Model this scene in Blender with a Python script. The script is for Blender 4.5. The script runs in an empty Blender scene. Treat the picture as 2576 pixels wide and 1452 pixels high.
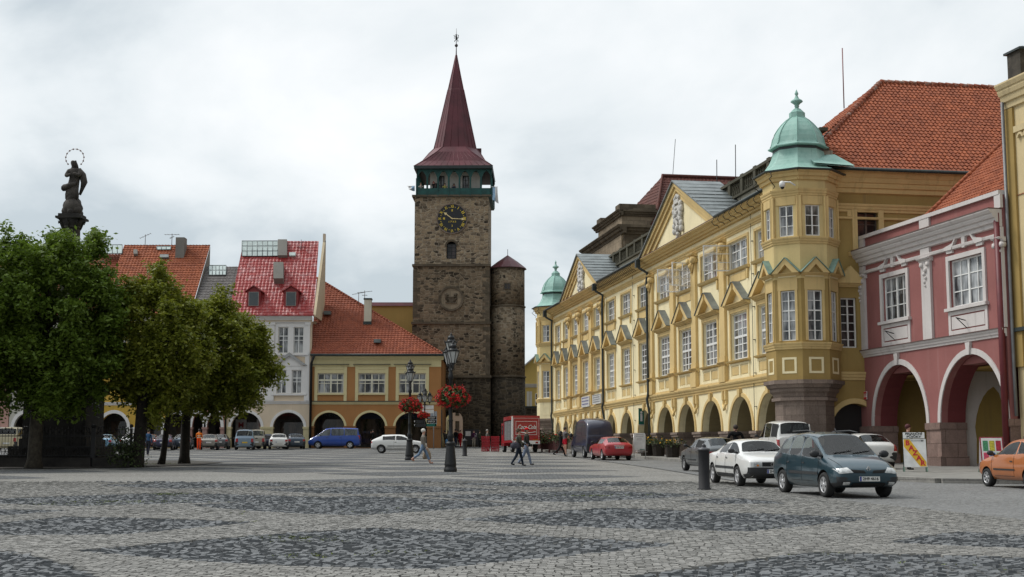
import bpy, bmesh, math, random
import numpy as np
from mathutils import Vector, Matrix
from mathutils.geometry import tessellate_polygon
from mathutils.bvhtree import BVHTree
R = math.radians
PI = math.pi
random.seed(7)
C = bpy.context.scene.collection
sc = bpy.context.scene

# ------------------------------------------------------------------ camera, sky, sun
FPX, CX, CY, YH, EYE = 3500.0, 1288.0, 726.0, 1163.0, 1.6      # survey of the photo at 2576 px wide
PITCH = math.atan((YH - CY) / FPX)
SLOPE = 0.02172                                               # the square climbs gently away from the camera
cam = bpy.data.cameras.new('camera')
cam.lens = 36.0 * FPX / 2576.0
cam.clip_start = 0.1
cam.clip_end = 4000
camo = bpy.data.objects.new('camera', cam)
C.objects.link(camo)
camo.location = (0, 0, EYE)
camo.rotation_euler = (R(90) + PITCH, 0, 0)
sc.camera = camo

SUN_EL, SUN_AZ = R(52), R(-72)      # azimuth measured from +Y towards +X: light from the left
world = bpy.data.worlds.new('World')
sc.world = world
world.use_nodes = True
nt = world.node_tree
nt.nodes.clear()
def WN(t, **k):
 n = nt.nodes.new(t)
 for a, b in k.items():
  setattr(n, a, b)
 return n
w_out = WN('ShaderNodeOutputWorld')
sky = WN('ShaderNodeTexSky', sky_type='NISHITA', sun_disc=False, sun_elevation=SUN_EL, sun_rotation=SUN_AZ)
bg_sky = WN('ShaderNodeBackground')
bg_sky.inputs['Strength'].default_value = 0.1
nt.links.new(sky.outputs[0], bg_sky.inputs[0])
tc = WN('ShaderNodeTexCoord')
sep = WN('ShaderNodeSeparateXYZ')
nt.links.new(tc.outputs['Generated'], sep.inputs[0])
zz = WN('ShaderNodeMath', operation='MAXIMUM'); zz.inputs[1].default_value = 0.0
nt.links.new(sep.outputs['Z'], zz.inputs[0])
za = WN('ShaderNodeMath', operation='ADD'); za.inputs[1].default_value = 0.45
nt.links.new(zz.outputs[0], za.inputs[0])
dx = WN('ShaderNodeMath', operation='DIVIDE'); dy = WN('ShaderNodeMath', operation='DIVIDE')
nt.links.new(sep.outputs['X'], dx.inputs[0]); nt.links.new(za.outputs[0], dx.inputs[1])
nt.links.new(sep.outputs['Y'], dy.inputs[0]); nt.links.new(za.outputs[0], dy.inputs[1])
cmb = WN('ShaderNodeCombineXYZ')
nt.links.new(dx.outputs[0], cmb.inputs[0]); nt.links.new(dy.outputs[0], cmb.inputs[1])
n1 = WN('ShaderNodeTexNoise'); n1.inputs['Scale'].default_value = 2.3; n1.inputs['Detail'].default_value = 7; n1.inputs['Roughness'].default_value = 0.52
n1.inputs['Distortion'].default_value = 0.25
mp = WN('ShaderNodeMapping'); mp.inputs['Location'].default_value = (3.35, 0.72, 0.4)
nt.links.new(cmb.outputs[0], mp.inputs[0]); nt.links.new(mp.outputs[0], n1.inputs['Vector'])
ramp = WN('ShaderNodeValToRGB')
e = ramp.color_ramp.elements
e[0].position = 0.37; e[0].color = (0.52, 0.585, 0.625, 1)
e[1].position = 0.64; e[1].color = (0.94, 0.955, 0.96, 1)
m_ = ramp.color_ramp.elements.new(0.49); m_.color = (0.76, 0.805, 0.825, 1)
nt.links.new(n1.outputs[0], ramp.inputs[0])
# an overcast sky is two to three times brighter overhead than near the horizon
el = WN('ShaderNodeMapRange'); el.interpolation_type = 'SMOOTHSTEP'
el.inputs['From Min'].default_value = 0.36; el.inputs['From Max'].default_value = 0.9
el.inputs['To Min'].default_value = 1.0; el.inputs['To Max'].default_value = 1.7
nt.links.new(sep.outputs['Z'], el.inputs['Value'])
# unseen sky behind the camera and to the right, dimmed to darken camera-facing facades
dk_ = WN('ShaderNodeVectorMath', operation='DOT_PRODUCT'); dk_.inputs[1].default_value = (-0.80, 0.60, 0.0)
nt.links.new(tc.outputs['Generated'], dk_.inputs[0])
dkr = WN('ShaderNodeMapRange'); dkr.interpolation_type = 'SMOOTHSTEP'
dkr.inputs['From Min'].default_value = -0.75; dkr.inputs['From Max'].default_value = 0.25
dkr.inputs['To Min'].default_value = 0.42; dkr.inputs['To Max'].default_value = 1.0
nt.links.new(dk_.outputs['Value'], dkr.inputs['Value'])
elm = WN('ShaderNodeMath', operation='MULTIPLY')
nt.links.new(el.outputs[0], elm.inputs[0]); nt.links.new(dkr.outputs[0], elm.inputs[1])
bg_c = WN('ShaderNodeBackground')
nt.links.new(ramp.outputs[0], bg_c.inputs[0]); nt.links.new(elm.outputs[0], bg_c.inputs[1])
mx = WN('ShaderNodeMixShader'); mx.inputs[0].default_value = 0.93
nt.links.new(bg_sky.outputs[0], mx.inputs[1]); nt.links.new(bg_c.outputs[0], mx.inputs[2])
nt.links.new(mx.outputs[0], w_out.inputs[0])

sun = bpy.data.lights.new('sun', 'SUN')
sun.energy = 1.7
sun.angle = R(14)
sun.color = (1.0, 0.96, 0.9)
suno = bpy.data.objects.new('sun', sun)
C.objects.link(suno)
_d = Vector((math.sin(SUN_AZ) * math.cos(SUN_EL), math.cos(SUN_AZ) * math.cos(SUN_EL), math.sin(SUN_EL)))
suno.rotation_euler = _d.to_track_quat('Z', 'Y').to_euler()

sc.view_settings.view_transform = 'Standard'
sc.view_settings.look = 'None'
sc.view_settings.gamma = 1.0
sc.view_settings.use_curve_mapping = False
sc.view_settings.exposure = 0.18

# ------------------------------------------------------------------ helpers
def gz(y):
 return SLOPE * max(-80.0, min(y, 230.0))

def ray(px, py):
 a, b = (px - CX) / FPX, -(py - CY) / FPX
 c, s = math.cos(PITCH), math.sin(PITCH)
 return Vector((a, c - b * s, b * c + s))

def at(px, py, Y):
 r = ray(px, py)
 return r * (Y / r.y) + Vector((0, 0, EYE))

def gnd(px, py):
 r = ray(px, py)
 return r * (-EYE / (r.z - SLOPE * r.y)) + Vector((0, 0, EYE))

class Frame:
 """vertical facade frame: x along the facade (to the right seen from outside), y into the wall, z up"""
 def __init__(s, ox, oy, ux, uy):
  l = math.hypot(ux, uy)
  s.o = Vector((ox, oy, 0)); s.u = Vector((ux / l, uy / l, 0)); s.i = Vector((-uy / l, ux / l, 0))
  s.rot = math.atan2(uy, ux)
 def px(s, px, py, d=0.0):
  r = ray(px, py)
  k = ((s.o + s.i * d) - Vector((0, 0, EYE))).dot(s.i) / r.dot(s.i)
  p = r * k + Vector((0, 0, EYE))
  return (p - s.o).dot(s.u), p.z
 def X(s, px, d=0.0, py=900):
  return s.px(px, py, d)[0]
 def world(s, x, y, z=0):
  return s.o + s.u * x + s.i * y + Vector((0, 0, z))
 def gz(s, x, y=0):
  return gz(s.world(x, y).y)

def tag(o, label=None, cat=None, group=None, kind=None):
 if label: o['label'] = label
 if cat: o['category'] = cat
 if group: o['group'] = group
 if kind: o['kind'] = kind
 return o

def thing(name, label, cat, loc=(0, 0, 0), rz=0.0, group=None):
 o = bpy.data.objects.new(name, None)
 C.objects.link(o)
 o.location = loc
 o.rotation_euler = (0, 0, rz)
 o.empty_display_size = 0.3
 return tag(o, label, cat, group)

def copy_tree(o, parent=None):
 c = o.copy()
 C.objects.link(c)
 if parent is not None:
  c.parent = parent
 for ch in list(o.children):
  copy_tree(ch, c)
 return c

class MB:
 def __init__(s):
  s.v = []; s.f = []; s.m = []; s.s = []
 def add(s, vs, fs, mi=0, smooth=False, M=None):
  o = len(s.v)
  if M is not None:
   vs = [M @ Vector(p) for p in vs]
  s.v.extend([tuple(p) for p in vs])
  for f in fs:
   s.f.append([i + o for i in f]); s.m.append(mi); s.s.append(smooth)
  return s
 def box(s, x0, x1, y0, y1, z0, z1, mi=0, M=None):
  return s.add([(x0, y0, z0), (x1, y0, z0), (x1, y1, z0), (x0, y1, z0), (x0, y0, z1), (x1, y0, z1), (x1, y1, z1), (x0, y1, z1)],
                     [(0, 3, 2, 1), (4, 5, 6, 7), (0, 1, 5, 4), (1, 2, 6, 5), (2, 3, 7, 6), (3, 0, 4, 7)], mi, False, M)
 def prism(s, poly, y0, y1, mi=0, M=None):
  """polygon in (x,z) extruded from y0 to y1"""
  n = len(poly)
  tri = tessellate_polygon([[Vector((p[0], p[1], 0)) for p in poly]])
  vs = [(p[0], y0, p[1]) for p in poly] + [(p[0], y1, p[1]) for p in poly]
  fs = [tuple(t) for t in tri] + [tuple(i + n for i in reversed(t)) for t in tri]
  fs += [(i, (i + 1) % n, n + (i + 1) % n, n + i) for i in range(n)]
  return s.add(vs, fs, mi, False, M)
 def wall(s, outer, holes, y0, depth, mi=0, mr=None, M=None, edge=True):
  """plane with holes at y0 and reveals of the holes running back by depth"""
  polys = [[Vector((p[0], p[1], 0)) for p in q] for q in [outer] + holes]
  tri = tessellate_polygon(polys)
  flat = [p for q in polys for p in q]
  s.add([(p.x, y0, p.y) for p in flat], [tuple(t) for t in tri], mi, False, M)
  for q in ([outer] if edge else []) + holes:
   n = len(q)
   s.add([(p[0], y0, p[1]) for p in q] + [(p[0], y0 + depth, p[1]) for p in q],
                  [(i, (i + 1) % n, n + (i + 1) % n, n + i) for i in range(n)], mi if mr is None else mr, False, M)
  return s
 def mould(s, x0, x1, prof, mi=0, M=None):
  """profile of (y,z) points extruded along x"""
  n = len(prof)
  tri = tessellate_polygon([[Vector((p[0], p[1], 0)) for p in prof]])
  vs = [(x0, p[0], p[1]) for p in prof] + [(x1, p[0], p[1]) for p in prof]
  fs = [(i, (i + 1) % n, n + (i + 1) % n, n + i) for i in range(n)]
  fs += [tuple(t) for t in tri] + [tuple(i + n for i in reversed(t)) for t in tri]
  return s.add(vs, fs, mi, False, M)
 def lathe(s, prof, n=16, c=(0, 0), mi=0, smooth=True, ang0=0.0, M=None, cap=True):
  vs = []; fs = []
  for r, z in prof:
   for k in range(n):
    a = ang0 + 2 * PI * k / n
    vs.append((c[0] + r * math.cos(a), c[1] + r * math.sin(a), z))
  for j in range(len(prof) - 1):
   for k in range(n):
    fs.append((j * n + k, j * n + (k + 1) % n, (j + 1) * n + (k + 1) % n, (j + 1) * n + k))
  if cap:
   fs.append(tuple(reversed(range(n))))
   fs.append(tuple(range((len(prof) - 1) * n, len(prof) * n)))
  return s.add(vs, fs, mi, smooth, M)
 def tube(s, pts, r, n=6, mi=0, M=None, smooth=True):
  pts = [Vector(p) for p in pts]
  rs = r if isinstance(r, (list, tuple)) else [r] * len(pts)
  vs = []; fs = []
  ref = Vector((0.13, 0.21, 0.97))
  for i, p in enumerate(pts):
   t = (pts[min(i + 1, len(pts) - 1)] - pts[max(i - 1, 0)]).normalized()
   a = t.cross(ref)
   if a.length < 0.15: a = t.cross(Vector((1, 0.2, 0)))
   a.normalize(); b = t.cross(a)
   for k in range(n):
    w = 2 * PI * k / n
    vs.append(p + (a * math.cos(w) + b * math.sin(w)) * rs[i])
  for i in range(len(pts) - 1):
   for k in range(n):
    fs.append((i * n + k, i * n + (k + 1) % n, (i + 1) * n + (k + 1) % n, (i + 1) * n + k))
  fs.append(tuple(reversed(range(n)))); fs.append(tuple(range((len(pts) - 1) * n, len(pts) * n)))
  return s.add(vs, fs, mi, smooth, M)
 def ball(s, c, r, n=10, m=6, mi=0, sc=(1, 1, 1), M=None):
  vs = [(c[0], c[1], c[2] - r * sc[2])]; fs = []
  for j in range(1, m):
   a = -PI / 2 + PI * j / m
   for k in range(n):
    w = 2 * PI * k / n
    vs.append((c[0] + r * sc[0] * math.cos(a) * math.cos(w), c[1] + r * sc[1] * math.cos(a) * math.sin(w), c[2] + r * sc[2] * math.sin(a)))
  vs.append((c[0], c[1], c[2] + r * sc[2]))
  for k in range(n):
   fs.append((0, 1 + (k + 1) % n, 1 + k))
   for j in range(m - 2):
    fs.append((1 + j * n + k, 1 + j * n + (k + 1) % n, 1 + (j + 1) * n + (k + 1) % n, 1 + (j + 1) * n + k))
   fs.append((1 + (m - 2) * n + k, 1 + (m - 2) * n + (k + 1) % n, len(vs) - 1))
  return s.add(vs, fs, mi, True, M)
 def ring(s, xc, zc, r0, r1, y0, y1, n=20, a0=0.0, a1=PI, mi=0, M=None):
  """arch band in (x,z) between radii, from y0 (front) to y1"""
  vs = []; fs = []
  for i in range(n + 1):
   a = a0 + (a1 - a0) * i / n
   for r, y in ((r0, y0), (r1, y0), (r1, y1), (r0, y1)):
    vs.append((xc + r * math.cos(a), y, zc + r * math.sin(a)))
  for i in range(n):
   for k in range(4):
    fs.append((i * 4 + k, i * 4 + (k + 1) % 4, (i + 1) * 4 + (k + 1) % 4, (i + 1) * 4 + k))
  fs.append((0, 1, 2, 3)); fs.append((n * 4 + 3, n * 4 + 2, n * 4 + 1, n * 4))
  return s.add(vs, fs, mi, False, M)
 def mesh(s, name, mats):
  me = bpy.data.meshes.new(name)
  me.from_pydata(s.v, [], s.f)
  for m in (mats if isinstance(mats, (list, tuple)) else [mats]):
   me.materials.append(m)
  if s.f:
   me.polygons.foreach_set('material_index', s.m)
   me.polygons.foreach_set('use_smooth', s.s)
  me.update()
  return me
 def build(s, name, mats, parent=None, loc=None, rz=None):
  o = bpy.data.objects.new(name, s.mesh(name, mats))
  C.objects.link(o)
  if parent is not None: o.parent = parent
  if loc is not None: o.location = loc
  if rz is not None: o.rotation_euler = (0, 0, rz)
  return o

def np_mesh(name, V, F, mats, mi=None, smooth=False):
 """fast mesh from numpy arrays, faces all with the same vertex count"""
 me = bpy.data.meshes.new(name)
 V = np.asarray(V, dtype=np.float32); F = np.asarray(F, dtype=np.int32)
 k = F.shape[1]
 me.vertices.add(len(V)); me.vertices.foreach_set('co', V.ravel())
 me.loops.add(F.size); me.loops.foreach_set('vertex_index', F.ravel())
 me.polygons.add(len(F))
 me.polygons.foreach_set('loop_start', np.arange(0, F.size, k, dtype=np.int32))
 me.polygons.foreach_set('loop_total', np.full(len(F), k, dtype=np.int32))
 for m in (mats if isinstance(mats, (list, tuple)) else [mats]):
  me.materials.append(m)
 if mi is not None: me.polygons.foreach_set('material_index', np.asarray(mi, dtype=np.int32))
 me.polygons.foreach_set('use_smooth', np.full(len(F), smooth, dtype=bool))
 me.update(calc_edges=True)
 return me

def link(name, me, parent=None, loc=None, rz=None):
 o = bpy.data.objects.new(name, me)
 C.objects.link(o)
 if parent is not None: o.parent = parent
 if loc is not None: o.location = loc
 if rz is not None: o.rotation_euler = (0, 0, rz)
 return o

def rect(x0, x1, z0, z1):
 return [(x0, z0), (x1, z0), (x1, z1), (x0, z1)]

def archp(xc, w, zs, zb, n=14, rise=None):
 """opening with a round head: springing at zs, foot at zb"""
 r = w / 2; h = r if rise is None else rise
 p = [(xc - r, zb), (xc + r, zb)]
 for i in range(n + 1):
  a = PI * i / n
  p.append((xc + r * math.cos(a), zs + h * math.sin(a)))
 return p

def lettering(name, txt, size, m, parent, M, extrude=0.004, shear=0.0, align='CENTER', width=None, bold=0.0):
 cu = bpy.data.curves.new(name, 'FONT')
 cu.body = txt; cu.size = size; cu.extrude = extrude; cu.shear = shear; cu.offset = bold
 cu.align_x = align; cu.align_y = 'CENTER'
 cu.resolution_u = 3
 t = bpy.data.objects.new(name, cu)
 C.objects.link(t)
 bpy.context.view_layer.update()
 me = bpy.data.meshes.new_from_object(t.evaluated_get(bpy.context.evaluated_depsgraph_get()))
 bpy.data.objects.remove(t); bpy.data.curves.remove(cu)
 me.name = name
 if width and len(me.vertices):
  xs = [v.co.x for v in me.vertices]
  k = width / max(1e-4, max(xs) - min(xs))
  me.transform(Matrix.Scale(k, 4, (1, 0, 0)))
 me.transform(M)
 me.materials.clear(); me.materials.append(m)
 return link(name, me, parent)

def text_matrix(x, y, z, s=1.0):
 """text standing in the facade plane: x to the right, z up, facing -y"""
 return Matrix.Translation((x, y, z)) @ Matrix.Rotation(R(90), 4, 'X') @ Matrix.Scale(s, 4)

# ------------------------------------------------------------------ materials
def material(name):
 m = bpy.data.materials.new(name)
 m.use_nodes = True
 t = m.node_tree
 b = t.nodes['Principled BSDF']
 return m, t, b

def mixc(t, fac, a, b, mode='MIX'):
 n = t.nodes.new('ShaderNodeMix'); n.data_type = 'RGBA'; n.blend_type = mode
 for sock, val in ((n.inputs[0], fac), (n.inputs[6], a), (n.inputs[7], b)):
  if hasattr(val, 'is_linked') or isinstance(val, bpy.types.NodeSocket): t.links.new(val, sock)
  elif isinstance(val, (int, float)): sock.default_value = val
  else: sock.default_value = (*val[:3], 1)
 return n.outputs[2]

def noise(t, scale, detail=4, rough=0.55, vec=None, stretch=None, dist=0.0):
 n = t.nodes.new('ShaderNodeTexNoise')
 n.inputs['Scale'].default_value = scale; n.inputs['Detail'].default_value = detail
 n.inputs['Roughness'].default_value = rough; n.inputs['Distortion'].default_value = dist
 if vec is None:
  c = t.nodes.new('ShaderNodeTexCoord'); vec = c.outputs['Object']
 if stretch:
  mp = t.nodes.new('ShaderNodeMapping'); mp.inputs['Scale'].default_value = stretch
  t.links.new(vec, mp.inputs[0]); vec = mp.outputs[0]
 t.links.new(vec, n.inputs['Vector'])
 return n.outputs[0]

def maprange(t, v, a, b, c=0.0, d=1.0):
 n = t.nodes.new('ShaderNodeMapRange')
 n.inputs['From Min'].default_value = a; n.inputs['From Max'].default_value = b
 n.inputs['To Min'].default_value = c; n.inputs['To Max'].default_value = d
 t.links.new(v, n.inputs['Value'])
 return n.outputs[0]

def bump(t, b, h, strength=0.3, dist=0.02):
 n = t.nodes.new('ShaderNodeBump')
 n.inputs['Strength'].default_value = strength; n.inputs['Distance'].default_value = dist
 t.links.new(h, n.inputs['Height']); t.links.new(n.outputs[0], b.inputs['Normal'])

def sh(c, k):
 return tuple(min(1.0, x * k) for x in c)

def plain(name, col, rough=0.6, metal=0.0, var=0.12, scale=3.0, spec=0.5, coat=0.0):
 m, t, b = material(name)
 f = maprange(t, noise(t, scale), 0.35, 0.65)
 t.links.new(mixc(t, f, sh(col, 1 - var), sh(col, 1 + var)), b.inputs['Base Color'])
 b.inputs['Roughness'].default_value = rough; b.inputs['Metallic'].default_value = metal
 b.inputs['Specular IOR Level'].default_value = spec; b.inputs['Coat Weight'].default_value = coat
 b.inputs['Coat Roughness'].default_value = 0.05
 return m

def plaster(name, col, dirt=(0.16, 0.12, 0.08), amount=0.35, var=0.1, streak=True, scale=0.5):
 """lime plaster: mottled, with rain streaks and blotches of wear"""
 m, t, b = material(name)
 f = maprange(t, noise(t, scale, 6, 0.6), 0.3, 0.7)
 c = mixc(t, f, sh(col, 1 - var), sh(col, 1 + var * 0.7))
 g = maprange(t, noise(t, 9.0, 3), 0.35, 0.65, 0.0, 0.10)
 c = mixc(t, g, c, sh(col, 0.6))
 if streak:
  st = noise(t, 1.0, 5, 0.6, stretch=(2.6, 2.6, 0.16))
  s2 = maprange(t, st, 0.56, 0.78, 0.0, amount)
  c = mixc(t, s2, c, dirt)
 t.links.new(c, b.inputs['Base Color'])
 b.inputs['Roughness'].default_value = 0.9; b.inputs['Specular IOR Level'].default_value = 0.2
 bump(t, b, noise(t, 30, 3), 0.15, 0.01)
 return m

def rubble(name, cols, scale=(2.0, 2.0, 4.2), mortar=(0.25, 0.19, 0.12), dark=0.0):
 """coursed rubble masonry with a different tone for every stone"""
 m, t, b = material(name)
 tcn = t.nodes.new('ShaderNodeTexCoord')
 wob = t.nodes.new('ShaderNodeTexNoise'); wob.inputs['Scale'].default_value = 0.7; wob.inputs['Detail'].default_value = 2
 t.links.new(tcn.outputs['Object'], wob.inputs['Vector'])
 ad = t.nodes.new('ShaderNodeMixRGB'); ad.blend_type = 'ADD'; ad.inputs[0].default_value = 0.18
 t.links.new(tcn.outputs['Object'], ad.inputs[1]); t.links.new(wob.outputs[1], ad.inputs[2])
 mp = t.nodes.new('ShaderNodeMapping'); mp.inputs['Scale'].default_value = scale
 t.links.new(ad.outputs[0], mp.inputs[0])
 vo = t.nodes.new('ShaderNodeTexVoronoi'); vo.feature = 'F1'; vf = t.nodes.new('ShaderNodeTexVoronoi'); vf.feature = 'F2'
 for v_ in (vo, vf):
  v_.distance = 'CHEBYCHEV'; v_.inputs['Scale'].default_value = 1.0; v_.inputs['Randomness'].default_value = 0.8
  t.links.new(mp.outputs[0], v_.inputs['Vector'])
 ve = t.nodes.new('ShaderNodeMath'); ve.operation = 'SUBTRACT'
 t.links.new(vf.outputs['Distance'], ve.inputs[0]); t.links.new(vo.outputs['Distance'], ve.inputs[1])
 sepc = t.nodes.new('ShaderNodeSeparateColor'); t.links.new(vo.outputs['Color'], sepc.inputs[0])
 rp = t.nodes.new('ShaderNodeValToRGB'); rp.color_ramp.interpolation = 'LINEAR'
 el = rp.color_ramp.elements
 el[0].position = 0.0; el[0].color = (*cols[0], 1)
 el[1].position = 1.0; el[1].color = (*cols[-1], 1)
 for i, c in enumerate(cols[1:-1]):
  k = el.new((i + 1) / (len(cols) - 1)); k.color = (*c, 1)
 big = maprange(t, noise(t, 0.35, 4), 0.3, 0.7, -0.22, 0.22)
 sm = t.nodes.new('ShaderNodeMath'); sm.operation = 'ADD'
 t.links.new(sepc.outputs[0], sm.inputs[0]); t.links.new(big, sm.inputs[1])
 t.links.new(sm.outputs[0], rp.inputs[0])
 c = mixc(t, maprange(t, noise(t, 6, 4), 0.3, 0.7, 0.0, 0.35), rp.outputs[0], sh(cols[1], 0.7))
 mo = maprange(t, ve.outputs[0], 0.03, 0.13, 1.0, 0.0)
 c = mixc(t, mo, c, mortar)
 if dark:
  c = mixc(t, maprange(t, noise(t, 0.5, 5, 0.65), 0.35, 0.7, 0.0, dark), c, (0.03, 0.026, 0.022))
 t.links.new(c, b.inputs['Base Color'])
 b.inputs['Roughness'].default_value = 0.95; b.inputs['Specular IOR Level'].default_value = 0.15
 bump(t, b, maprange(t, ve.outputs[0], 0.0, 0.25), 0.7, 0.06)
 return m

def ashlar(name, col, scale=1.0, var=0.3, joint=0.5):
 """large squared blocks"""
 m, t, b = material(name)
 tcn = t.nodes.new('ShaderNodeTexCoord')
 sp = t.nodes.new('ShaderNodeSeparateXYZ'); t.links.new(tcn.outputs['Object'], sp.inputs[0])
 ad = t.nodes.new('ShaderNodeMath'); ad.operation = 'ADD'
 t.links.new(sp.outputs[0], ad.inputs[0]); t.links.new(sp.outputs[1], ad.inputs[1])
 cb = t.nodes.new('ShaderNodeCombineXYZ'); t.links.new(ad.outputs[0], cb.inputs[0]); t.links.new(sp.outputs[2], cb.inputs[1])
 br = t.nodes.new('ShaderNodeTexBrick')
 br.inputs['Scale'].default_value = scale
 br.inputs['Color1'].default_value = (*sh(col, 1 - var), 1); br.inputs['Color2'].default_value = (*sh(col, 1 + var), 1)
 br.inputs['Mortar'].default_value = (*sh(col, joint), 1); br.inputs['Mortar Size'].default_value = 0.012
 br.inputs['Brick Width'].default_value = 0.8; br.inputs['Row Height'].default_value = 0.42
 t.links.new(cb.outputs[0], br.inputs['Vector'])
 c = mixc(t, maprange(t, noise(t, 1.6, 6, 0.65), 0.38, 0.7, 0.0, 0.7), br.outputs[0], sh(col, 0.45))
 c = mixc(t, maprange(t, noise(t, 14, 3), 0.4, 0.7, 0.0, 0.3), c, sh(col, 1.5))
 t.links.new(c, b.inputs['Base Color'])
 b.inputs['Roughness'].default_value = 0.9; b.inputs['Specular IOR Level'].default_value = 0.2
 bump(t, b, br.outputs[1], -0.4, 0.02)
 return m

def tiles(name, c1, c2, dirt=(0.12, 0.06, 0.04), amt=0.4, gloss=0.75, patch=None, patchamt=0.0, scale=6):
 """fired clay: every tile its own tone (the tiles themselves are geometry)"""
 m, t, b = material(name)
 tcn = t.nodes.new('ShaderNodeTexCoord')
 vo = t.nodes.new('ShaderNodeTexVoronoi'); vo.inputs['Scale'].default_value = scale
 t.links.new(tcn.outputs['Object'], vo.inputs['Vector'])
 sepc = t.nodes.new('ShaderNodeSeparateColor'); t.links.new(vo.outputs['Color'], sepc.inputs[0])
 c = mixc(t, sepc.outputs[0], c1, c2)
 c = mixc(t, maprange(t, noise(t, 0.6, 6, 0.65), 0.45, 0.75, 0.0, amt), c, dirt)
 if patch:
  c = mixc(t, maprange(t, noise(t, 1.3, 6, 0.75), 0.5, 0.62, 0.0, patchamt), c, patch)
 t.links.new(c, b.inputs['Base Color'])
 b.inputs['Roughness'].default_value = gloss
 b.inputs['Specular IOR Level'].default_value = 0.3
 return m

def glass(name, dark=(0.02, 0.023, 0.025), pale=(0.30, 0.31, 0.32), amt=0.5, rough=0.06, scale=0.8, spec=0.45):
 """window glass over a dim room with net curtains here and there"""
 m, t, b = material(name)
 f = maprange(t, noise(t, scale, 3, 0.6, stretch=(1.7, 1.7, 0.5)), 0.42, 0.62, 0.0, amt)
 t.links.new(mixc(t, f, dark, pale), b.inputs['Base Color'])
 b.inputs['Roughness'].default_value = rough
 b.inputs['Specular IOR Level'].default_value = spec
 b.inputs['Coat Weight'].default_value = 0.25; b.inputs['Coat Roughness'].default_value = 0.03
 bump(t, b, noise(t, 1.3, 2), 0.05, 0.05)
 return m

def copper(name):
 m, t, b = material(name)
 f = maprange(t, noise(t, 1.4, 6, 0.7), 0.35, 0.68)
 c = mixc(t, f, (0.21, 0.39, 0.335), (0.33, 0.51, 0.45))
 c = mixc(t, maprange(t, noise(t, 2.5, 5, 0.7, stretch=(3, 3, 0.4)), 0.6, 0.78, 0.0, 0.6), c, (0.06, 0.11, 0.09))
 t.links.new(c, b.inputs['Base Color'])
 b.inputs['Roughness'].default_value = 0.7
 return m

M = {}
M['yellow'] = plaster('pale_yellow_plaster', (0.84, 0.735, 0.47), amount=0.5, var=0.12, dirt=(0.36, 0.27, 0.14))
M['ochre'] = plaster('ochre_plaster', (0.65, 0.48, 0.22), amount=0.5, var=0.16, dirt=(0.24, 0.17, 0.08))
M['ochre_side'] = plaster('weathered_shaded_ochre', (0.36, 0.25, 0.09), amount=0.5, var=0.16)  # palace side shade put into this darker ochre, under the weathering streaks
M['white_paint'] = plain('white_window_paint', (0.74, 0.74, 0.72), 0.5, var=0.08, scale=5)
M['glass'] = glass('window_glass', (0.03, 0.033, 0.037), (0.40, 0.41, 0.415), 0.95, scale=1.1)
M['glass_dark'] = glass('dark_window_glass', (0.02, 0.018, 0.018), (0.10, 0.075, 0.07), 0.6)
M['sandstone'] = ashlar('red_sandstone', (0.225, 0.175, 0.145), 1.0, var=.18)
M['sandstone_dark'] = ashlar('blackened_sandstone', (0.13, 0.105, 0.075), 1.0, var=0.35)
M['copper'] = copper('green_copper')
M['lead'] = plain('grey_sheet_metal', (0.16, 0.18, 0.18), 0.45, 0.3, var=0.25, scale=1.2)
M['lead_dark'] = plain('dark_sheet_metal', (0.035, 0.045, 0.045), 0.5, 0.3, var=0.2)
M['iron'] = plain('black_iron', (0.012, 0.012, 0.013), 0.5, 0.2, var=0.3)
M['tile'] = tiles('red_clay_tile', (0.22, 0.058, 0.024), (0.35, 0.102, 0.042), dirt=(0.13, 0.038, 0.022), amt=0.5, scale=4)
M['ridge'] = tiles('mortared_ridge_tile', (0.22, 0.055, 0.026), (0.30, 0.085, 0.04), patch=(0.42, 0.34, 0.28), patchamt=0.75, scale=4)
M['tile_orange'] = tiles('orange_clay_tile', (0.21, 0.055, 0.028), (0.30, 0.085, 0.042), dirt=(0.15, 0.045, 0.028), scale=3)
M['stone_white'] = plaster('pale_stone', (0.58, 0.56, 0.52), amount=0.5, dirt=(0.13, 0.12, 0.1))
M['attic'] = plaster('stained_attic_plaster', (0.42, 0.39, 0.31), amount=0.9, dirt=(0.07, 0.065, 0.05))
M['balustrade'] = plaster('mossy_stone', (0.085, 0.08, 0.058), amount=0.6, dirt=(0.03, 0.03, 0.02), var=0.35)
M['interior'] = plaster('shaded_arcade_plaster', (0.24, 0.19, 0.10), amount=0.3)  # shade of the arcade and its soffits put into this darker plaster
M['dark'] = plain('dark_shop_interior', (0.012, 0.011, 0.011), 0.5)
M['paving'] = plain('sidewalk_slabs', (0.20, 0.195, 0.18), 0.9, var=0.25, scale=1.5)

def clear_glass(name):
 m, t, b = material(name)
 tr = t.nodes.new('ShaderNodeBsdfTransparent'); gl = t.nodes.new('ShaderNodeBsdfGlossy'); gl.inputs['Roughness'].default_value = 0.03
 mx_ = t.nodes.new('ShaderNodeMixShader'); mx_.inputs[0].default_value = 0.14
 t.links.new(tr.outputs[0], mx_.inputs[1]); t.links.new(gl.outputs[0], mx_.inputs[2])
 t.links.new(mx_.outputs[0], t.nodes['Material Output'].inputs[0])
 return m
M['clear'] = clear_glass('clear_glass')
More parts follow.
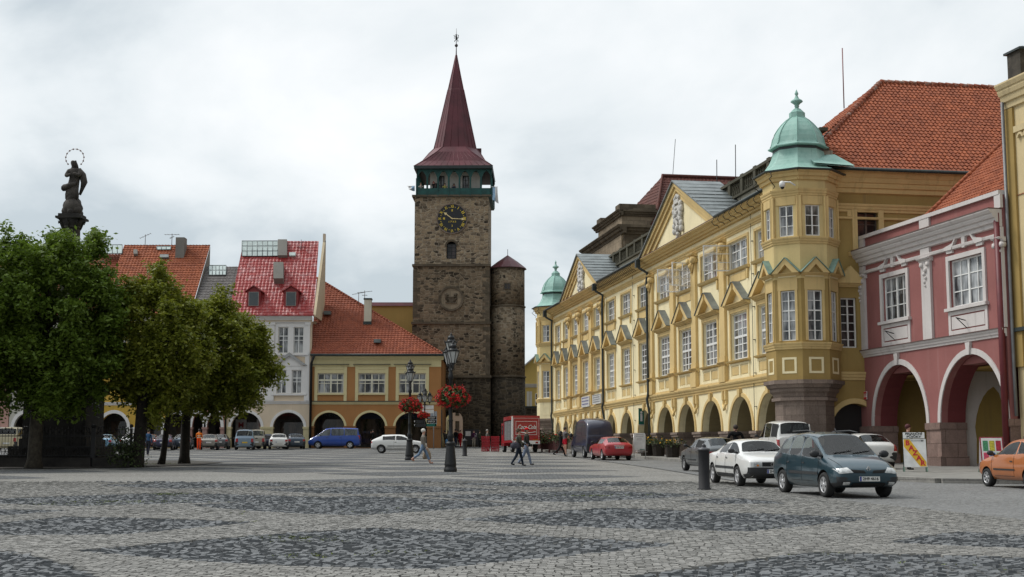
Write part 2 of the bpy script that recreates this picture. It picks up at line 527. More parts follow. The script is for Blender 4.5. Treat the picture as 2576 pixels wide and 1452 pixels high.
# ------------------------------------------------------------------ ground
def cobble_mat(name, c1, c2, joint, scale, stretch=(1, 1, 1), bstr=0.6, spec=0.25):
 m, t, b = material(name)
 tcn = t.nodes.new('ShaderNodeTexCoord')
 mp = t.nodes.new('ShaderNodeMapping'); mp.inputs['Scale'].default_value = stretch
 t.links.new(tcn.outputs['Object'], mp.inputs[0])
 vo = t.nodes.new('ShaderNodeTexVoronoi'); vo.inputs['Scale'].default_value = scale; vo.inputs['Randomness'].default_value = 0.7
 ve = t.nodes.new('ShaderNodeTexVoronoi'); ve.feature = 'DISTANCE_TO_EDGE'; ve.inputs['Scale'].default_value = scale; ve.inputs['Randomness'].default_value = 0.7
 t.links.new(mp.outputs[0], vo.inputs['Vector']); t.links.new(mp.outputs[0], ve.inputs['Vector'])
 sp = t.nodes.new('ShaderNodeSeparateColor'); t.links.new(vo.outputs['Color'], sp.inputs[0])
 c = mixc(t, sp.outputs[0], c1, c2)
 c = mixc(t, maprange(t, noise(t, 0.25, 6, 0.65), 0.35, 0.7, 0.0, 0.3), c, sh(c1, 0.7))
 c = mixc(t, maprange(t, ve.outputs['Distance'], 0.02, 0.12, 1.0, 0.0), c, joint)
 t.links.new(c, b.inputs['Base Color'])
 b.inputs['Roughness'].default_value = 0.85; b.inputs['Specular IOR Level'].default_value = spec
 bump(t, b, maprange(t, ve.outputs['Distance'], 0.0, 0.25), bstr, 0.03)
 return m

def stone_mat(name, c1, c2, warm):
 m, t, b = material(name)
 g = t.nodes.new('ShaderNodeNewGeometry')
 c = mixc(t, g.outputs['Random Per Island'], c1, c2)
 c = mixc(t, maprange(t, noise(t, 0.5, 5, 0.6), 0.4, 0.7, 0.0, 0.35), c, warm)
 c = mixc(t, maprange(t, noise(t, 40, 3), 0.35, 0.7, 0.0, 0.25), c, sh(c1, 0.6))
 t.links.new(c, b.inputs['Base Color'])
 b.inputs['Roughness'].default_value = 0.72; b.inputs['Specular IOR Level'].default_value = 0.3
 bump(t, b, noise(t, 45, 3), 0.4, 0.008)
 return m

M['light_far'] = cobble_mat('light_cobbles', (0.225, 0.22, 0.207), (0.295, 0.288, 0.27), (0.13, 0.125, 0.112), 8.0)
M['dark_far'] = cobble_mat('dark_cobbles', (0.095, 0.10, 0.106), (0.165, 0.171, 0.176), (0.04, 0.04, 0.036), 6.0)
M['road'] = cobble_mat('road_setts', (0.165, 0.167, 0.167), (0.235, 0.236, 0.232), (0.11, 0.11, 0.105), 7.0, bstr=0.35)
M['light_stone'] = stone_mat('light_granite', (0.225, 0.22, 0.206), (0.272, 0.265, 0.249), (0.24, 0.23, 0.208))
M['dark_stone'] = stone_mat('dark_basalt', (0.10, 0.107, 0.114), (0.175, 0.183, 0.19), (0.13, 0.132, 0.13))
M['joint'] = plain('joint_earth', (0.185, 0.178, 0.16), 0.95, var=0.25, scale=4)
M['joint_dark'] = plain('dark_joint_earth', (0.05, 0.05, 0.047), 0.95, var=0.4, scale=4)
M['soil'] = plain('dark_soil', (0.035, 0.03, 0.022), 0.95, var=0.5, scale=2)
M['kerb'] = ashlar('kerb_granite', (0.25, 0.24, 0.22), 0.8, var=0.2)
M['earth'] = plain('distant_ground', (0.18, 0.18, 0.165), 0.9, var=0.2, scale=0.3)

def sloped(pts, dz, n=1):
 """a sheet lying on the slope; pts are (x,y) polygons"""
 mb = MB()
 for q in pts:
  tri = tessellate_polygon([[Vector((p[0], p[1], 0)) for p in q]])
  mb.add([(p[0], p[1], gz(p[1]) + dz) for p in q], [tuple(reversed(t)) for t in tri])
 return mb

gmb = MB()
ys = [-80, 230, 3000]
for i in range(2):
 gmb.add([(-900, ys[i], gz(ys[i]) - 0.075), (900, ys[i], gz(ys[i]) - 0.075), (900, ys[i + 1], gz(ys[i + 1]) - 0.075), (-900, ys[i + 1], gz(ys[i + 1]) - 0.075)], [(0, 1, 2, 3)])
tag(gmb.build('ground', M['earth']), kind='structure')

EDGE = [(13.2, 3.0), (11.6, 16.0), (9.35, 25.5), (8.6, 28.6), (7.7, 33.0), (7.4, 36.5), (7.45, 43.5), (6.35, 61.0), (3.9, 89.0), (1.0, 120.0), (-4.0, 139.0)]
def edge_x(y):
 for (xa, ya), (xb, yb) in zip(EDGE, EDGE[1:]):
  if ya <= y <= yb:
   return xa + (xb - xa) * (y - ya) / (yb - ya)
 return EDGE[0][0] if y < EDGE[0][1] else EDGE[-1][0]
KERB = [(-4.0, 162.0), (1.6, 121.0), (7.36, 85.9), (12.72, 45.6), (13.4, 43.9), (15.95, 42.9), (16.7, 38.0), (19.0, 25.0), (22.0, 5.0)]

NEAR = 43.0
road = [(p[0], p[1]) for p in reversed(EDGE)] + [(13.2, -60), (60, -60), (60, 5)] + [(p[0], p[1]) for p in reversed(KERB)] + [(-12, 170), (-12, 139)]
tag(sloped([road], 0.0).build('road', M['road']), kind='structure')
far_sq = [(-70, NEAR)] + [(edge_x(NEAR), NEAR)] + [p for p in EDGE if p[1] > NEAR] + [(-12, 139), (-12, 170), (-70, 170)]
tag(sloped([far_sq], -0.02).build('light_cobbles', M['light_far']), kind='structure')
near_sq = [(-70, -60), (13.2, -60)] + [p for p in EDGE if p[1] < NEAR] + [(edge_x(NEAR), NEAR), (-70, NEAR)]
tag(sloped([near_sq], -0.026).build('joint_earth', M['joint']), kind='structure')


# sidewalk and kerb
swalk = KERB + [(60, 5), (60, 175), (20, 175)]
tag(sloped([swalk], 0.14).build('sidewalk', M['paving']), kind='structure')
kb = MB()
for (xa, ya), (xb, yb) in zip(KERB, KERB[1:]):
 d = Vector((xb - xa, yb - ya, 0)); nrm = Vector((d.y, -d.x, 0)).normalized() * 0.22
 if nrm.x > 0 and abs(d.y) > abs(d.x): nrm = -nrm
 if abs(d.x) > abs(d.y): nrm = Vector((0, -0.22, 0))
 za, zb = gz(ya), gz(yb)
 q = [(xa - nrm.x * 0.05, ya - nrm.y * 0.05), (xb - nrm.x * 0.05, yb - nrm.y * 0.05), (xb + nrm.x, yb + nrm.y), (xa + nrm.x, ya + nrm.y)]
 z4 = [za, zb, zb, za]
 kb.add([(p[0], p[1], z + 0.146) for p, z in zip(q, z4)] + [(p[0], p[1], z - 0.05) for p, z in zip(q, z4)],
           [(0, 1, 2, 3), (2, 3, 7, 6), (0, 3, 7, 4), (1, 2, 6, 5), (0, 1, 5, 4)])
tag(kb.build('kerb', M['kerb']), kind='structure')

# dark cobble diamonds: the near ones as surveyed, the rest of the field on the same lattice
DIAM = [[(-5.9, 19.0), (-2.3, 23.4), (2.4, 20.1), (-1.0, 16.4)],
  [(-1.0, 25.6), (2.0, 29.4), (6.75, 26.1), (3.8, 22.5)],
  [(1.2, 15.4), (4.0, 18.8), (9.6, 16.3), (5.0, 12.2)],
  [(5.4, 20.3), (7.1, 22.5), (9.2, 20.2), (8.3, 19.0)],
  [(-9.6, 22.5), (-8.4, 26.4), (-4.5, 24.9), (-6.0, 22.0)],
  [(-7.1, 30.6), (-4.0, 34.7), (0.4, 31.0), (-3.0, 27.0)],
  [(-12.8, 32.7), (-9.0, 36.9), (-4.2, 33.7), (-9.3, 30.1)],
  [(-2.5, 34.7), (2.3, 38.2), (4.8, 35.1), (1.5, 32.0)],
  [(3.8, 32.3), (5.2, 33.9), (6.1, 31.3), (4.6, 31.2)],
  [(-11.2, 17.5), (-8.4, 20.6), (-4.0, 14.5), (-8.0, 13.2)],
  [(-15.5, 24.5), (-13.0, 29.5), (-8.9, 28.3), (-12.0, 22.9)],
  [(-16.6, 19.0), (-13.6, 22.4), (-9.9, 19.2), (-13.2, 16.0)], [(-22.5, 28.0), (-19.0, 31.6), (-15.6, 28.6), (-19.0, 25.0)],
  [(-15.0, 46.2), (-11.8, 54.0), (-5.9, 48.6), (-9.9, 43.2)]]
def lattice():
 out = []
 for a in range(-6, 26):
  for b in range(-12, 20):
   x = -3.5 + 5.1 * a - 5.3 * b; y = 30.9 + 4.3 * a + 3.5 * b
   if y < 38.4 or y > 136 or x < -62: continue
   if x + 3.6 > edge_x(y): continue
   if abs(x + 10.6) < 6.0 and abs(y - 48.3) < 5.5: continue
   w = 3.5; h = 3.05
   out.append([(x - w, y + 0.2), (x + 0.3, y + h), (x + w, y - 0.2), (x - 0.3, y - h)])
 return out
FARD = lattice()
def curved(q, k=0.06):
 out = []
 n = len(q)
 for i in range(n):
  a, b = Vector(q[i]), Vector(q[(i + 1) % n])
  d = b - a; nn = Vector((d.y, -d.x)) * k
  c = sum((Vector(p) for p in q), Vector((0, 0))) / n
  if (a + d / 2 - c).dot(nn) < 0: nn = -nn
  for s in (0.0, 0.25, 0.5, 0.75):
   p = a + d * s + nn * math.sin(PI * s) * (1 if i % 2 else 0.3)
   out.append((p.x, p.y))
 return out
DC = [curved(q) for q in DIAM]
tag(sloped([curved(q, 0.04) for q in FARD if min(p[1] for p in q) > NEAR - 3.0], -0.014).build('dark_cobbles', M['dark_far']), kind='structure')
NEARPOLY = DC + [curved(q, 0.04) for q in FARD if min(p[1] for p in q) <= NEAR + 1]

def inside(P, q):
 x, y = P[:, 0], P[:, 1]
 r = np.zeros(len(P), dtype=bool)
 for i in range(len(q)):
  x1, y1 = q[i]; x2, y2 = q[(i + 1) % len(q)]
  c = ((y1 > y) != (y2 > y)) & (x < (x2 - x1) * (y - y1) / (y2 - y1 + 1e-12) + x1)
  r ^= c
 return r

tag(sloped([q for q in NEARPOLY], -0.021).build('dark_joint_earth', M['joint_dark']), kind='structure')
rng = np.random.default_rng(11)
def stones(name, sx, sy, mat_, want_dark, jit, tilt, high, y0=11.0, y1=NEAR + 2.5, rot=0.0, rows=0.0):
 ny = int((y1 - y0) / sy); pts = []
 for j in range(ny):
  y = y0 + (j + 0.5) * sy
  half = 0.46 * y + 5.0
  n = int(2 * half / sx)
  x = -half + (np.arange(n) + (0.5 if j % 2 else 0.0) + rng.uniform(-0.2, 0.2)) * sx
  pts.append(np.stack([x, np.full(n, y)], 1))
 P = np.concatenate(pts)
 P[:, 1] += rows * np.sin(P[:, 0] * 0.55 + 0.3 * np.sin(P[:, 1])) - rot * P[:, 0]
 P += rng.normal(0, jit, P.shape) * np.array([sx, sy])
 ex = np.interp(P[:, 1], [p[1] for p in EDGE], [p[0] for p in EDGE])
 P = P[(P[:, 0] < ex - 0.05) & (P[:, 1] > y0 - 1) & (P[:, 1] < y1 - 4.5 + 4.5 * rng.uniform(0, 1, len(P)) ** .5)]
 Q = P + rng.normal(0, 0.025, P.shape)
 d = np.zeros(len(P), dtype=bool)
 for q in NEARPOLY: d |= inside(Q, q)
 P = P[d if want_dark else ~d]
 n = len(P)
 lo = 0.44 if want_dark else 0.475
 wx = sx * rng.uniform(lo, 0.51, n); wy = sy * rng.uniform(lo, 0.5, n)
 a = rng.normal(0, 0.16 if want_dark else 0.06, n) - rot
 hz = rng.uniform(0.4, 1.0, n) * high - high
 tx = rng.normal(0, tilt, n); ty = rng.normal(0, tilt, n)
 V = np.zeros((n, 8, 3), dtype=np.float32)
 cs, sn = np.cos(a), np.sin(a)
 for k, (ux, uy) in enumerate(((-1, -1), (1, -1), (1, 1), (-1, 1))):
  jx = ux * wx * rng.uniform(0.86, 1.08, n); jy = uy * wy * rng.uniform(0.86, 1.08, n)
  for lev in (0, 1):
   f = 1.0 if lev == 0 else (0.78 if want_dark else 0.92)
   lx, ly = jx * f, jy * f
   V[:, k + 4 * lev, 0] = P[:, 0] + lx * cs - ly * sn
   V[:, k + 4 * lev, 1] = P[:, 1] + lx * sn + ly * cs
   V[:, k + 4 * lev, 2] = -0.05 if lev == 0 else hz + tx * lx + ty * ly
 V[:, :, 2] += (SLOPE * P[:, 1])[:, None]
 V[:, :, 2] += (0.014 * (1.0 + np.sin(P[:, 0] * 0.7 + 1) * np.sin(P[:, 1] * 0.5)))[:, None] * np.array([0] * 4 + [1] * 4)
 base = (np.arange(n) * 8)[:, None]
 F = np.concatenate([base + np.array(f) for f in ((4, 5, 6, 7), (0, 1, 5, 4), (1, 2, 6, 5), (2, 3, 7, 6), (3, 0, 4, 7))])
 return tag(link(name, np_mesh(name, V.reshape(-1, 3), F, mat_)), kind='structure')
stones('light_cobble_stones', 0.105, 0.10, M['light_stone'], False, 0.07, 0.025, 0.008, rot=0.05, rows=0.12)
stones('dark_cobble_stones', 0.14, 0.115, M['dark_stone'], True, 0.16, 0.13, 0.034, rot=0.1)

# soil under the trees
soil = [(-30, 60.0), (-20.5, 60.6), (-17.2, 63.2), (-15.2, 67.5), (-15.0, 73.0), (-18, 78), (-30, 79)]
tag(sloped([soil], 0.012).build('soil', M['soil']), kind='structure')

# grass in the joints
gr = MB()
patches = [(700, 1353, 0.9, 0.35, 260), (760, 1362, 0.7, 0.2, 60), (540, 1332, 0.25, 0.12, 40), (430, 1243, 0.5, 0.5, 70), (300, 1262, 2.2, 0.6, 110), (150, 1270, 1.6, 0.6, 70), (400, 1290, 2.0, 0.7, 60),
           (760, 1398, 0.5, 0.3, 20), (1010, 1390, 0.8, 0.5, 26), (1490, 1247, 0.9, 0.5, 60), (1650, 1245, 0.6, 0.4, 30), (640, 1313, 0.2, 0.15, 20), (2420, 1420, 1.6, 0.5, 8), (2330, 1315, 1.0, 0.8, 14), (2060, 1395, 0.8, 0.4, 10), (1180, 1285, 2.5, 1.2, 50), (2000, 1330, 1.5, 0.8, 40),
           (380, 1168, 1.2, 0.8, 160), (430, 1166, 1.0, 0.6, 60)]
for px, py, wx, wy, n in patches:
 g = gnd(px, py)
 for _ in range(n):
  x = g.x + random.gauss(0, wx * 0.5); y = g.y + random.gauss(0, wy * 0.5)
  h = random.uniform(0.0, 0.02) * (2.2 if py < 1180 else 1.0); a = random.uniform(0, PI)
  for _k in range(4):
   a += random.uniform(0.4, 1.2); l = random.uniform(0.01, 0.05); z = gz(y) - 0.005
   ox, oy = random.gauss(0, 0.03), random.gauss(0, 0.03)
   dx_, dy_ = math.cos(a) * 0.012, math.sin(a) * 0.012
   gr.add([(x + ox - dx_, y + oy - dy_, z), (x + ox + dx_, y + oy + dy_, z), (x + ox + math.sin(a) * l, y + oy + math.cos(a) * l, z + 0.012 + h)], [(0, 1, 2)])
M['grass'] = plain('grass_blades', (0.15, 0.19, 0.03), 0.8, var=0.4, scale=2)
tag(gr.build('grass', M['grass']), 'short green grass growing in the joints of the cobbles', 'grass', kind='stuff')
# ------------------------------------------------------------------ shared building parts
def window(parent, x, z, w, h, cols, rows, frame_m, glass_m, y=0.0, rec=0.14, transom=None, bar=0.035, fr=0.07, mid=0.07, name='window', Mx=None, curtain=False):
 """casement window standing in a wall opening: frame with glazing bars, its panes as a sub-part"""
 f = MB(); y0 = y + rec; y1 = y0 + 0.07
 f.box(x, x + fr, y0, y1, z, z + h); f.box(x + w - fr, x + w, y0, y1, z, z + h)
 f.box(x + fr, x + w - fr, y0 + 0.003, y1, z, z + fr); f.box(x + fr, x + w - fr, y0 + 0.003, y1, z + h - fr, z + h)
 if mid: f.box(x + w / 2 - mid / 2, x + w / 2 + mid / 2, y0 - 0.004, y1, z + fr, z + h - fr)
 if transom: f.box(x + fr, x + w - fr, y0 - 0.008, y1, z + h * transom - mid / 2, z + h * transom + mid / 2)
 for i in range(1, cols):
  if mid and abs(i / cols - 0.5) < 1e-3: continue
  c = x + w * i / cols
  f.box(c - bar / 2, c + bar / 2, y0 + 0.012, y1, z + fr, z + h - fr)
 for j in range(1, rows):
  c = z + h * j / rows
  if transom and abs(j / rows - transom) < 0.06: continue
  f.box(x + fr, x + w - fr, y0 + 0.016, y1, c - bar / 2, c + bar / 2)
 p = MB(); p.box(x + 0.02, x + w - 0.02, y1 - 0.02, y1 + 0.03, z + 0.02, z + h - 0.02)
 if Mx is not None:
  f.v = [tuple(Mx @ Vector(q)) for q in f.v]; p.v = [tuple(Mx @ Vector(q)) for q in p.v]
 fo = f.build(name, frame_m, parent)
 p.build('pane', glass_m, fo)
 return fo

def cornice(mb, x0, x1, z0, z1, out, y=0.0, mi=0, steps=3, Mx=None):
 """stepped moulding growing outwards with height"""
 pr = [(y + 0.02, z0)]
 for i in range(steps):
  o = out * (i + 1) / steps; za = z0 + (z1 - z0) * i / steps; zb = z0 + (z1 - z0) * (i + 1) / steps
  pr += [(y - o * 0.85, za + (zb - za) * 0.15), (y - o, zb - (zb - za) * 0.25), (y - o, zb)]
 pr += [(y + 0.02, z1)]
 return mb.mould(x0, x1, pr, mi, Mx)

def tile_roof(poly, tw, th, mat_, name, parent, amp=0.04, step=0.05, sub=4, eave=None):
 """clay tiles modelled as a corrugated stepped sheet, cut to a roof plane given by 3-D corner points (first edge = eave, left to right seen from outside)"""
 P = [Vector(p) for p in poly]
 ex = (P[1] - P[0]).normalized()
 nn = (P[1] - P[0]).cross(P[-1] - P[0]).normalized()
 if nn.z < 0: nn = -nn
 up = nn.cross(ex)
 if up.z < 0: up = -up
 us = [(p - P[0]).dot(ex) for p in P]; vs_ = [(p - P[0]).dot(up) for p in P]
 u0, u1, v1 = min(us) - 0.1, max(us) + 0.1, max(vs_) + 0.2
 nu = max(2, int((u1 - u0) / tw * sub)); nr = max(1, int(v1 / th) + 1)
 uu = np.linspace(u0, u1, nu + 1)
 w = amp * (np.sin(uu / tw * 2 * np.pi) + 0.35 * np.sin(uu / tw * 4 * np.pi))
 rows = []
 for j in range(nr):
  jit = np.random.default_rng(j).normal(0, 0.006, nu + 1)
  for v, lift in ((j * th - 0.02, step), ((j + 1) * th - 0.021, 0.0)):
   rows.append((uu, np.full(nu + 1, v), w + lift + jit))
 A = np.array([np.stack(r, 1) for r in rows]).reshape(-1, 3)
 e1, e2, e3, o = np.array(ex), np.array(up), np.array(nn), np.array(P[0])
 V = o + A[:, :1] * e1 + A[:, 1:2] * e2 + A[:, 2:3] * e3
 nx = nu + 1; F = []
 i = np.arange(nu)
 for j in range(len(rows) - 1):
  a = j * nx + i
  F.append(np.stack([a, a + 1, a + nx + 1, a + nx], 1))
 me = np_mesh(name, V, np.concatenate(F), mat_)
 bm = bmesh.new(); bm.from_mesh(me)
 cen = sum(P, Vector()) / len(P)
 for k in range(len(P)):
  a, b_ = P[k], P[(k + 1) % len(P)]
  if k == 0: continue
  pn = (b_ - a).cross(nn).normalized()
  if (cen - a).dot(pn) > 0: pn = -pn
  g = bm.verts[:] + bm.edges[:] + bm.faces[:]
  bmesh.ops.bisect_plane(bm, geom=g, plane_co=a, plane_no=pn, clear_outer=True)
 bm.to_mesh(me); bm.free()
 o_ = link(name, me, parent)
 return o_

# ------------------------------------------------------------------ the long yellow palace on the right
FA = (24.6 - 0.1717 * 69, 69.0); FB = (24.6 - 0.1717 * 129, 129.0)
CF = Frame(FB[0], FB[1], FA[0] - FB[0], FA[1] - FB[1])
pal = thing('palace', 'long pale yellow arcaded palace with ochre pilasters, pediments and copper domed corner turrets', 'building', (CF.o.x, CF.o.y, 0), CF.rot)
AX = [9.2, 12.5, 16.15, 20.0, 24.0, 28.3, 32.7, 37.45, 42.35, 46.9, 51.65, 56.6, 60.9]        # window axes along the facade
AW = [1.95, 2.1, 2.1, 2.2, 2.3, 2.7, 3.2, 3.3, 3.45, 3.3, 3.5, 3.65, 3.4]                    # arch widths
WW = [1.7, 1.75, 1.85, 1.95, 2.0, 2.2, 2.3, 2.4, 2.55, 2.5, 2.6, 2.7, 2.7]
PIL = [14.3, 18.05, 22.0, 25.75, 39.5, 44.45, 48.9, 54.15]
X0, X1 = 6.0, 64.4
def cap_z(x): return 3.95 - 0.0155 * (x - 9)          # the capitals step down with the street
ZM0, ZM1 = 5.45, 5.85     # string course over the arcade
ZW0, ZW1 = 6.98, 9.45     # tall windows
ZU0, ZU1 = 11.82, 13.34   # upper windows
ZE0, ZE1 = 13.72, 14.8    # entablature
holes = []
for x, w in zip(AX, AW):
 zc = cap_z(x); r = w / 2
 holes.append(archp(x, w, min(zc, 5.02 - r * 0.95), 0.2, 14, rise=5.02 - min(zc, 5.02 - r * 0.95)))
for x, w in zip(AX, WW):
 holes.append(rect(x - w / 2, x + w / 2, ZW0, ZW1))
 holes.append(rect(x - w * 0.58, x + w * 0.58, ZU0, ZU1))
wl = MB().wall([(X0, -0.5), (X1, -0.5), (X1, ZE1), (X0, ZE1)], holes, 0.0, 0.35)
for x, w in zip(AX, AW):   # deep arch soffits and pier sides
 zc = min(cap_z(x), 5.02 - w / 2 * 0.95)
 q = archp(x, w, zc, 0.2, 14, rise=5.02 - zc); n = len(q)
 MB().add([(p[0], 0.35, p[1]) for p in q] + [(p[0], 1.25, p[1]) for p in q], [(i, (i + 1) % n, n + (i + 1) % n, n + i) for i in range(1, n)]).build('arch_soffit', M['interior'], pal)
wl.build('wall', M['yellow'], pal)
# arcade passage: back wall, vault, far end
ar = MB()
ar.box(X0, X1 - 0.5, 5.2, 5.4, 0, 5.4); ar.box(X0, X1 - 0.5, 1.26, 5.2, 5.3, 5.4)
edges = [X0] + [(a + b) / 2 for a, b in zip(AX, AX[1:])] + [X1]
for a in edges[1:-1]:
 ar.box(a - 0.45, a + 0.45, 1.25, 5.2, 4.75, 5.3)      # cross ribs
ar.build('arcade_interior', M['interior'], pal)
for x in AX[1::2]:
 MB().box(x - 0.8, x + 0.8, 5.12, 5.19, 0.5, 4.1).build('arcade_door', M['dark'], pal)
# sandstone piers with capitals
for i in range(len(AX) + 1):
 xa = AX[i - 1] + AW[i - 1] / 2 if i > 0 else X0 + 1.2
 xb = AX[i] - AW[i] / 2 if i < len(AX) else X1 - 0.4
 if xb - xa < 0.15: continue
 zc = cap_z((xa + xb) / 2); p = MB()
 g = CF.gz((xa + xb) / 2)
 p.box(xa - 0.012, xb + 0.012, -0.06, 1.27, g - 0.2, zc - 0.28)
 p.box(xa - 0.09, xb + 0.09, -0.14, 1.33, zc - 0.28, zc - 0.13); p.box(xa - 0.15, xb + 0.15, -0.2, 1.38, zc - 0.13, zc)
 p.box(xa - 0.06, xb + 0.06, -0.13, 1.32, g - 0.2, g + 0.75)
 p.build('pier', M['sandstone'] if i > 4 else M['sandstone_dark'], pal)
# archivolts and keystones
for x, w in zip(AX, AW):
 zc = min(cap_z(x), 5.02 - w / 2 * 0.95); a = MB()
 k = (5.02 - zc) / (w / 2)
 Ms = Matrix.Translation((0, 0, zc)) @ Matrix.Scale(k, 4, (0, 0, 1))
 a.ring(x, 0, w / 2 + 0.005, w / 2 + 0.2, -0.07, 0.03, 18, M=Ms)
 a.prism([(x - 0.14, 4.98), (x + 0.14, 4.98), (x + 0.2, 5.42), (x - 0.2, 5.42)], -0.17, 0.02)
 for s in (-1, 1):
  a.box(x + s * (w / 2 + 0.1) - 0.095, x + s * (w / 2 + 0.1) + 0.095, -0.07, 0.03, cap_z(x), max(zc, cap_z(x) + 0.01))
 a.build('archivolt', M['ochre'], pal)
# string course, entablature, plinth bands
s_ = MB(); cornice(s_, X0 + 1.6, X1 - 1.3, ZM0, ZM1, 0.22); s_.box(X0 + 1.6, X1 - 1.3, -0.2, 0.02, ZM1 + 0.001, ZM1 + 0.05)
s_.box(X0 + 1.6, X1 - 1.3, -0.05, 0.02, ZM1 + 0.06, ZM1 + 0.16)
s_.build('string_course', M['ochre'], pal)
e_ = MB()
cornice(e_, X0 + 1.2, X1 - 1.0, ZE0, ZE0 + 0.3, 0.2)
cornice(e_, X0 + 1.2, X1 - 1.0, ZE0 + 0.6, ZE1, 0.75, steps=4)
e_.build('entablature', M['ochre'], pal)
for ga, gb in ((X0 + 1.0, 13.5), (27.3, 39.2), (55.2, X1 - 1.1)):
 gt = MB(); gt.tube([(ga, -0.82, ZE1 + 0.03), (gb, -0.82, ZE1 + 0.03)], 0.09, 6)
 gt.build('gutter', M['lead_dark'], pal)
MB().box(X0 + 1.2, X1 - 1.2, -0.76, 0.2, ZE1 + 0.002, ZE1 + 0.05).build('cornice_flashing', plain('red_brown_flashing', (0.10, 0.045, 0.035), 0.7), pal)
# iron lightning scrolls under the eave
for i in range(34):
 sc_ = MB()
 x = 26.8 + i * 0.42 if i < 26 else 55 + (i - 26) * 0.95
 sc_.tube([(x, -0.8, 14.75), (x + 0.1, -0.95, 14.55), (x + 0.02, -0.8, 14.4), (x + 0.12, -0.62, 14.36), (x + 0.05, -0.5, 14.26)], 0.02, 4)
 sc_.build('eave_scroll', M['iron'], pal)
# pilasters
for x in PIL:
 p = MB()
 p.box(x - 0.42, x + 0.42, -0.16, 0.02, ZM1 + 0.05, ZE0)
 p.box(x - 0.52, x + 0.52, -0.24, 0.02, ZM1 + 0.06, 6.75); cornice(p, x - 0.6, x + 0.6, 6.75, 7.0, 0.33)
 p.box(x - 0.47, x + 0.47, -0.2, 0.02, 7.02, 7.3)
 # Ionic capital
 cornice(p, x - 0.56, x + 0.56, 13.5, ZE0 - 0.01, 0.36, steps=2)
 for s in (-1, 1):
  p.tube([(x + s * 0.42, -0.38, 13.32), (x + s * 0.42, 0.0, 13.32)], 0.19, 10)
 p.box(x - 0.4, x + 0.4, -0.26, 0.02, 13.15, 13.5)
 p.ball((x, -0.26, 12.98), 0.17, 8, 5)
 for s in (-1, 1): p.tube([(x + s * 0.36, -0.2, 13.2), (x + s * 0.2, -0.22, 12.85), (x, -0.22, 12.6)], 0.06, 5)
 # hanging drop under the string course
 for s in (-0.24, 0.24):
  p.box(x + s - 0.1, x + s + 0.1, -0.16, 0.02, 4.95, 5.44); p.box(x + s - 0.07, x + s + 0.07, -0.12, 0.02, 4.72, 4.95)
 p.tube([(x - 0.24, -0.1, 4.72), (x, -0.14, 4.42), (x + 0.24, -0.1, 4.72)], 0.07, 6)
 p.build('pilaster', M['ochre'], pal)
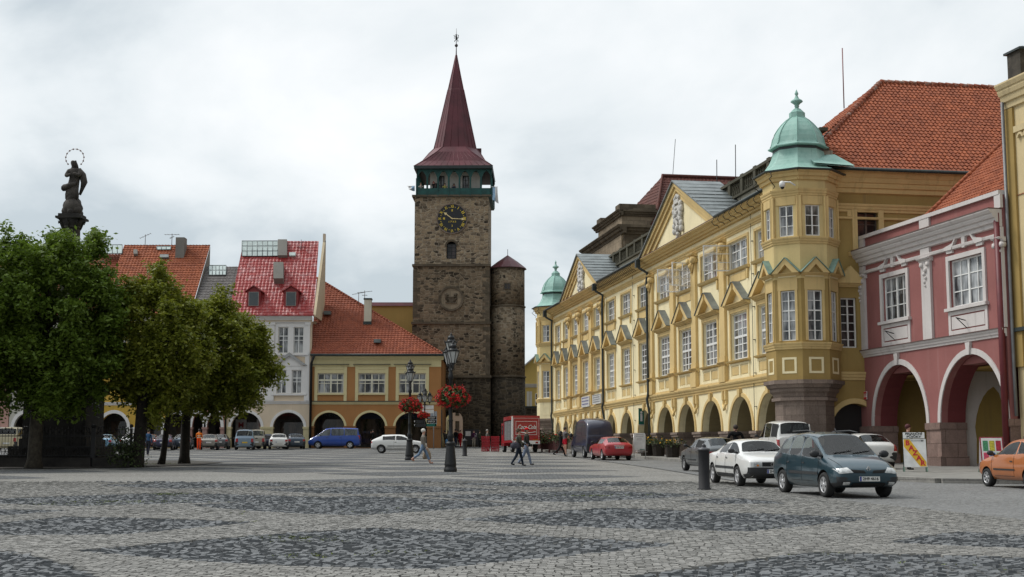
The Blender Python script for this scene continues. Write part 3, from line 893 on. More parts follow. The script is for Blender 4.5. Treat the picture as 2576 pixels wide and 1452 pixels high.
# windows with their surrounds
for i, (x, w) in enumerate(zip(AX, WW)):
 window(pal, x - w / 2, ZW0, w, ZW1 - ZW0, 4, 6, M['white_paint'], M['glass'], transom=0.5, fr=0.09, bar=0.05, mid=0.12)
 wu = w * 1.16
 window(pal, x - wu / 2, ZU0, wu, ZU1 - ZU0, 4, 3, M['white_paint'], M['glass'], fr=0.08, bar=0.045, mid=0.16)
 a = MB()
 # surround of the tall window
 for s in (-1, 1): a.box(x + s * (w / 2 + 0.1) - 0.1, x + s * (w / 2 + 0.1) + 0.1, -0.07, 0.02, ZW0 - 0.12, ZW1 + 0.28)
 a.box(x - w / 2, x + w / 2, -0.067, 0.02, ZW1 + 0.06, ZW1 + 0.28)
 a.build('window_surround', M['ochre'], pal)
 sl = MB(); sl.mould(x - w / 2 - 0.3, x + w / 2 + 0.3, [(0.02, ZW0 - 0.16), (-0.2, ZW0 - 0.1), (-0.24, ZW0 - 0.03), (0.1, ZW0 - 0.01)])
 sl.build('sill', M['ochre'], pal)
 # apron with two sunk panels
 ap = MB(); ap.wall(rect(x - w / 2 - 0.18, x + w / 2 + 0.18, 5.98, ZW0 - 0.17), [rect(x - w / 2, x - 0.12, 6.12, 6.7), rect(x + 0.12, x + w / 2, 6.12, 6.7)], -0.05, 0.07)
 ap.build('apron', M['yellow'], pal)
 for pa, pb in ((x - w / 2 + 0.1, x - 0.22), (x + 0.22, x + w / 2 - 0.1)):
  MB().box(pa, pb, -0.03, 0.01, 6.2, 6.62).build('apron_panel', M['ochre'], pal)
 # open triangular pediment with lead on its right-hand slope
 b = MB(); hw = w / 2 + 0.42; zb, zt = 9.95, 11.05
 cornice(b, x - hw, x + hw, zb - 0.2, zb, 0.34)
 for s in (-1, 1): b.box(x + s * (w / 2 - 0.3) - 0.3, x + s * (w / 2 - 0.3) + 0.3, -0.1, 0.02, 9.75, 9.8)
 for s in (-1, 1):
  gap = 0.14
  q = [(x + s * hw, zb + 0.003), (x + s * (hw - 0.5), zb + 0.003), (x + s * gap, zt - 0.36), (x + s * gap, zt)]
  b.prism(q if s < 0 else q[::-1], -0.38, 0.02)
 b.build('pediment', M['ochre'], pal)
 lc = MB()
 for s in (-1, 1):
  q = [(x + s * (hw + 0.05), zb + 0.01), (x + s * 0.14, zt + 0.015), (x + s * 0.14, zt + 0.055), (x + s * (hw + 0.05), zb + 0.05)]
  lc.prism(q, -0.43, 0.01)
 lc.build('pediment_flashing', M['lead'], pal)
 # upper window trim with brackets
 u = MB()
 for s in (-1, 1): u.box(x + s * (wu / 2 + 0.08) - 0.08, x + s * (wu / 2 + 0.08) + 0.08, -0.06, 0.02, ZU0, ZU1 + 0.16)
 u.box(x - wu / 2, x + wu / 2, -0.057, 0.02, ZU1 + 0.02, ZU1 + 0.16)
 u.mould(x - wu / 2 - 0.28, x + wu / 2 + 0.28, [(0.02, ZU0 - 0.2), (-0.14, ZU0 - 0.14), (-0.22, ZU0 - 0.02), (0.1, ZU0)])
 for s in (-1, 1): u.prism([(x + s * wu / 2 - 0.12, ZU0 - 0.2), (x + s * wu / 2 + 0.12, ZU0 - 0.2), (x + s * (wu / 2 - 0.02) + 0.05, ZU0 - 0.72), (x + s * (wu / 2 - 0.02) - 0.05, ZU0 - 0.72)], -0.1, 0.02)
 if i % 2 == 1: u.box(x - wu / 2 + 0.35, x + wu / 2 - 0.35, -0.04, 0.02, 11.12, 11.56)
 u.build('upper_window_trim', M['ochre'], pal)
# two windows whose casements stand open
for x, w in ((AX[9], WW[9] * 1.16), (AX[11], WW[11] * 1.16)):
 for s in ((-1, 1) if x < 50 else (-1,)):
  ang = R(100) if s < 0 else R(-100)
  Mx = Matrix.Translation((x + s * (w / 2 - 0.05), 0.1, 0)) @ Matrix.Rotation(-ang, 4, 'Z') @ Matrix.Translation((0 if s < 0 else -w * 0.48, 0, 0))
  window(pal, 0, ZU0 + 0.05, w * 0.48, ZU1 - ZU0 - 0.1, 2, 3, M['white_paint'], M['clear'], rec=0.0, fr=0.06, mid=0, name='open_casement', Mx=Mx)
# big pediments with coats of arms
PB = 2.2
def big_pediment(xa, xb, zb, zt):
 xm = (xa + xb) / 2; t = MB()
 t.prism([(xa + 0.8, zb), (xb - 0.8, zb), (xm, zt - 0.6)], -0.36, 0.4)
 t.build('gable_field', M['yellow'], pal)
 k = MB()
 for s in (-1, 1):
  e = xa if s < 0 else xb
  for (o, a, b2) in ((-0.72, 0.0, 0.30), (-0.60, 0.30, 0.58), (-0.47, 0.58, 0.95)):
   q = [(e + s * 0.0, zb + 0.02), (e - s * (a * 1.9), zb + 0.02)]
   sl = (zt - zb) / abs(xm - e)
   d0, d1 = a, b2
   q = [(e - s * d0 / sl * 1.0, zb + 0.01), (xm, zt - d0), (xm, zt - d1), (e - s * d1 / sl * 1.0, zb + 0.01)]
   k.prism(q, o + (0.002 if s > 0 else 0), 0.1)
 k.build('raking_cornice', M['ochre'], pal)
 r = MB()
 for s in (-1, 1):
  e = xa - 0.15 if s < 0 else xb + 0.15
  r.add([(e, -0.85, zb - 0.02), (xm, -0.85, zt + 0.06), (xm, PB, zt + 0.06), (e, PB, zb - 0.02),
               (e, -0.85, zb - 0.1), (xm, -0.85, zt - 0.02), (xm, PB, zt - 0.02), (e, PB, zb - 0.1)],
              [(0, 1, 2, 3), (4, 7, 6, 5), (0, 4, 5, 1), (0, 3, 7, 4), (1, 5, 6, 2), (2, 6, 7, 3)])
  for i in range(1, 10):   # standing seams
   f = i / 10; px_, pz = e + (xm - e) * f, zb + (zt - zb) * f + 0.05
   r.tube([(px_, -0.85, pz), (px_, PB, pz)], 0.025, 4)
 r.build('pediment_roof', M['lead'], pal)
 # carved coat of arms: crown, shield and mantling
 c = MB(); zc = zb + (zt - zb) * 0.42
 c.prism([(xm - 0.55, zc + 0.55), (xm + 0.55, zc + 0.55), (xm + 0.5, zc - 0.2), (xm, zc - 0.75), (xm - 0.5, zc - 0.2)], -0.22, 0.02)
 for s in (-1, 1):
  for j in range(6):
   c.ball((xm + s * (0.62 + 0.1 * math.sin(j * 1.7)), -0.12, zc + 0.6 - j * 0.3), 0.2, 7, 5, sc=(1, 0.8, 1.2))
 for j in range(4): c.ball((xm + 0.08 * (-1) ** j, -0.15, zc - 0.8 - j * 0.18), 0.2 - 0.03 * j, 7, 5)
 for j in range(-2, 3): c.ball((xm + j * 0.2, -0.16, zc + 1.02 + 0.08 * (2 - abs(j))), 0.13, 7, 5)
 c.box(xm - 0.45, xm + 0.45, -0.25, 0.0, zc + 0.7, zc + 0.95)
 for j in range(7): c.ball((xm + random.uniform(-.35, .35), -0.24, zc + random.uniform(-.4, .5)), 0.12, 6, 4)
 c.v = [(v[0], v[1] - 0.36, v[2]) for v in c.v]; c.build('coat_of_arms', M['stone_white'], pal)
big_pediment(39.3, 55.1, 14.84, 18.4)
big_pediment(13.6, 27.2, 14.84, 17.9)
# drainpipes
for x in (26.6, 39.1, 7.5):
 d = MB()
 d.tube([(x, -0.85, 14.8), (x, -0.85, 14.35), (x + 0.1, -0.75, 14.2), (x + 0.15, -0.25, 13.9), (x + 0.15, -0.3, 13.3), (x + 0.15, -0.28, 6.0), (x + 0.15, -0.36, 5.6), (x + 0.15, -0.22, 4.8), (x + 0.15, -0.24, CF.gz(x) + 0.15)], 0.085, 7)
 d.box(x - 0.16, x + 0.16, -1.0, -0.7, 14.25, 14.75)
 d.build('drainpipe', M['lead_dark'], pal)
lw = MB()
for x in (58.9, 34.9):
 lw.tube([(x, -0.1, 14.9), (x, -0.1, 3.2)], 0.014, 4)
 for j in range(6): lw.box(x, x + 0.16, -0.11, 0.0, 4.4 + j * 1.7, 4.43 + j * 1.7)
lw.build('lightning_conductor', M['iron'], pal)
# attic gallery with arched lights and a balustrade on top
AY, AZ = 1.8, 16.62
hl = []
for xa, xb in ((28.2, 39.0), (55.2, 63.2), (7.2, 13.0)):
 n = max(1, int((xb - xa) / 2.1))
 for i in range(n):
  hl.append(archp(xa + (i + 0.5) * (xb - xa) / n, 1.25, 15.65, 14.9, 10))
at_ = MB().wall([(7.0, 14.6), (X1 - 0.3, 14.6), (X1 - 0.3, AZ), (7.0, AZ)], hl, AY, 0.5)
at_.build('attic_wall', M['attic'], pal)
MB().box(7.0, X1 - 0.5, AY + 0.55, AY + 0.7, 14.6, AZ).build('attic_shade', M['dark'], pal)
bl = MB()
bl.box(6.8, X1 - 0.2, AY - 0.2, AY + 0.3, AZ, AZ + 0.14)
bl.build('balustrade_plinth', M['balustrade'], pal)
bl = MB(); bl.box(6.8, X1 - 0.2, AY - 0.16, AY + 0.26, AZ + 0.96, AZ + 1.12)
bl.build('balustrade_rail', M['balustrade'], pal)
bl = MB()
x = 7.2
k = 0
while x < X1 - 0.5:
 if k % 6 == 0: MB().box(x - 0.2, x + 0.2, AY - 0.14, AY + 0.24, AZ + 0.14, AZ + 1.2).build('balustrade_post', M['balustrade'], pal)
 else: bl.lathe([(0.06, AZ + 0.14), (0.11, AZ + 0.33), (0.05, AZ + 0.62), (0.08, AZ + 0.72), (0.06, AZ + 0.96)], 6, (x, AY + 0.04))
 x += 0.36; k += 1
tag(bl.build('balusters', M['balustrade'], pal), kind='stuff')
# flat terrace behind and body of the building
bd = MB(); bd.box(X0, X1 - 0.4, 5.5, 16.0, -0.5, 14.6); bd.box(X0, X1 - 0.4, 0.4, 5.5, 5.6, 14.7)
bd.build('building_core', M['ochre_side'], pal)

# south wing: side wall and tiled roof
SX = 64.4
side = MB()
sh_ = Matrix.Translation((SX, 0, 0)) @ Matrix.Rotation(R(90), 4, 'Z')       # local frame of the side wall: x runs into depth
def side_px(px, py):    # pixel on the side wall -> (depth, z)
 f = Frame(*CF.world(SX, 0)[:2], CF.i.x, CF.i.y)
 return f.px(px, py)
zs_e = side_px(2140, 436)[1]
wn = [side_px(2155, 530), side_px(2210, 600)]
wx0, wx1, wz1, wz0 = wn[0][0], wn[1][0], wn[0][1], wn[1][1] - 0.6
ax0 = side_px(2108, 1010)[0]
side.wall([(0, -0.5), (30, -0.5), (30, zs_e + 0.5), (0, zs_e + 0.5)],
          [rect(wx0, wx1, wz0, wz1), archp(2.9, 2.3, 3.2, 0.2), rect(2.35, 3.15, 7.0, 9.4)], 0.0, 0.4, M=sh_)
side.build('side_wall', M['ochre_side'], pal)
tr = MB()
cornice(tr, 0.5, 30, zs_e - 1.0, zs_e - 0.05, 0.5, Mx=sh_, steps=4)
tr.box(0.5, 30, -0.58, 0.0, zs_e - 0.045, zs_e + 0.1, M=sh_); cornice(tr, 0.5, 30, 13.55, 13.95, 0.18, Mx=sh_); cornice(tr, 0.5, 30, 13.2, 13.32, 0.09, Mx=sh_, steps=1)
for s, xx in ((-1, wx0), (1, wx1)): tr.box(xx + s * 0.14 - 0.13, xx + s * 0.14 + 0.13, -0.08, 0.02, wz0 - 0.1, wz1 + 0.2, M=sh_)
tr.box(wx0, wx1, -0.077, 0.02, wz1 + 0.02, wz1 + 0.2, M=sh_); tr.box(wx0 - 0.5, wx0 - 0.28, -0.06, 0.02, wz1 - 0.3, wz1 + 0.32, M=sh_)
cornice(tr, wx0 - 0.5, wx1 + 0.5, wz0 - 0.3, wz0 - 0.1, 0.2, Mx=sh_)
cornice(tr, 2.0, 30, ZM0, ZM1, 0.15, Mx=sh_)
tr.ring(2.9, 3.2, 1.16, 1.4, -0.08, 0.02, M=sh_)
cornice(tr, 2.1, 3.5, 9.9, 10.1, 0.3, Mx=sh_); tr.prism([(2.0, 10.1), (3.6, 10.1), (2.8, 10.9)], -0.3, 0.0, M=sh_)
tr.build('side_trim', M['ochre'], pal)
window(pal, wx0, wz0, wx1 - wx0, wz1 - wz0, 2, 3, plain('brown_window_frame', (0.10, 0.075, 0.06), 0.6), M['glass_dark'], rec=0.18, Mx=sh_, fr=0.06, mid=0.09)
window(pal, 2.35, 7.0, 0.8, 2.4, 2, 6, M['white_paint'], M['glass_dark'], rec=0.15, Mx=sh_)
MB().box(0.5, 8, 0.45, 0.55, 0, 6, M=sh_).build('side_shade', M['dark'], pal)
# roof: the peak where the two ridges meet
rxx = SX + 0.7; ze = zs_e + 0.1
best = None
for d in np.linspace(3, 14, 111):
 f = Frame(*CF.world(rxx - d, 0)[:2], CF.i.x, CF.i.y)
 p = f.px(2215, 207)
 e2 = abs(p[0] - d)
 if best is None or e2 < best[0]: best = (e2, d, p[1])
_, dpk, zpk = best
pk = (rxx - dpk, dpk, zpk)
tile_roof([(rxx, 0.2, ze), (rxx, 30, ze), (rxx - dpk, 30, zpk), pk], 0.24, 0.35, M['tile'], 'south_roof', pal, amp=0.034, step=0.045)
tile_roof([(56.5, 1.6, ze + 1.45), (rxx - 1.5, 1.6, ze + 1.45), pk, (56.5, dpk, zpk)], 0.24, 0.35, M['tile'], 'west_roof', pal, amp=0.034, step=0.045)
rd = MB()
for a, b_ in (((rxx - 0.2, 0.3, ze + 0.1), pk), (pk, (rxx - dpk, 30, zpk)), (pk, (56.5, dpk, zpk))):
 a, b_ = Vector(a), Vector(b_); L_ = (b_ - a).length; n = int(L_ / 0.42)
 for i in range(n):
  p, q = a.lerp(b_, i / n), a.lerp(b_, (i + 1.08) / n)
  rd.tube([p, q], [0.17, 0.12], 8)
rd.build('ridge_tiles', M['ridge'], pal)
gg = MB(); gg.tube([(rxx + 0.1, 1.4, ze - 0.05), (rxx + 0.1, 30, ze - 0.05)], 0.09, 6); gg.build('side_gutter', M['lead_dark'], pal)
lp = MB(); w0 = CF.px(2123, 262, dpk)
lp.tube([(w0[0], dpk, zpk - 0.2), (w0[0], dpk, CF.px(2123, 118, dpk)[1])], 0.035, 5)
tag(lp.build('lightning_rod', plain('reddish_rod', (0.25, 0.09, 0.09), 0.5), None, (CF.o.x, CF.o.y, 0), CF.rot), 'thin red lightning rod standing on the ridge of the orange tiled roof', 'rod')

# ------------------------------------------------------------------ corner turrets of the palace
def turret(cx, cy, full=True):
 A0 = R(22.5); rr = 1.735; ap = rr * math.cos(PI / 8)
 def zp(py): return at(2022, py, 64.4).z
 zk1, zk0 = zp(955), zp(1008)     # top and foot of the stone corbel
 def oct_(prof, mi=0, mb=None, sm=False):
  return mb.lathe([(r, z) for r, z in prof], 8, (cx, cy), mi, sm, A0)
 base = MB()
 oct_([(rr * 0.79, -0.3), (rr * 0.79, zk0), (rr * 0.88, zk0 + 0.03), (rr * 0.88, zk0 + 0.17), (rr * 0.83, zk0 + 0.19), (rr * 0.86, zk0 + 0.35), (rr * 0.93, zk0 + 0.46), (rr * 0.93, zk0 + 0.6), (rr * 0.98, zk0 + 0.62), (rr * 1.03, zk1 - 0.2), (rr * 1.09, zk1 - 0.18), (rr * 1.09, zk1)], mb=base)
 base.build('turret_corbel', M['sandstone'], pal)
 zz = dict(sill=zp(862), wl0=zp(856), wl1=zp(730), head=zp(700), pb=zp(688), pt=zp(652), s2=zp(597), wu0=zp(594), wu1=zp(515), m1=zp(492), fr=zp(465), ce=zp(427))
 # eight facet walls with window openings
 fw = 2 * rr * math.sin(PI / 8)
 wl_ = MB(); tr_ = MB(); fl_ = MB(); ye_ = MB()
 for k in range(8):
  a = k * PI / 4                                   # outward normal of the facet
  n = Vector((math.cos(a), math.sin(a), 0)); u = Vector((-n.y, n.x, 0))
  Mx = Matrix(((u.x, -n.x, 0, cx + n.x * ap), (u.y, -n.y, 0, cy + n.y * ap), (0, 0, 1, 0), (0, 0, 0, 1)))
  front = k in (6, 7, 0, 1, 5)
  hs = [rect(-0.36, 0.36, zz['wl0'], zz['wl1']), rect(-0.36, 0.36, zz['wu0'] + 0.03, zz['wu1'])] if front else []
  wl_.wall(rect(-fw / 2, fw / 2, zk1, zz['head']), hs[:1], 0.0, 0.25, M=Mx, edge=False)
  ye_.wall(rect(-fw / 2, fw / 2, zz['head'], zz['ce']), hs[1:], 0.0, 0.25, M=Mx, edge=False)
  cornice(tr_, -fw / 2 - 0.03, fw / 2 + 0.03, zz['sill'] - 0.3, zz['sill'] + 0.02, 0.14, Mx=Mx)
  cornice(tr_, -fw / 2 - 0.03, fw / 2 + 0.03, zz['s2'] - 0.3, zz['s2'] + 0.02, 0.14, Mx=Mx)
  cornice(tr_, -fw / 2 - 0.03, fw / 2 + 0.03, zz['m1'], zz['m1'] + 0.34, 0.12, Mx=Mx)
  cornice(tr_, -fw / 2 - 0.1, fw / 2 + 0.1, zz['fr'] + 0.22, zz['ce'] + 0.02, 0.36, Mx=Mx)
  for s in (-1, 1):   # corner strips and window frames
   tr_.box(s * fw / 2 - 0.13, s * fw / 2 + 0.13, -0.05, 0.02, zz['s2'] + 0.03, zz['m1'] - 0.01, M=Mx)
   tr_.box(s * 0.42 - 0.06, s * 0.42 + 0.06, -0.03, 0.02, zz['wl0'], zz['head'] - 0.02, M=Mx)
  tr_.box(-0.5, 0.5, -0.034, 0.02, zz['wl1'] + 0.02, zz['head'], M=Mx); tr_.box(-0.5, 0.5, -0.034, 0.02, zz['wu1'] + 0.02, zz['m1'] - 0.01, M=Mx)
  pn_ = MB(); pn_.wall(rect(-0.36, 0.36, zk1 + 0.3, zk1 + 1.05), [rect(-0.25, 0.25, zk1 + 0.4, zk1 + 0.95)], -0.012, 0.03, M=Mx)
  if front:
   pn_.build('turret_panel', M['yellow'], pal)
   MB().box(-0.45, 0.45, -0.05, 0.02, zz['head'] + 0.08, zz['head'] + 0.24, M=Mx).build('frieze_panel', M['yellow'], pal)
  # little triangular pediment
  cornice(tr_, -fw / 2 + 0.02, fw / 2 - 0.02, zz['pb'] - 0.1, zz['pb'] + 0.02, 0.26, Mx=Mx)
  for s in (-1, 1):
   q = [(s * (fw / 2 + 0.02), zz['pb'] + 0.025), (s * (fw / 2 - 0.3), zz['pb'] + 0.025), (0, zz['pt'] - 0.25), (0, zz['pt'] + 0.05)]
   tr_.prism(q, -0.28 + (0.002 if s > 0 else 0), 0.02, M=Mx)
   q = [(s * (fw / 2 + 0.06), zz['pb'] + 0.03), (0, zz['pt'] + 0.065), (0, zz['pt'] + 0.1), (s * (fw / 2 + 0.06), zz['pb'] + 0.07)]
   fl_.prism(q, -0.32 + (0.002 if s > 0 else 0), 0.02, M=Mx)
  if front:
   window(pal, -0.36, zz['wl0'], 0.72, zz['wl1'] - zz['wl0'], 2, 5, M['white_paint'], M['glass'], rec=0.06, transom=0.6, fr=0.05, bar=0.035, mid=0.06, Mx=Mx)
   window(pal, -0.36, zz['wu0'] + 0.03, 0.72, zz['wu1'] - zz['wu0'] - 0.03, 2, 3, M['white_paint'], M['glass'], rec=0.06, fr=0.05, bar=0.035, mid=0.06, Mx=Mx)
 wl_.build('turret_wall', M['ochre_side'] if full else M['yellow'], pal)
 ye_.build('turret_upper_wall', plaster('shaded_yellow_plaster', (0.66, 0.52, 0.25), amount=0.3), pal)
 tr_.build('turret_trim', M['ochre'], pal)
 fl_.build('turret_flashing', plain('dull_verdigris', (0.17, 0.26, 0.22), 0.7, var=.2), pal)
 d = MB()
 e0 = zz['ce'] + 0.03
 oct_([(rr * 1.26, e0 - 0.06), (rr * 1.26, e0), (rr * 1.08, e0 + 0.12), (rr * 0.92, e0 + 0.33), (rr * 0.8, e0 + 0.62), (rr * 0.73, e0 + 0.9), (rr * 0.69, zp(362))], mb=d)
 z0, z1 = zp(356), zp(275)
 d2 = [(rr * 0.69, z0 - 0.05), (rr * 0.83, z0 - 0.03), (rr * 0.83, z0 + 0.02)]
 for t in (0.06, 0.12, 0.3, 0.48, 0.64, 0.78, 0.9, 1.0):
  r = 0.735 * math.cos(t * PI / 2 * 0.93) ** 0.62 if t > 0.1 else 0.79 - 0.6 * t
  d2.append((rr * r, z0 + (z1 - z0) * t))
 oct_(d2, mb=d)
 oct_([(rr * 0.22, z1 - 0.05), (rr * 0.22, z1 + 0.22), (rr * 0.2, z1 + 0.24), (rr * 0.1, z1 + 0.42)], mb=d)
 zf, zt = zp(262), zp(203)
 d.lathe([(0.1, zf), (0.09, zf + 0.25), (0.12, zf + 0.28), (0.1, zf + 0.34), (0.16, zf + 0.42), (0.3, zf + 0.52), (0.28, zf + 0.58), (0.12, zf + 0.68), (0.08, zf + 0.78), (0.05, zf + 0.85), (0.09, zf + 0.9), (0.09, zf + 0.94), (0.01, zt)], 10, (cx, cy))
 # ribs on the dome
 for k in range(8):
  a = A0 + k * PI / 4
  d.tube([(cx + (r + 0.01) * math.cos(a), cy + (r + 0.01) * math.sin(a), z) for r, z in d2[3:]], 0.03, 4)
 d.build('turret_dome', M['copper'], pal)
 nk = MB(); oct_([(rr * 0.70, zp(366)), (rr * 0.70, z0 - 0.06)], mb=nk); nk.build('dome_neck', M['lead_dark'], pal)
 rim = MB(); oct_([(rr * 1.2, e0 - 0.1), (rr * 1.28, e0 - 0.08), (rr * 1.285, e0 - 0.02), (rr * 1.2, e0 - 0.065)], mb=rim); rim.build('turret_gutter', M['lead_dark'], pal)
 for a in (R(200), R(247), R(300)):
  hk = MB()
  c, s = math.cos(a), math.sin(a)
  hk.tube([(cx + r * c, cy + r * s, z) for r, z in ((2.1, e0 - 0.05), (2.02, e0 - 0.3), (2.2, e0 - 0.42), (2.0, e0 - 0.6), (1.8, e0 - 0.75), (1.9, e0 - 0.85))], 0.022, 4)
  hk.build('eave_hook', M['iron'], pal)
turret(64.02, 0.565)
turret(5.4, 0.565, False)
# copper apron between dome and tiled roof
ca = MB(); ca.add([(65.9, 0.6, zs_e + 0.12), (66.0, 2.6, zs_e + 0.02), (64.6, 2.2, zs_e + 0.85), (64.4, 0.8, zs_e + 0.8)], [(0, 1, 2, 3)]); ca.add([(65.9, 0.6, zs_e + 0.05), (66.0, 2.6, zs_e - 0.05), (64.6, 2.2, zs_e + 0.78), (64.4, 0.8, zs_e + 0.73)], [(3, 2, 1, 0)])
ca.build('copper_apron', M['copper'], pal)
# surveillance camera
cz = at(1968, 468, 64.3)
cv = thing('security_camera', 'white dome camera on a bracket under the eave of the near copper turret', 'camera', at(1968, 468, 64.1))
cv.rotation_euler = (0, 0, CF.rot + R(45))
m = MB(); m.lathe([(0.13, -0.05), (0.15, 0.1), (0.12, 0.2), (0.03, 0.24)], 10); m.build('housing', M['white_paint'], cv)
m = MB(); m.ball((0, 0, -0.06), 0.1, 8, 6); m.build('lens_dome', M['dark'], cv)
m = MB(); m.tube([(0.1, 0, 0.18), (0.35, 0.1, 0.16), (0.55, 0.25, 0.0)], 0.035, 6); m.build('bracket', M['white_paint'], cv)
# ------------------------------------------------------------------ church behind the palace
ch = thing('church', 'dark sandstone church with heavy cornices and steep dark red roof rising behind the palace', 'church', (CF.o.x, CF.o.y, 0), CF.rot)
c_ = MB(); c_.box(-22.6, -6.5, 10.0, 14.0, 0, 25.0)
c_.build('front', M['sandstone_dark'], ch)
M['church_stone'] = ashlar('church_sandstone', (0.30, 0.24, 0.17), 0.55, var=0.25)
c_ = MB(); c_.box(-19.0, -8.6, 10.3, 13.7, 25.0, 27.0); c_.box(-22.2, -6.9, 9.8, 14.0, 22.6, 24.2)
c_.build('attic_block', M['church_stone'], ch)
for x in (-18.0, -9.6): MB().box(x - 0.9, x + 0.9, 10.1, 13.9, 27.0, 27.7).build('attic_pier', M['sandstone_dark'], ch)
MB().box(-16.5, -11, 10.4, 13.6, 27.0, 27.5).build('attic_parapet', M['sandstone_dark'], ch)
for (xa, xb, z0, z1, o) in ((-22.6, -6.5, 24.2, 25.05, 0.9), (-22.6, -6.5, 21.6, 22.4, 0.7), (-19.0, -8.6, 26.4, 27.0, 0.6)):
 c_ = MB(); cornice(c_, xa - o, xb + o, z0, z1, o, y=10.0 if z0 < 26 else 10.3)
 for k in range(3):
  f = (k + 1) / 3
  c_.box(xb - 0.01, xb + o * f, 10.0, 14.3, z0 + (z1 - z0) * k / 3 + 0.002, z0 + (z1 - z0) * f)
 c_.build('cornice', M['sandstone_dark'], ch)
c_ = MB(); c_.box(-22.2, -6.7, 13.9, 45, 0, 24.3); c_.build('nave_wall', plaster('white_nave_plaster', (0.62, 0.6, 0.55)), ch)
M['maroon'] = plain('maroon_sheet_roof', (0.092, 0.019, 0.026), 0.5, 0.2, var=0.25, scale=0.6)
M['churchroof'] = tiles('dark_red_church_tile', (0.085, 0.026, 0.02), (0.12, 0.038, 0.026), dirt=(0.05, 0.03, 0.025), amt=0.5)
tile_roof([(-6.2, 13.2, 24.4), (-6.2, 45, 24.4), (-14.5, 45, 31.9), (-14.5, 16.3, 31.9)], 0.4, 0.5, M['churchroof'], 'nave_roof', ch, amp=0.02, step=0.04)
tile_roof([(-22.6, 10.1, 24.4), (-6.2, 12.9, 24.4), (-14.5, 16.3, 31.9)], 0.4, 0.5, M['churchroof'], 'hip_roof', ch, amp=0.02, step=0.04)
MB().tube([(-6.2, 13.0, 24.45), (-14.5, 16.3, 32.0), (-14.5, 45, 32.0)], 0.22, 6).build('ridge_tiles', M['churchroof'], ch)
c_ = MB(); c_.tube([(-6.0, 13.5, 24.3), (-6.0, 45, 24.3)], 0.16, 6); c_.build('gutter', M['lead'], ch)
c_ = MB(); c_.add([(-7.2, 13.8, 25.45), (-7.2, 14.6, 25.45), (-8.5, 14.9, 26.65), (-8.5, 14.2, 26.65)], [(0, 1, 2, 3)]); c_.build('skylight', M['white_paint'], ch)

# ------------------------------------------------------------------ gate tower
TY = 148.0
def tx(px): return at(px, 900, TY).x
def tz(py): return at(1135, py, TY).z
tw_x, tw_w = (tx(1037) + tx(1231)) / 2, tx(1231) - tx(1037)
tw = thing('gate_tower', 'tall square rubble stone gate tower with clock, green wooden gallery and maroon spire', 'tower', (tw_x, TY, 0), R(-1.2))
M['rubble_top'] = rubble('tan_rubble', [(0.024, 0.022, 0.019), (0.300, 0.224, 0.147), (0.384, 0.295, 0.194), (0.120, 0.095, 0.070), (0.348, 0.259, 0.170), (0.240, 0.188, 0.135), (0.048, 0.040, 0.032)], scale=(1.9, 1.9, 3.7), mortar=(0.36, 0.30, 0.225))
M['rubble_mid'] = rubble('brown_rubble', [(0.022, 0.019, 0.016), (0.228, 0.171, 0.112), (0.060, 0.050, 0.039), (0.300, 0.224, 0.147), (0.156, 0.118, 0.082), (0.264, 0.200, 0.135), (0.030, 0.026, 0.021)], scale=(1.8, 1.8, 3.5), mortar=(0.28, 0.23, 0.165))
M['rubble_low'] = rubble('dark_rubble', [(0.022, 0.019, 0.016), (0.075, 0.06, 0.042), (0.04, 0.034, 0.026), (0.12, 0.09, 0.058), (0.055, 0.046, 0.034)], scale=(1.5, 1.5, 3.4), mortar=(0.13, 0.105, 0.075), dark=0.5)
hw = tw_w / 2
GB, GT = gz(TY), tz(494)
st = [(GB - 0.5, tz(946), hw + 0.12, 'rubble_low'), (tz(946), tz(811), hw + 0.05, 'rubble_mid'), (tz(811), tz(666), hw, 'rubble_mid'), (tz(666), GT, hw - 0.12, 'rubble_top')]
gx = tx(1136) - tw_x; gw = tx(1165) - tx(1107)
gs = tz(1058); gtop = tz(1031)
for i, (za, zb, h, mk) in enumerate(st):
 s_ = MB()
 if i == 0:
  for (yy, dd) in ((-0.0, 0.0), (2 * hw, 0.0)):
   s_.wall(rect(-h, h, za, zb), [archp(gx, gw, gs, za + 0.05, 12, rise=gtop - gs)], yy, 0.01, edge=False)
  q = archp(gx, gw, gs, za + 0.05, 12, rise=gtop - gs); n = len(q)
  s_.add([(p[0], 0.01, p[1]) for p in q] + [(p[0], 2 * hw, p[1]) for p in q], [(k, (k + 1) % n, n + (k + 1) % n, n + k) for k in range(1, n)])
  for sx in (-1, 1): s_.add([(sx * h, 0, za), (sx * h, 2 * hw, za), (sx * h, 2 * hw, zb), (sx * h, 0, zb)], [(0, 1, 2, 3)])
 elif i == 3:
  wz0, wz1 = tz(651), tz(607); wxm = (tx(1121.5) + tx(1147)) / 2 - tw_x; ww = tx(1147) - tx(1121.5)
  s_.wall(rect(-h, h, za, zb), [archp(wxm, ww, wz1 - ww / 2, wz0, 10)], 0.12, 0.35, edge=False)
  s_.add([(-h, 0.12, za), (h, 0.12, za), (h, 2 * hw, za), (-h, 2 * hw, za), (-h, 0.12, zb), (h, 0.12, zb), (h, 2 * hw, zb), (-h, 2 * hw, zb)], [(1, 2, 6, 5), (2, 3, 7, 6), (3, 0, 4, 7), (4, 5, 6, 7)])
 else:
  s_.box(-h, h, 0.06 * i, 2 * hw, za, zb)
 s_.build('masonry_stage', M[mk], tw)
 if i:
  b_ = MB(); hh = st[i - 1][2] + 0.1
  b_.box(-hh, hh, -0.16, 2 * hw + 0.1, za - 0.18, za + 0.06)
  b_.build('string_course', M['sandstone_dark'], tw)
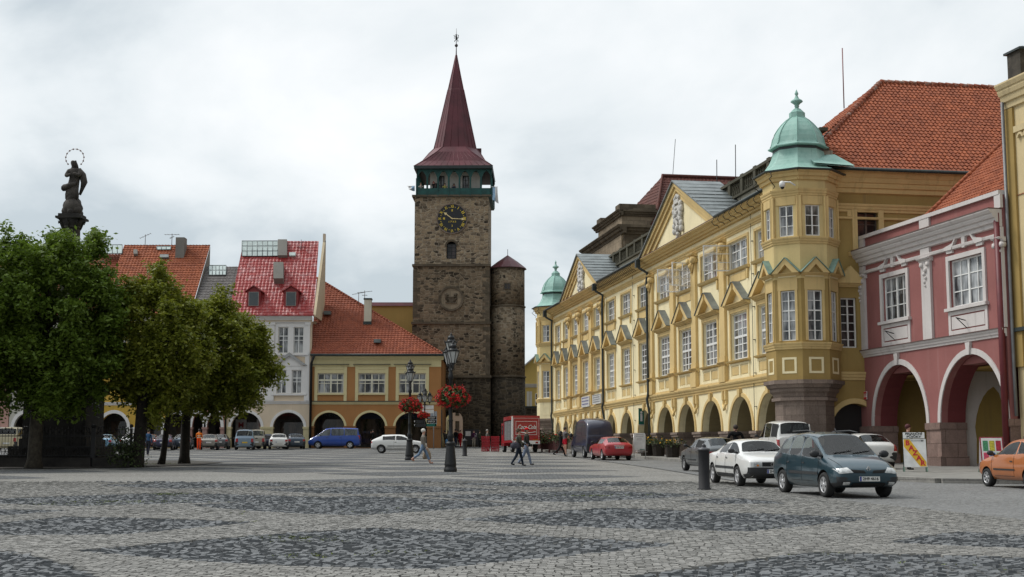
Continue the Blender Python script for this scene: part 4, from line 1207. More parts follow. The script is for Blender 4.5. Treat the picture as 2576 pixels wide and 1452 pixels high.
# corner stones
for i, (za, zb, h, mk) in enumerate(st[1:]):
 k = 0; z = za + 0.1; q = MB()
 while z < zb - 0.6:
  l = 0.75 if k % 2 else 0.45
  for s in (-1, 1):
   if random.random() < 0.8:
    q.box(min(s * h, s * (h - l)) - (0.015 if s < 0 else 0), max(s * h, s * (h - l)) + (0.015 if s > 0 else 0), 0.06 * (i + 1) - 0.02, 0.6, z, z + 0.4)
  z += 0.43; k += 1
 tag(q.build('corner_stones', M['sandstone_dark'], tw), kind='stuff')
wf = window(tw, wxm - ww / 2 + 0.05, wz0, ww - 0.1, wz1 - wz0 - 0.25, 2, 4, M['iron'], M['glass_dark'], y=0.12, rec=0.15)
fr_ = MB(); fr_.ring(wxm, wz1 - ww / 2, ww / 2, ww / 2 + 0.2, 0.02, 0.14, 12); fr_.build('window_arch', M['sandstone_dark'], tw)
# corbel table under the gallery
b_ = MB(); b_.box(-hw - 0.18, hw + 0.18, -0.16, 2 * hw + 0.2, GT - 0.05, GT + 0.16); b_.build('gallery_ledge', M['sandstone_dark'], tw)
# clock
ckx, ckz, cr = tx(1135.5) - tw_x, tz(550), (tx(1135.5 + 37.2) - tx(1135.5))
M['gold'] = plain('gilding', (0.80, 0.58, 0.06), 0.5, 0.1)
M['clockface'] = plain('black_dial', (0.01, 0.012, 0.015), 0.4)
Mck = Matrix.Translation((ckx, 0.12, ckz)) @ Matrix.Rotation(R(90), 4, 'X')
d_ = MB(); d_.lathe([(cr, -0.05), (cr, 0.08)], 48, M=Mck, smooth=False); dial = d_.build('clock_dial', M['clockface'], tw)
d_ = MB(); d_.ring(ckx, ckz, cr, cr + 0.1, -0.03, 0.13, 48, 0, 2 * PI); d_.build('dial_rim', M['sandstone'], dial)
for i, s in enumerate(('XII', 'I', 'II', 'III', 'IIII', 'V', 'VI', 'VII', 'VIII', 'IX', 'X', 'XI')):
 a = R(90 - 30 * i); rr = cr * 0.84
 Mt = Matrix.Translation((ckx + rr * math.cos(a), 0.12 - 0.09, ckz + rr * math.sin(a))) @ Matrix.Rotation(R(90), 4, 'X') @ Matrix.Rotation(a - R(90), 4, 'Z')
 lettering('numeral', s, 0.46, M['gold'], dial, Mt, 0.01, bold=0.004, width=(0.34 if len(s) > 2 else 0.26 if len(s) > 1 else None))
 a += R(-15); rr = cr * 0.8
 d_ = MB(); d_.box(-0.025, 0.025, -0.01, 0.01, -0.05, 0.05, M=Matrix.Translation((ckx + rr * math.cos(a), 0.03, ckz + rr * math.sin(a))) @ Matrix.Rotation(PI / 2 - a, 4, 'Y'))
 d_.build('hour_mark', M['gold'], dial)
lettering('year', '1733', 0.26, M['gold'], dial, text_matrix(ckx, 0.03, ckz - cr * 0.22), 0.01, width=cr * 0.5)
for s, dx_, dz_ in (('II', 0, 0.56), ('III', -0.56, 0), ('I', 0, -0.5)):
 lettering('quarter_mark', s, 0.3, M['gold'], dial, text_matrix(ckx + dx_ * cr, 0.03, ckz + dz_ * cr), 0.01, bold=0.012)
for nm, a, l, w in (('minute_hand', R(-3), 0.93, 0.045), ('hour_hand', R(143), 0.72, 0.055)):
 h_ = MB(); Mh = Matrix.Translation((ckx, -0.03 if nm[0] == 'm' else -0.005, ckz)) @ Matrix.Rotation(-a, 4, 'Y')
 L_ = cr * l
 h_.prism([(-0.1, -w), (L_ * 0.7, -w * 0.8), (L_ * 0.72, -w * 3), (L_, 0), (L_ * 0.72, w * 3), (L_ * 0.7, w * 0.8), (-0.1, w)], -0.012, 0.012, M=Mh)
 h_.build(nm, plain('pale_gilding', (0.75, 0.6, 0.3), 0.4, 0.2), dial)
# carved roundel
rx_, rz_, rr_ = tx(1134) - tw_x, tz(751), (tx(1134 + 32) - tx(1134))
d_ = MB(); d_.ring(rx_, rz_, rr_ * 0.84, rr_, -0.08, 0.14, 36, 0, 2 * PI); ro = d_.build('stone_ring', M['sandstone_dark'], tw)
d_ = MB(); d_.lathe([(rr_ * 0.84, -0.02), (rr_ * 0.84, 0.05)], 36, M=Matrix.Translation((rx_, 0.12, rz_)) @ Matrix.Rotation(R(90), 4, 'X'), smooth=False); d_.build('relief_ground', M['church_stone'], ro)
d_ = MB()
d_.box(rx_ - 0.28, rx_ + 0.28, -0.06, 0.08, rz_ - 0.35, rz_ + 0.1); d_.box(rx_ - 0.6, rx_ + 0.6, -0.05, 0.08, rz_ - 0.5, rz_ - 0.36)
for s in (-1, 1):
 d_.tube([(rx_ + s * 0.25, 0, rz_ - 0.3), (rx_ + s * 0.55, -0.04, rz_), (rx_ + s * 0.5, -0.03, rz_ + 0.35), (rx_ + s * 0.3, 0, rz_ + 0.42)], 0.13, 7)
 d_.ball((rx_ + s * 0.52, -0.02, rz_ + 0.42), 0.17, 8, 5)
d_.tube([(rx_ - 0.5, 0, rz_ + 0.18), (rx_, -0.05, rz_ + 0.12), (rx_ + 0.5, 0, rz_ + 0.18)], 0.1, 6)
d_.build('relief', M['sandstone_dark'], ro)
# slit and low windows
for px, py, w_, h_ in ((1133, 935, 0.55, 1.0),):
 window(tw, tx(px) - tw_x - 0.3, tz(py), w_, h_, 2, 2, M['iron'], M['glass_dark'], y=-0.03, rec=0.0)
# iron lantern bracket beside the arch
b_ = MB(); bx_ = tx(1114) - tw_x; b_.tube([(bx_, -0.1, tz(985)), (bx_, -0.3, tz(962))], 0.06, 5); b_.box(bx_ - 0.3, bx_ + 0.3, -0.35, -0.1, tz(978), tz(974)); b_.build('iron_bracket', M['iron'], tw)
# gallery
M['green'] = plain('green_boards', (0.006, 0.062, 0.056), 0.6, var=0.25, scale=2)
gw_ = tx(1236.5) - tx(1044); g0, g1, g2 = tz(493), tz(474), tz(424)
gxl = tx(1044) - tw_x; gxr = gxl + gw_
ga = MB()
n = 7; pitch = gw_ / n
def gal_side(Mx, L_):
 nn = 7; p = L_ / nn; hs = []
 for k in range(nn):
  x0, x1 = k * p + 0.1, (k + 1) * p - 0.1; xm = (x0 + x1) / 2
  q = [(x0, g1), (x1, g1), (x1, g1 + (g2 - g1) * 0.55)]
  for t in (0.3, 0.55, 0.78, 1.0): q.append((x1 + (xm - x1) * t, g1 + (g2 - g1) * (0.55 + 0.31 * math.sin(t * PI / 2) ** 0.9)))
  for t in (0.78, 0.55, 0.3, 0.0): q.append((x0 + (xm - x0) * t, g1 + (g2 - g1) * (0.55 + 0.31 * math.sin(t * PI / 2) ** 0.9)))
  hs.append(q)
 m_ = MB(); m_.wall(rect(0, L_, g0, g2), hs, 0.0, 0.14, M=Mx)
 m_.build('gallery_screen', M['green'], tw)
 for k in range(nn + 1):
  m_ = MB(); m_.box(k * p - 0.06, k * p + 0.06, -0.05, 0.02, g0, g1 + (g2 - g1) * 0.5, M=Mx); m_.build('gallery_batten', M['green'], tw)
gal_side(Matrix.Translation((gxl, -0.12, 0)), gw_)
gal_side(Matrix.Translation((gxr, -0.12, 0)) @ Matrix.Rotation(R(90), 4, 'Z'), gw_)
gal_side(Matrix.Translation((gxl, gw_ - 0.12, 0)) @ Matrix.Rotation(R(-90), 4, 'Z'), gw_)
ga = MB(); ga.box(gxl + 1.35, gxr - 1.35, 1.4, gw_ - 1.4, g0, g2 + 0.2); ga.build('watch_room', plaster('white_limewash', (0.62, 0.6, 0.55), amount=0.2), tw)
ga = MB(); ga.box(gxl, gxr, -0.1, gw_ - 0.14, g0 - 0.1, g0 + 0.02); ga.build('gallery_floor', M['green'], tw)
for a_, b_ in ((1097, 1109), (1160, 1176)):
 window(tw, tx(a_) - tw_x, g0 + 0.9, 0.66, g1 - g0 + 0.75, 2, 3, M['dark'], M['glass'], y=1.35, rec=-0.02, fr=0.09)
MB().box(tx(1095) - tw_x - 0.25, tx(1095) - tw_x, 1.33, 1.39, g0, g1 + 0.85).build('watch_room_door', M['dark'], tw)
# shutters / awning leaves on the right flank
ga = MB(); ga.add([(gxr + 0.05, 1.0, g2 - 0.05), (gxr + 0.05, 7.5, g2 - 0.05), (gxr + 0.32, 7.5, g1 + 0.5), (gxr + 0.32, 1.0, g1 + 0.5)], [(0, 1, 2, 3)]); ga.add([(gxr + 0.02, 1.0, g2 - 0.05), (gxr + 0.02, 7.5, g2 - 0.05), (gxr + 0.28, 7.5, g1 + 0.48), (gxr + 0.28, 1.0, g1 + 0.48)], [(3, 2, 1, 0)]); ga.build('side_shutter', M['iron'], tw)
# spire
er = tx(1239) - tw_x; el_ = tx(1037) - tw_x; ec = (er + el_) / 2; eh = (er - el_) / 2
sy = gw_ / 2 - 0.12
zb1 = at(1146, 381, TY + 4).z; ztop = at(1146, 139, TY + 4).z; ze0 = tz(424); ze1 = tz(419)
bh = (tx(1199) - tx(1090.6)) / 2 * 1.02; fc = (tx(1171) - tx(1111.5)) / 2
def sq8(h, c, z, cx_=None):
 """octagon with flat sides of half-size h and half face width c"""
 cx_ = ec if cx_ is None else cx_
 return [(cx_ - c, sy - h, z), (cx_ + c, sy - h, z), (cx_ + h, sy - c, z), (cx_ + h, sy + c, z), (cx_ + c, sy + h, z), (cx_ - c, sy + h, z), (cx_ - h, sy + c, z), (cx_ - h, sy - c, z)]
scx = at(1146, 139, TY + 4).x - tw_x
rings = [sq8(eh, eh * 0.995, ze1), sq8(eh * 0.80, eh * 0.77, ze1 + (zb1 - ze1) * 0.30), sq8(bh * 1.22, fc * 1.5, ze1 + (zb1 - ze1) * 0.74), sq8(bh, fc, zb1)]
for t in (0.25, 0.5, 0.62, 0.63, 0.8, 1.0):
 k = 1 - t
 sw = 0.03 if 0.3 < t < 0.625 else 0.0
 rings.append(sq8(bh * k * (0.86 + 0.14 * k) + 0.06 + sw, fc * k * (0.86 + 0.14 * k) + 0.03, zb1 + (ztop - zb1) * t, ec + (scx - ec) * t))
sp = MB(); vs = [p for r in rings for p in r]; fs = []
for j in range(len(rings) - 1):
 for k in range(8): fs.append((j * 8 + k, j * 8 + (k + 1) % 8, (j + 1) * 8 + (k + 1) % 8, (j + 1) * 8 + k))
sp.add(vs, fs); sp.build('spire_roof', M['maroon'], tw)
sm = MB()    # standing seams
for k in range(8):
 sm.tube([rings[j][k] for j in range(len(rings))], 0.05, 4)
 for q in (0.33, 0.67):
  sm.tube([Vector(rings[j][k]).lerp(Vector(rings[j][(k + 1) % 8]), q) for j in range(3, 8)], 0.025, 4)
for q in range(1, 12):
 a_ = Vector(rings[0][0]).lerp(Vector(rings[0][1]), q / 12); b_ = Vector(rings[2][0]).lerp(Vector(rings[2][1]), q / 12); m_ = Vector(rings[1][0]).lerp(Vector(rings[1][1]), q / 12)
 sm.tube([a_, m_, b_], 0.025, 4)
tag(sm.build('roof_seams', M['maroon'], tw), kind='stuff')
ev = MB(); ev.box(el_ + 0.05, er - 0.05, -0.62, gw_ + 0.4, ze0 - 0.12, ze1 - 0.003); ev.build('eave_board', plain('dark_eave', (0.02, 0.03, 0.03), 0.6), tw)
for px, py, w_ in ((1092, 385, 0.5), (1199, 384, 0.55), (1151, 381, 0.35)):
 v_ = MB(); x_ = tx(px) - tw_x; y_ = sy if px != 1151 else sy - bh - 0.3; z_ = at(px, py, TY + (4 if px != 1151 else 1.0)).z
 v_.box(x_ - w_ / 2, x_ + w_ / 2, y_ - w_ / 2, y_ + w_ / 2, z_ - 0.5, z_ + 0.4 if px != 1151 else z_ + 0.05)
 v_.build('roof_hatch', M['maroon'], tw)
fi = MB(); fz = ztop
fi.tube([(scx, sy, fz - 0.6), (scx, sy, at(1146, 120, TY + 4).z), (scx, sy, at(1146, 72, TY + 4).z)], [0.09, 0.05, 0.02], 6)
fi.ball((scx, sy, at(1146, 115, TY + 4).z), 0.19, 10, 7)
fi.build('finial', plain('weathered_iron', (0.06, 0.05, 0.05), 0.5), tw)
li = MB(); lz = at(1146, 106, TY + 4).z; lh = at(1146, 87, TY + 4).z - lz
def P_(a, b): return (scx + a * lh * 0.5, sy, lz + b * lh)
li.tube([P_(0.0, 0.3), P_(0.1, 0.6), P_(-0.05, 0.82)], [0.09, 0.1, 0.07], 6); li.ball(P_(-0.05, 0.92), 0.1, 8, 5)
for q in ((P_(0.0, 0.35), P_(-0.35, 0.2), P_(-0.45, 0.02)), (P_(0.05, 0.35), P_(0.4, 0.2), P_(0.42, 0.02)), (P_(0.0, 0.72), P_(-0.5, 0.75), P_(-0.62, 0.9)), (P_(0.05, 0.6), P_(-0.4, 0.5), P_(-0.6, 0.55)), (P_(0.1, 0.4), P_(0.5, 0.55), P_(0.55, 0.8), P_(0.35, 0.95))):
 li.tube(q, 0.045, 5)
li.build('weathervane_lion', M['iron'], tw)
# flags hanging from the gallery
M['flagblue'] = plain('pale_blue_cloth', (0.30, 0.46, 0.62), 0.9); M['flagwhite'] = plain('white_cloth', (0.68, 0.68, 0.68), 0.9)
for nm, px0, px1, py0, py1, lab in (('flag', 1238.5, 1251, 472, 513, 'long white and blue flag hanging from the right side of the tower gallery'), ('flag', 1024, 1040, 470, 482, 'small white and blue flag blown sideways at the left side of the tower gallery')):
 fl = thing(nm, lab, 'flag', (tx(px0), TY - 0.3, tz(py0)), 0, 'flags on the tower gallery')
 W_, H_ = tx(px1) - tx(px0), tz(py0) - tz(py1)
 for part, a0, a1, mk in (('blue_stripe', 0.0, 0.5, 'flagblue'), ('white_stripe', 0.5, 1.0, 'flagwhite')) if px0 > 1200 else (('white_stripe', 0.0, 0.5, 'flagwhite'), ('blue_stripe', 0.5, 1.0, 'flagblue')):
  f_ = MB(); nu, nv = 5, 10; v_ = []; ff = []
  for j in range(nv + 1):
   for i in range(nu + 1):
    a = a0 + (a1 - a0) * i / nu; t = j / nv
    tw_ = 0.25 * t * t if px0 > 1200 else -0.0
    v_.append((W_ * (a + tw_ * a), 0.18 * math.sin(a * 5 + t * 4) * (0.3 + t), -H_ * t * (1 - 0.2 * (1 - a))))
  for j in range(nv):
   for i in range(nu):
    k = j * (nu + 1) + i; ff.append((k, k + 1, k + nu + 2, k + nu + 1))
  f_.add(v_, ff, smooth=True); f_.build(part, M[mk], fl)
 p_ = MB(); p_.tube([(-0.15, 0.05, 0.02), (W_ * 1.05, 0.0, 0.02)], 0.03, 5); p_.build('flag_pole', M['white_paint'], fl)

# round stair turret beside the tower
scx_, sr = at(1277, 900, 150.5).x, (at(1320, 900, 150.5).x - at(1277, 900, 150.5).x)
stt = thing('stair_turret', 'round rubble stone stair turret with a maroon cone roof leaning against the gate tower', 'turret', (scx_, 150.5, 0))
def sz(py): return at(1277, py, 149).z
for za, zb, r_, mk in ((GB - 0.5, sz(946), sr + 0.06, 'rubble_low'), (sz(946), sz(768), sr + 0.02, 'rubble_mid'), (sz(768), sz(672), sr, 'rubble_mid')):
 m_ = MB(); m_.lathe([(r_, za), (r_, zb)], 28); m_.build('masonry_drum', M[mk], stt)
 m_ = MB(); m_.lathe([(r_, zb - 0.15), (r_ + 0.1, zb - 0.1), (r_ + 0.1, zb), (r_, zb + 0.04)], 28); m_.build('drum_ledge', M['sandstone_dark'], stt)
m_ = MB(); er_ = at(1325.5, 672, 150.5).x - scx_
m_.lathe([(er_, sz(672) - 0.05), (er_, sz(672)), (er_ * 0.55, sz(655)), (0.02, sz(637))], 12, smooth=False, ang0=R(10)); m_.build('cone_roof', M['maroon'], stt)
m_ = MB(); m_.tube([(0, 0, sz(637) - 0.1), (0, 0, sz(622))], 0.03, 5); m_.build('rod', M['iron'], stt)
for px, py, w_, h_ in ((1276, 730, 0.75, 0.75), (1308, 873, 0.4, 0.45)):
 a = (at(px, 900, 149).x - scx_) / sr; y_ = -sr * math.sqrt(max(0.05, 1 - a * a))
 window(stt, at(px, 900, 149).x - scx_ - w_ / 2, sz(py), w_, h_, 2, 2, M['sandstone_dark'], M['glass_dark'], y=y_ - 0.12, rec=0.04, fr=0.1)

# yellow house wall left of the tower, and the houses right of it
yh = thing('house', 'plain yellow house wall with a thin red coping between the orange roof and the tower', 'building', (at(985, 900, 152).x, 152, 0))
xa, xb = at(930, 900, 152).x - yh.location.x, at(1040, 900, 152).x - yh.location.x
m_ = MB(); m_.box(xa, xb, 0, 9, 0, at(985, 770, 152).z); m_.build('wall', plaster('olive_yellow_plaster', (0.42, 0.31, 0.11), amount=0.2), yh)
m_ = MB(); zt_ = at(985, 770, 152).z; m_.mould(xa - 0.15, xb, [(-0.2, zt_), (9, zt_), (9, zt_ + 0.5), (0.1, zt_ + 0.42)]); m_.build('coping', M['maroon'], yh)
gh = thing('house', 'pale yellow gabled house with a white cornice seen in the gap between turret and palace', 'building', (at(1340, 900, 172).x, 172, 0))
xa = at(1312, 900, 172).x - gh.location.x; xb = at(1385, 900, 172).x - gh.location.x
def hz(py): return at(1340, py, 172).z
m_ = MB(); m_.prism([(xa, 0), (xb, 0), (xb, hz(880)), (xa + 3, hz(872)), (xa, hz(925))], 0, 10); m_.build('wall', plaster('warm_yellow_plaster', (0.56, 0.41, 0.13), amount=0.2), gh)
m_ = MB(); cornice(m_, xa, xb, hz(975), hz(966), 0.3); m_.build('cornice', M['stone_white'], gh)
m_ = MB()
for px in (1328, 1335): m_.box(at(px, 900, 172).x - gh.location.x - 0.15, at(px, 900, 172).x - gh.location.x + 0.15, -0.1, 0.02, hz(1022), hz(985))
m_.build('pilaster', M['stone_white'], gh)
window(gh, at(1346, 900, 172).x - gh.location.x, hz(1020), 0.9, hz(990) - hz(1020), 2, 3, M['white_paint'], M['glass_dark'], y=-0.05, rec=-0.02)
m_ = MB(); m_.add([(xa - 0.2, -0.4, hz(928)), (xa + 3.2, -0.4, hz(868)), (xa + 3.2, 10, hz(868)), (xa - 0.2, 10, hz(928)), (xa - 0.2, -0.4, hz(932)), (xa + 3.2, -0.4, hz(872))], [(0, 1, 2, 3), (0, 4, 5, 1)]); m_.build('roof', plain('pale_grey_roof', (0.42, 0.42, 0.43), 0.6), gh)
dw = thing('wall', 'dark old stone wall closing the gap between stair turret and palace', 'wall', (at(1340, 900, 165).x, 165, 0))
m_ = MB(); m_.box(-2.6, 2.9, 0, 0.8, 2, at(1340, 1026, 165).z); m_.build('masonry', M['rubble_low'], dw)
m_ = MB(); m_.box(-2.7, 3.0, -0.1, 0.9, at(1340, 1026, 165).z, at(1340, 1022, 165).z); m_.build('wall_cap', M['lead_dark'], dw)

# street seen through the gate arch
def street_house(label, x0, x1, y0, y1, h, col, wincol):
 t_ = thing('house', label, 'building', ((x0 + x1) / 2, y0, 0))
 m_ = MB(); m_.box(x0 - t_.location.x, x1 - t_.location.x, 0, y1 - y0, 2, h); m_.build('wall', plaster('street_plaster', col), t_)
 for j in range(5):
  for z in (6.1, 8.6):
   if z < h - 1: MB().box(x0 - t_.location.x + .5 + j * 1.3, x0 - t_.location.x + 1.1 + j * 1.3, -.05, .02, z, z + 1.7).build('window', M['glass_dark'], t_)
 MB().box(x0 - t_.location.x, x1 - t_.location.x, -.12, .02, 5.75, 5.95).build('string_course', M['stone_white'], t_)
 m_ = MB(); cornice(m_, x0 - t_.location.x - 0.3, x1 - t_.location.x + 0.3, h, h + 0.5, 0.4); m_.build('cornice', M['stone_white'], t_)
 sx = x1 if x1 < -7 else x0
 for j in range(int((y1 - y0) / 4)):
  for z in (5.6, 9.4):
   w_ = MB(); xx = sx - t_.location.x; s = 1 if sx == x1 else -1
   w_.box(min(xx, xx + s * 0.06), max(xx, xx + s * 0.06), 1.4 + j * 4, 2.6 + j * 4, z, z + 2.0); w_.build('window', M['glass'], t_)
 m_ = MB(); m_.prism([(x0 - t_.location.x - 0.4, h + 0.5), (x1 - t_.location.x + 0.4, h + 0.5), (0, h + 5)], 0, y1 - y0); m_.build('roof', M['tile_orange'], t_)
 return t_
street_house('yellow street house seen through the gate arch on the left', -21, -9.0, 172, 206, 14, (0.66, 0.54, 0.24), None)
for px_, lab_ in ((1690, 'slightly tilted thin rod above the dark church roof'), (1803, 'thin short rod behind the right palace pediment'), (1850, 'thin tall rod behind the balustrade near the copper dome')):
 p0_, p1_ = {1690: ((1688, 462), (1699, 350)), 1803: ((1803, 480), (1803, 402)), 1850: ((1850, 470), (1850, 364))}[px_]
 Yr_ = 150 if px_ == 1690 else 92
 a_, b_ = at(*p0_, Yr_), at(*p1_, Yr_); r_ = thing('lightning_rod', lab_, 'rod', a_)
 m_ = MB(); m_.tube([(0, 0, -1.5), b_ - a_], 0.03, 4); m_.build('rod', M['iron_grey'] if 'iron_grey' in M else M['iron'], r_)
street_house('pale pink street house seen through the gate arch on the right', -10.4, 2, 212, 236, 12, (0.40, 0.31, 0.27), None)

# ------------------------------------------------------------------ the row of arcaded houses on the far side
RY = 138.0
def rx(px, Y=RY): return at(px, 900, Y).x
def rz(py, Y=RY): return at(1000, py, Y).z
RG = gz(RY)
class House:
 def __init__(s, name, label, px0, px1):
  s.x0, s.x1 = rx(px0), rx(px1); s.c = (s.x0 + s.x1) / 2
  s.t = thing(name, label, 'building', (s.c, RY, 0))
  s.px0, s.px1 = px0, px1
 def X(s, px, Y=RY): return rx(px, Y) - s.c
 def wall(s, mat_, eave, arches, wins, zsp, ztop, low_m=None, back=3.2):
  z1 = rz(eave); hs = []
  for a, b in arches:
   xa, xb = s.X(a), s.X(b); zs_ = rz(zsp); hs.append(archp((xa + xb) / 2, xb - xa, zs_, RG + 0.02, 16, rise=rz(ztop) - zs_))
  for a, b, c, d in wins: hs.append(rect(s.X(a), s.X(b), rz(d), rz(c)))
  m_ = MB(); m_.wall(rect(s.X(s.px0), s.X(s.px1), RG - 0.3, z1), hs, 0, 0.45); m_.build('wall', mat_, s.t)
  m_ = MB(); xa, xb = s.X(s.px0), s.X(s.px1)
  m_.box(xa + 0.02, xb - 0.02, back, back + 0.2, RG - 0.3, rz(1030)); m_.box(xa + 0.02, xb - 0.02, 0.46, back, rz(1034), rz(1030))
  m_.box(xa + 0.02, xa + 0.2, 0.46, back, RG - 0.3, rz(1034)); m_.box(xb - 0.2, xb - 0.02, 0.46, back, RG - 0.3, rz(1034))
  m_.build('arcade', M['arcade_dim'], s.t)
  MB().box(xa + 0.03, xb - 0.03, back + 0.2, 11, RG, z1 - 0.1).build('building_core', mat_, s.t)
 def band(s, arches, zsp, ztop, mat_, t=0.22):
  for a, b in arches:
   xa, xb = s.X(a), s.X(b); zs_ = rz(zsp); r = (xb - xa) / 2; k = (rz(ztop) - zs_) / r
   m_ = MB(); m_.ring((xa + xb) / 2, 0, r + 0.004, r + t, -0.06, 0.03, 22, M=Matrix.Translation((0, 0, zs_)) @ Matrix.Scale(k, 4, (0, 0, 1)))
   m_.build('arch_band', mat_, s.t)
 def piers(s, arches, z, mat_):
  e = [s.px0 + 1] + [v for a in arches for v in a] + [s.px1 - 1]
  for a, b in zip(e[::2], e[1::2]):
   m_ = MB(); m_.box(s.X(a) - 0.02, s.X(b) + 0.02, -0.1, 0.5, RG - 0.2, rz(z)); m_.box(s.X(a) - 0.08, s.X(b) + 0.08, -0.17, 0.52, rz(z), rz(z - 5)); m_.build('pier', mat_, s.t)
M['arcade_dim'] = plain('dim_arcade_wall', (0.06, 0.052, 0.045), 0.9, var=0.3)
M['cream'] = plaster('cream_trim', (0.66, 0.58, 0.33), amount=0.15)

# orange corner house
H = House('house', 'orange corner house with cream window frames, three arches and a red hipped tile roof', 786, 1110); t = H.t
M['orange'] = plaster('orange_plaster', (0.40, 0.195, 0.075), amount=0.2)
wn = [(800, 866, 939, 990), (902, 970, 939, 990), (1004, 1072, 939, 990)]
ar_ = [(792, 869), (896, 971), (996, 1076)]
H.wall(M['orange'], 897, ar_, wn, 1075, 1038)
H.band(ar_, 1075, 1038, M['cream']); H.piers(ar_, 1077, plaster('dark_orange_plinth', (0.23, 0.11, 0.045)))
m_ = MB(); cornice(m_, H.X(786), H.X(1116), rz(906), rz(896), 0.45); m_.build('eaves_cornice', M['cream'], t)
m_ = MB(); m_.box(H.X(786), H.X(1110), -0.04, 0.01, rz(923), rz(906)); m_.build('frieze', M['cream'], t)
m_ = MB(); cornice(m_, H.X(786), H.X(1110), rz(1018), rz(1011), 0.18); m_.build('string_course', M['cream'], t)
m_ = MB(); m_.box(H.X(786), H.X(1110), -0.24, 0, rz(1011) + 0.003, rz(1009)); m_.build('string_flashing', M['lead_dark'], t)
for a, b, c, d in wn:
 window(t, H.X(a), rz(d), H.X(b) - H.X(a), rz(c) - rz(d), 4, 2, plain('cream_window_paint', (0.66, 0.63, 0.5), 0.5), M['glass'], rec=0.12, transom=0.66, fr=0.1, bar=0.07, mid=0.16)
 m_ = MB()
 for e, s in ((a, -1), (b, 1)): m_.box(min(H.X(e), H.X(e) + s * 0.3), max(H.X(e), H.X(e) + s * 0.3), -0.06, 0.02, rz(1009), rz(c) + 0.35)
 m_.box(H.X(a), H.X(b), -0.057, 0.02, rz(c), rz(c) + 0.33)
 cornice(m_, H.X(a) - 0.45, H.X(b) + 0.45, rz(922), rz(918), 0.25); m_.box(H.X(a) - 0.3, H.X(b) + 0.3, -0.05, 0.02, rz(c) + 0.352, rz(922))
 m_.box(H.X(a) - 0.02, H.X(b) + 0.02, -0.14, 0.02, rz(d) - 0.14, rz(d)); m_.build('window_surround', M['cream'], t)
 m_ = MB(); m_.box(H.X(a) - 0.5, H.X(b) + 0.5, -0.3, 0, rz(918) + 0.003, rz(916.5)); m_.build('lintel_flashing', M['lead_dark'], t)
AP = at(797, 699, RY + 10)
ev_l, ev_r = (H.X(783), -0.5, rz(893)), (H.X(1118), -0.5, rz(893))
tile_roof([ev_l, ev_r, (AP.x - H.c, 10, AP.z)], 0.33, 0.36, M['tile_orange'], 'roof', t, amp=0.03, step=0.05)
rs = MB(); rs.add([ev_r, (ev_r[0], 20.5, ev_r[2]), (AP.x - H.c, 10, AP.z)], [(0, 1, 2)]); rs.build('hip_roof', M['tile_orange'], t)
rd = MB(); a, b = Vector(ev_r), Vector((AP.x - H.c, 10, AP.z))
for i in range(52): rd.tube([a.lerp(b, i / 52), a.lerp(b, (i + 1.1) / 52)], [0.16, 0.12], 6)
tag(rd.build('ridge_tiles', M['tile_orange'], t), kind='stuff')
m_ = MB(); m_.tube([(H.X(783), -0.6, rz(894)), (H.X(1118), -0.6, rz(894))], 0.13, 6); m_.build('gutter', M['lead_dark'], t)
m_ = MB(); x_ = H.X(784.5); m_.tube([(x_ + 0.3, -0.6, rz(895)), (x_, -0.25, rz(915)), (x_, -0.25, RG)], 0.13, 7); m_.build('drainpipe', M['iron'], t)
def on_roof(px, py, eave_z, y0, slope):   # point of the roof plane behind a pixel
 r = ray(px, py)
 # z = eave_z + slope*(Y-RY-y0)
 k = (eave_z - slope * (RY + y0) - EYE) / (r.z - slope * r.y)
 return r * k + Vector((0, 0, EYE))
sl_ = (AP.z - ev_l[2]) / 10.5
for px, py in ((824, 792), (950, 863)):
 p = on_roof(px, py, ev_l[2], -0.5, sl_); m_ = MB(); m_.box(-0.35, 0.35, -0.5, 0.3, 0, 0.35, M=Matrix.Translation((p.x - H.c, p.y - RY, p.z)) ); m_.build('roof_hatch', M['lead'], t)
p = on_roof(925, 812, ev_l[2], -0.5, sl_); m_ = MB()
m_.box(-0.36, 0.36, -0.3, 0.5, -0.5, 2.35, M=Matrix.Translation((p.x - H.c, p.y - RY, p.z))); m_.build('chimney', plaster('cream_chimney', (0.60, 0.56, 0.45)), t)
m_ = MB(); m_.box(-0.42, 0.42, -0.36, 0.56, 2.35, 2.5, M=Matrix.Translation((p.x - H.c, p.y - RY, p.z))); m_.box(-0.42, 0.42, -0.37, -0.28, -0.2, 0.1, M=Matrix.Translation((p.x - H.c, p.y - RY, p.z))); m_.build('chimney_cap', M['lead_dark'], t)
# shop fronts under the arches
M['shopglass'] = glass('shop_glass', (0.015, 0.014, 0.014), (0.14, 0.10, 0.08), 0.8, scale=1.0)
for a, b in ar_:
 m_ = MB(); m_.box(H.X(a) + 0.2, H.X(b) - 0.2, 3.1, 3.19, RG + 0.4, RG + 2.9); m_.build('shop_window', M['shopglass'], t)
M['navy_sign'] = plain('dark_blue_fascia', (0.012, 0.02, 0.05), 0.5)
for (a, b), mk in zip(ar_, ('dark', 'navy_sign', 'navy_sign')):
 m_ = MB(); m_.box(H.X(a) + 0.2, H.X(b) - 0.2, 2.95, 3.08, RG + 2.95, RG + 3.9); m_.build('shop_fascia', M[mk], t)
lettering('shop_lettering', 'FRIENDS', 0.55, plain('dim_sign_letters', (0.10, 0.14, 0.13), 0.5), t, text_matrix(H.X(828), 2.93, RG + 3.35), 0.01)
lettering('shop_lettering', 'ADIL', 0.5, plain('grey_sign_letters', (0.12, 0.13, 0.15), 0.5), t, text_matrix(H.X(1026), 2.93, RG + 3.3), 0.01)
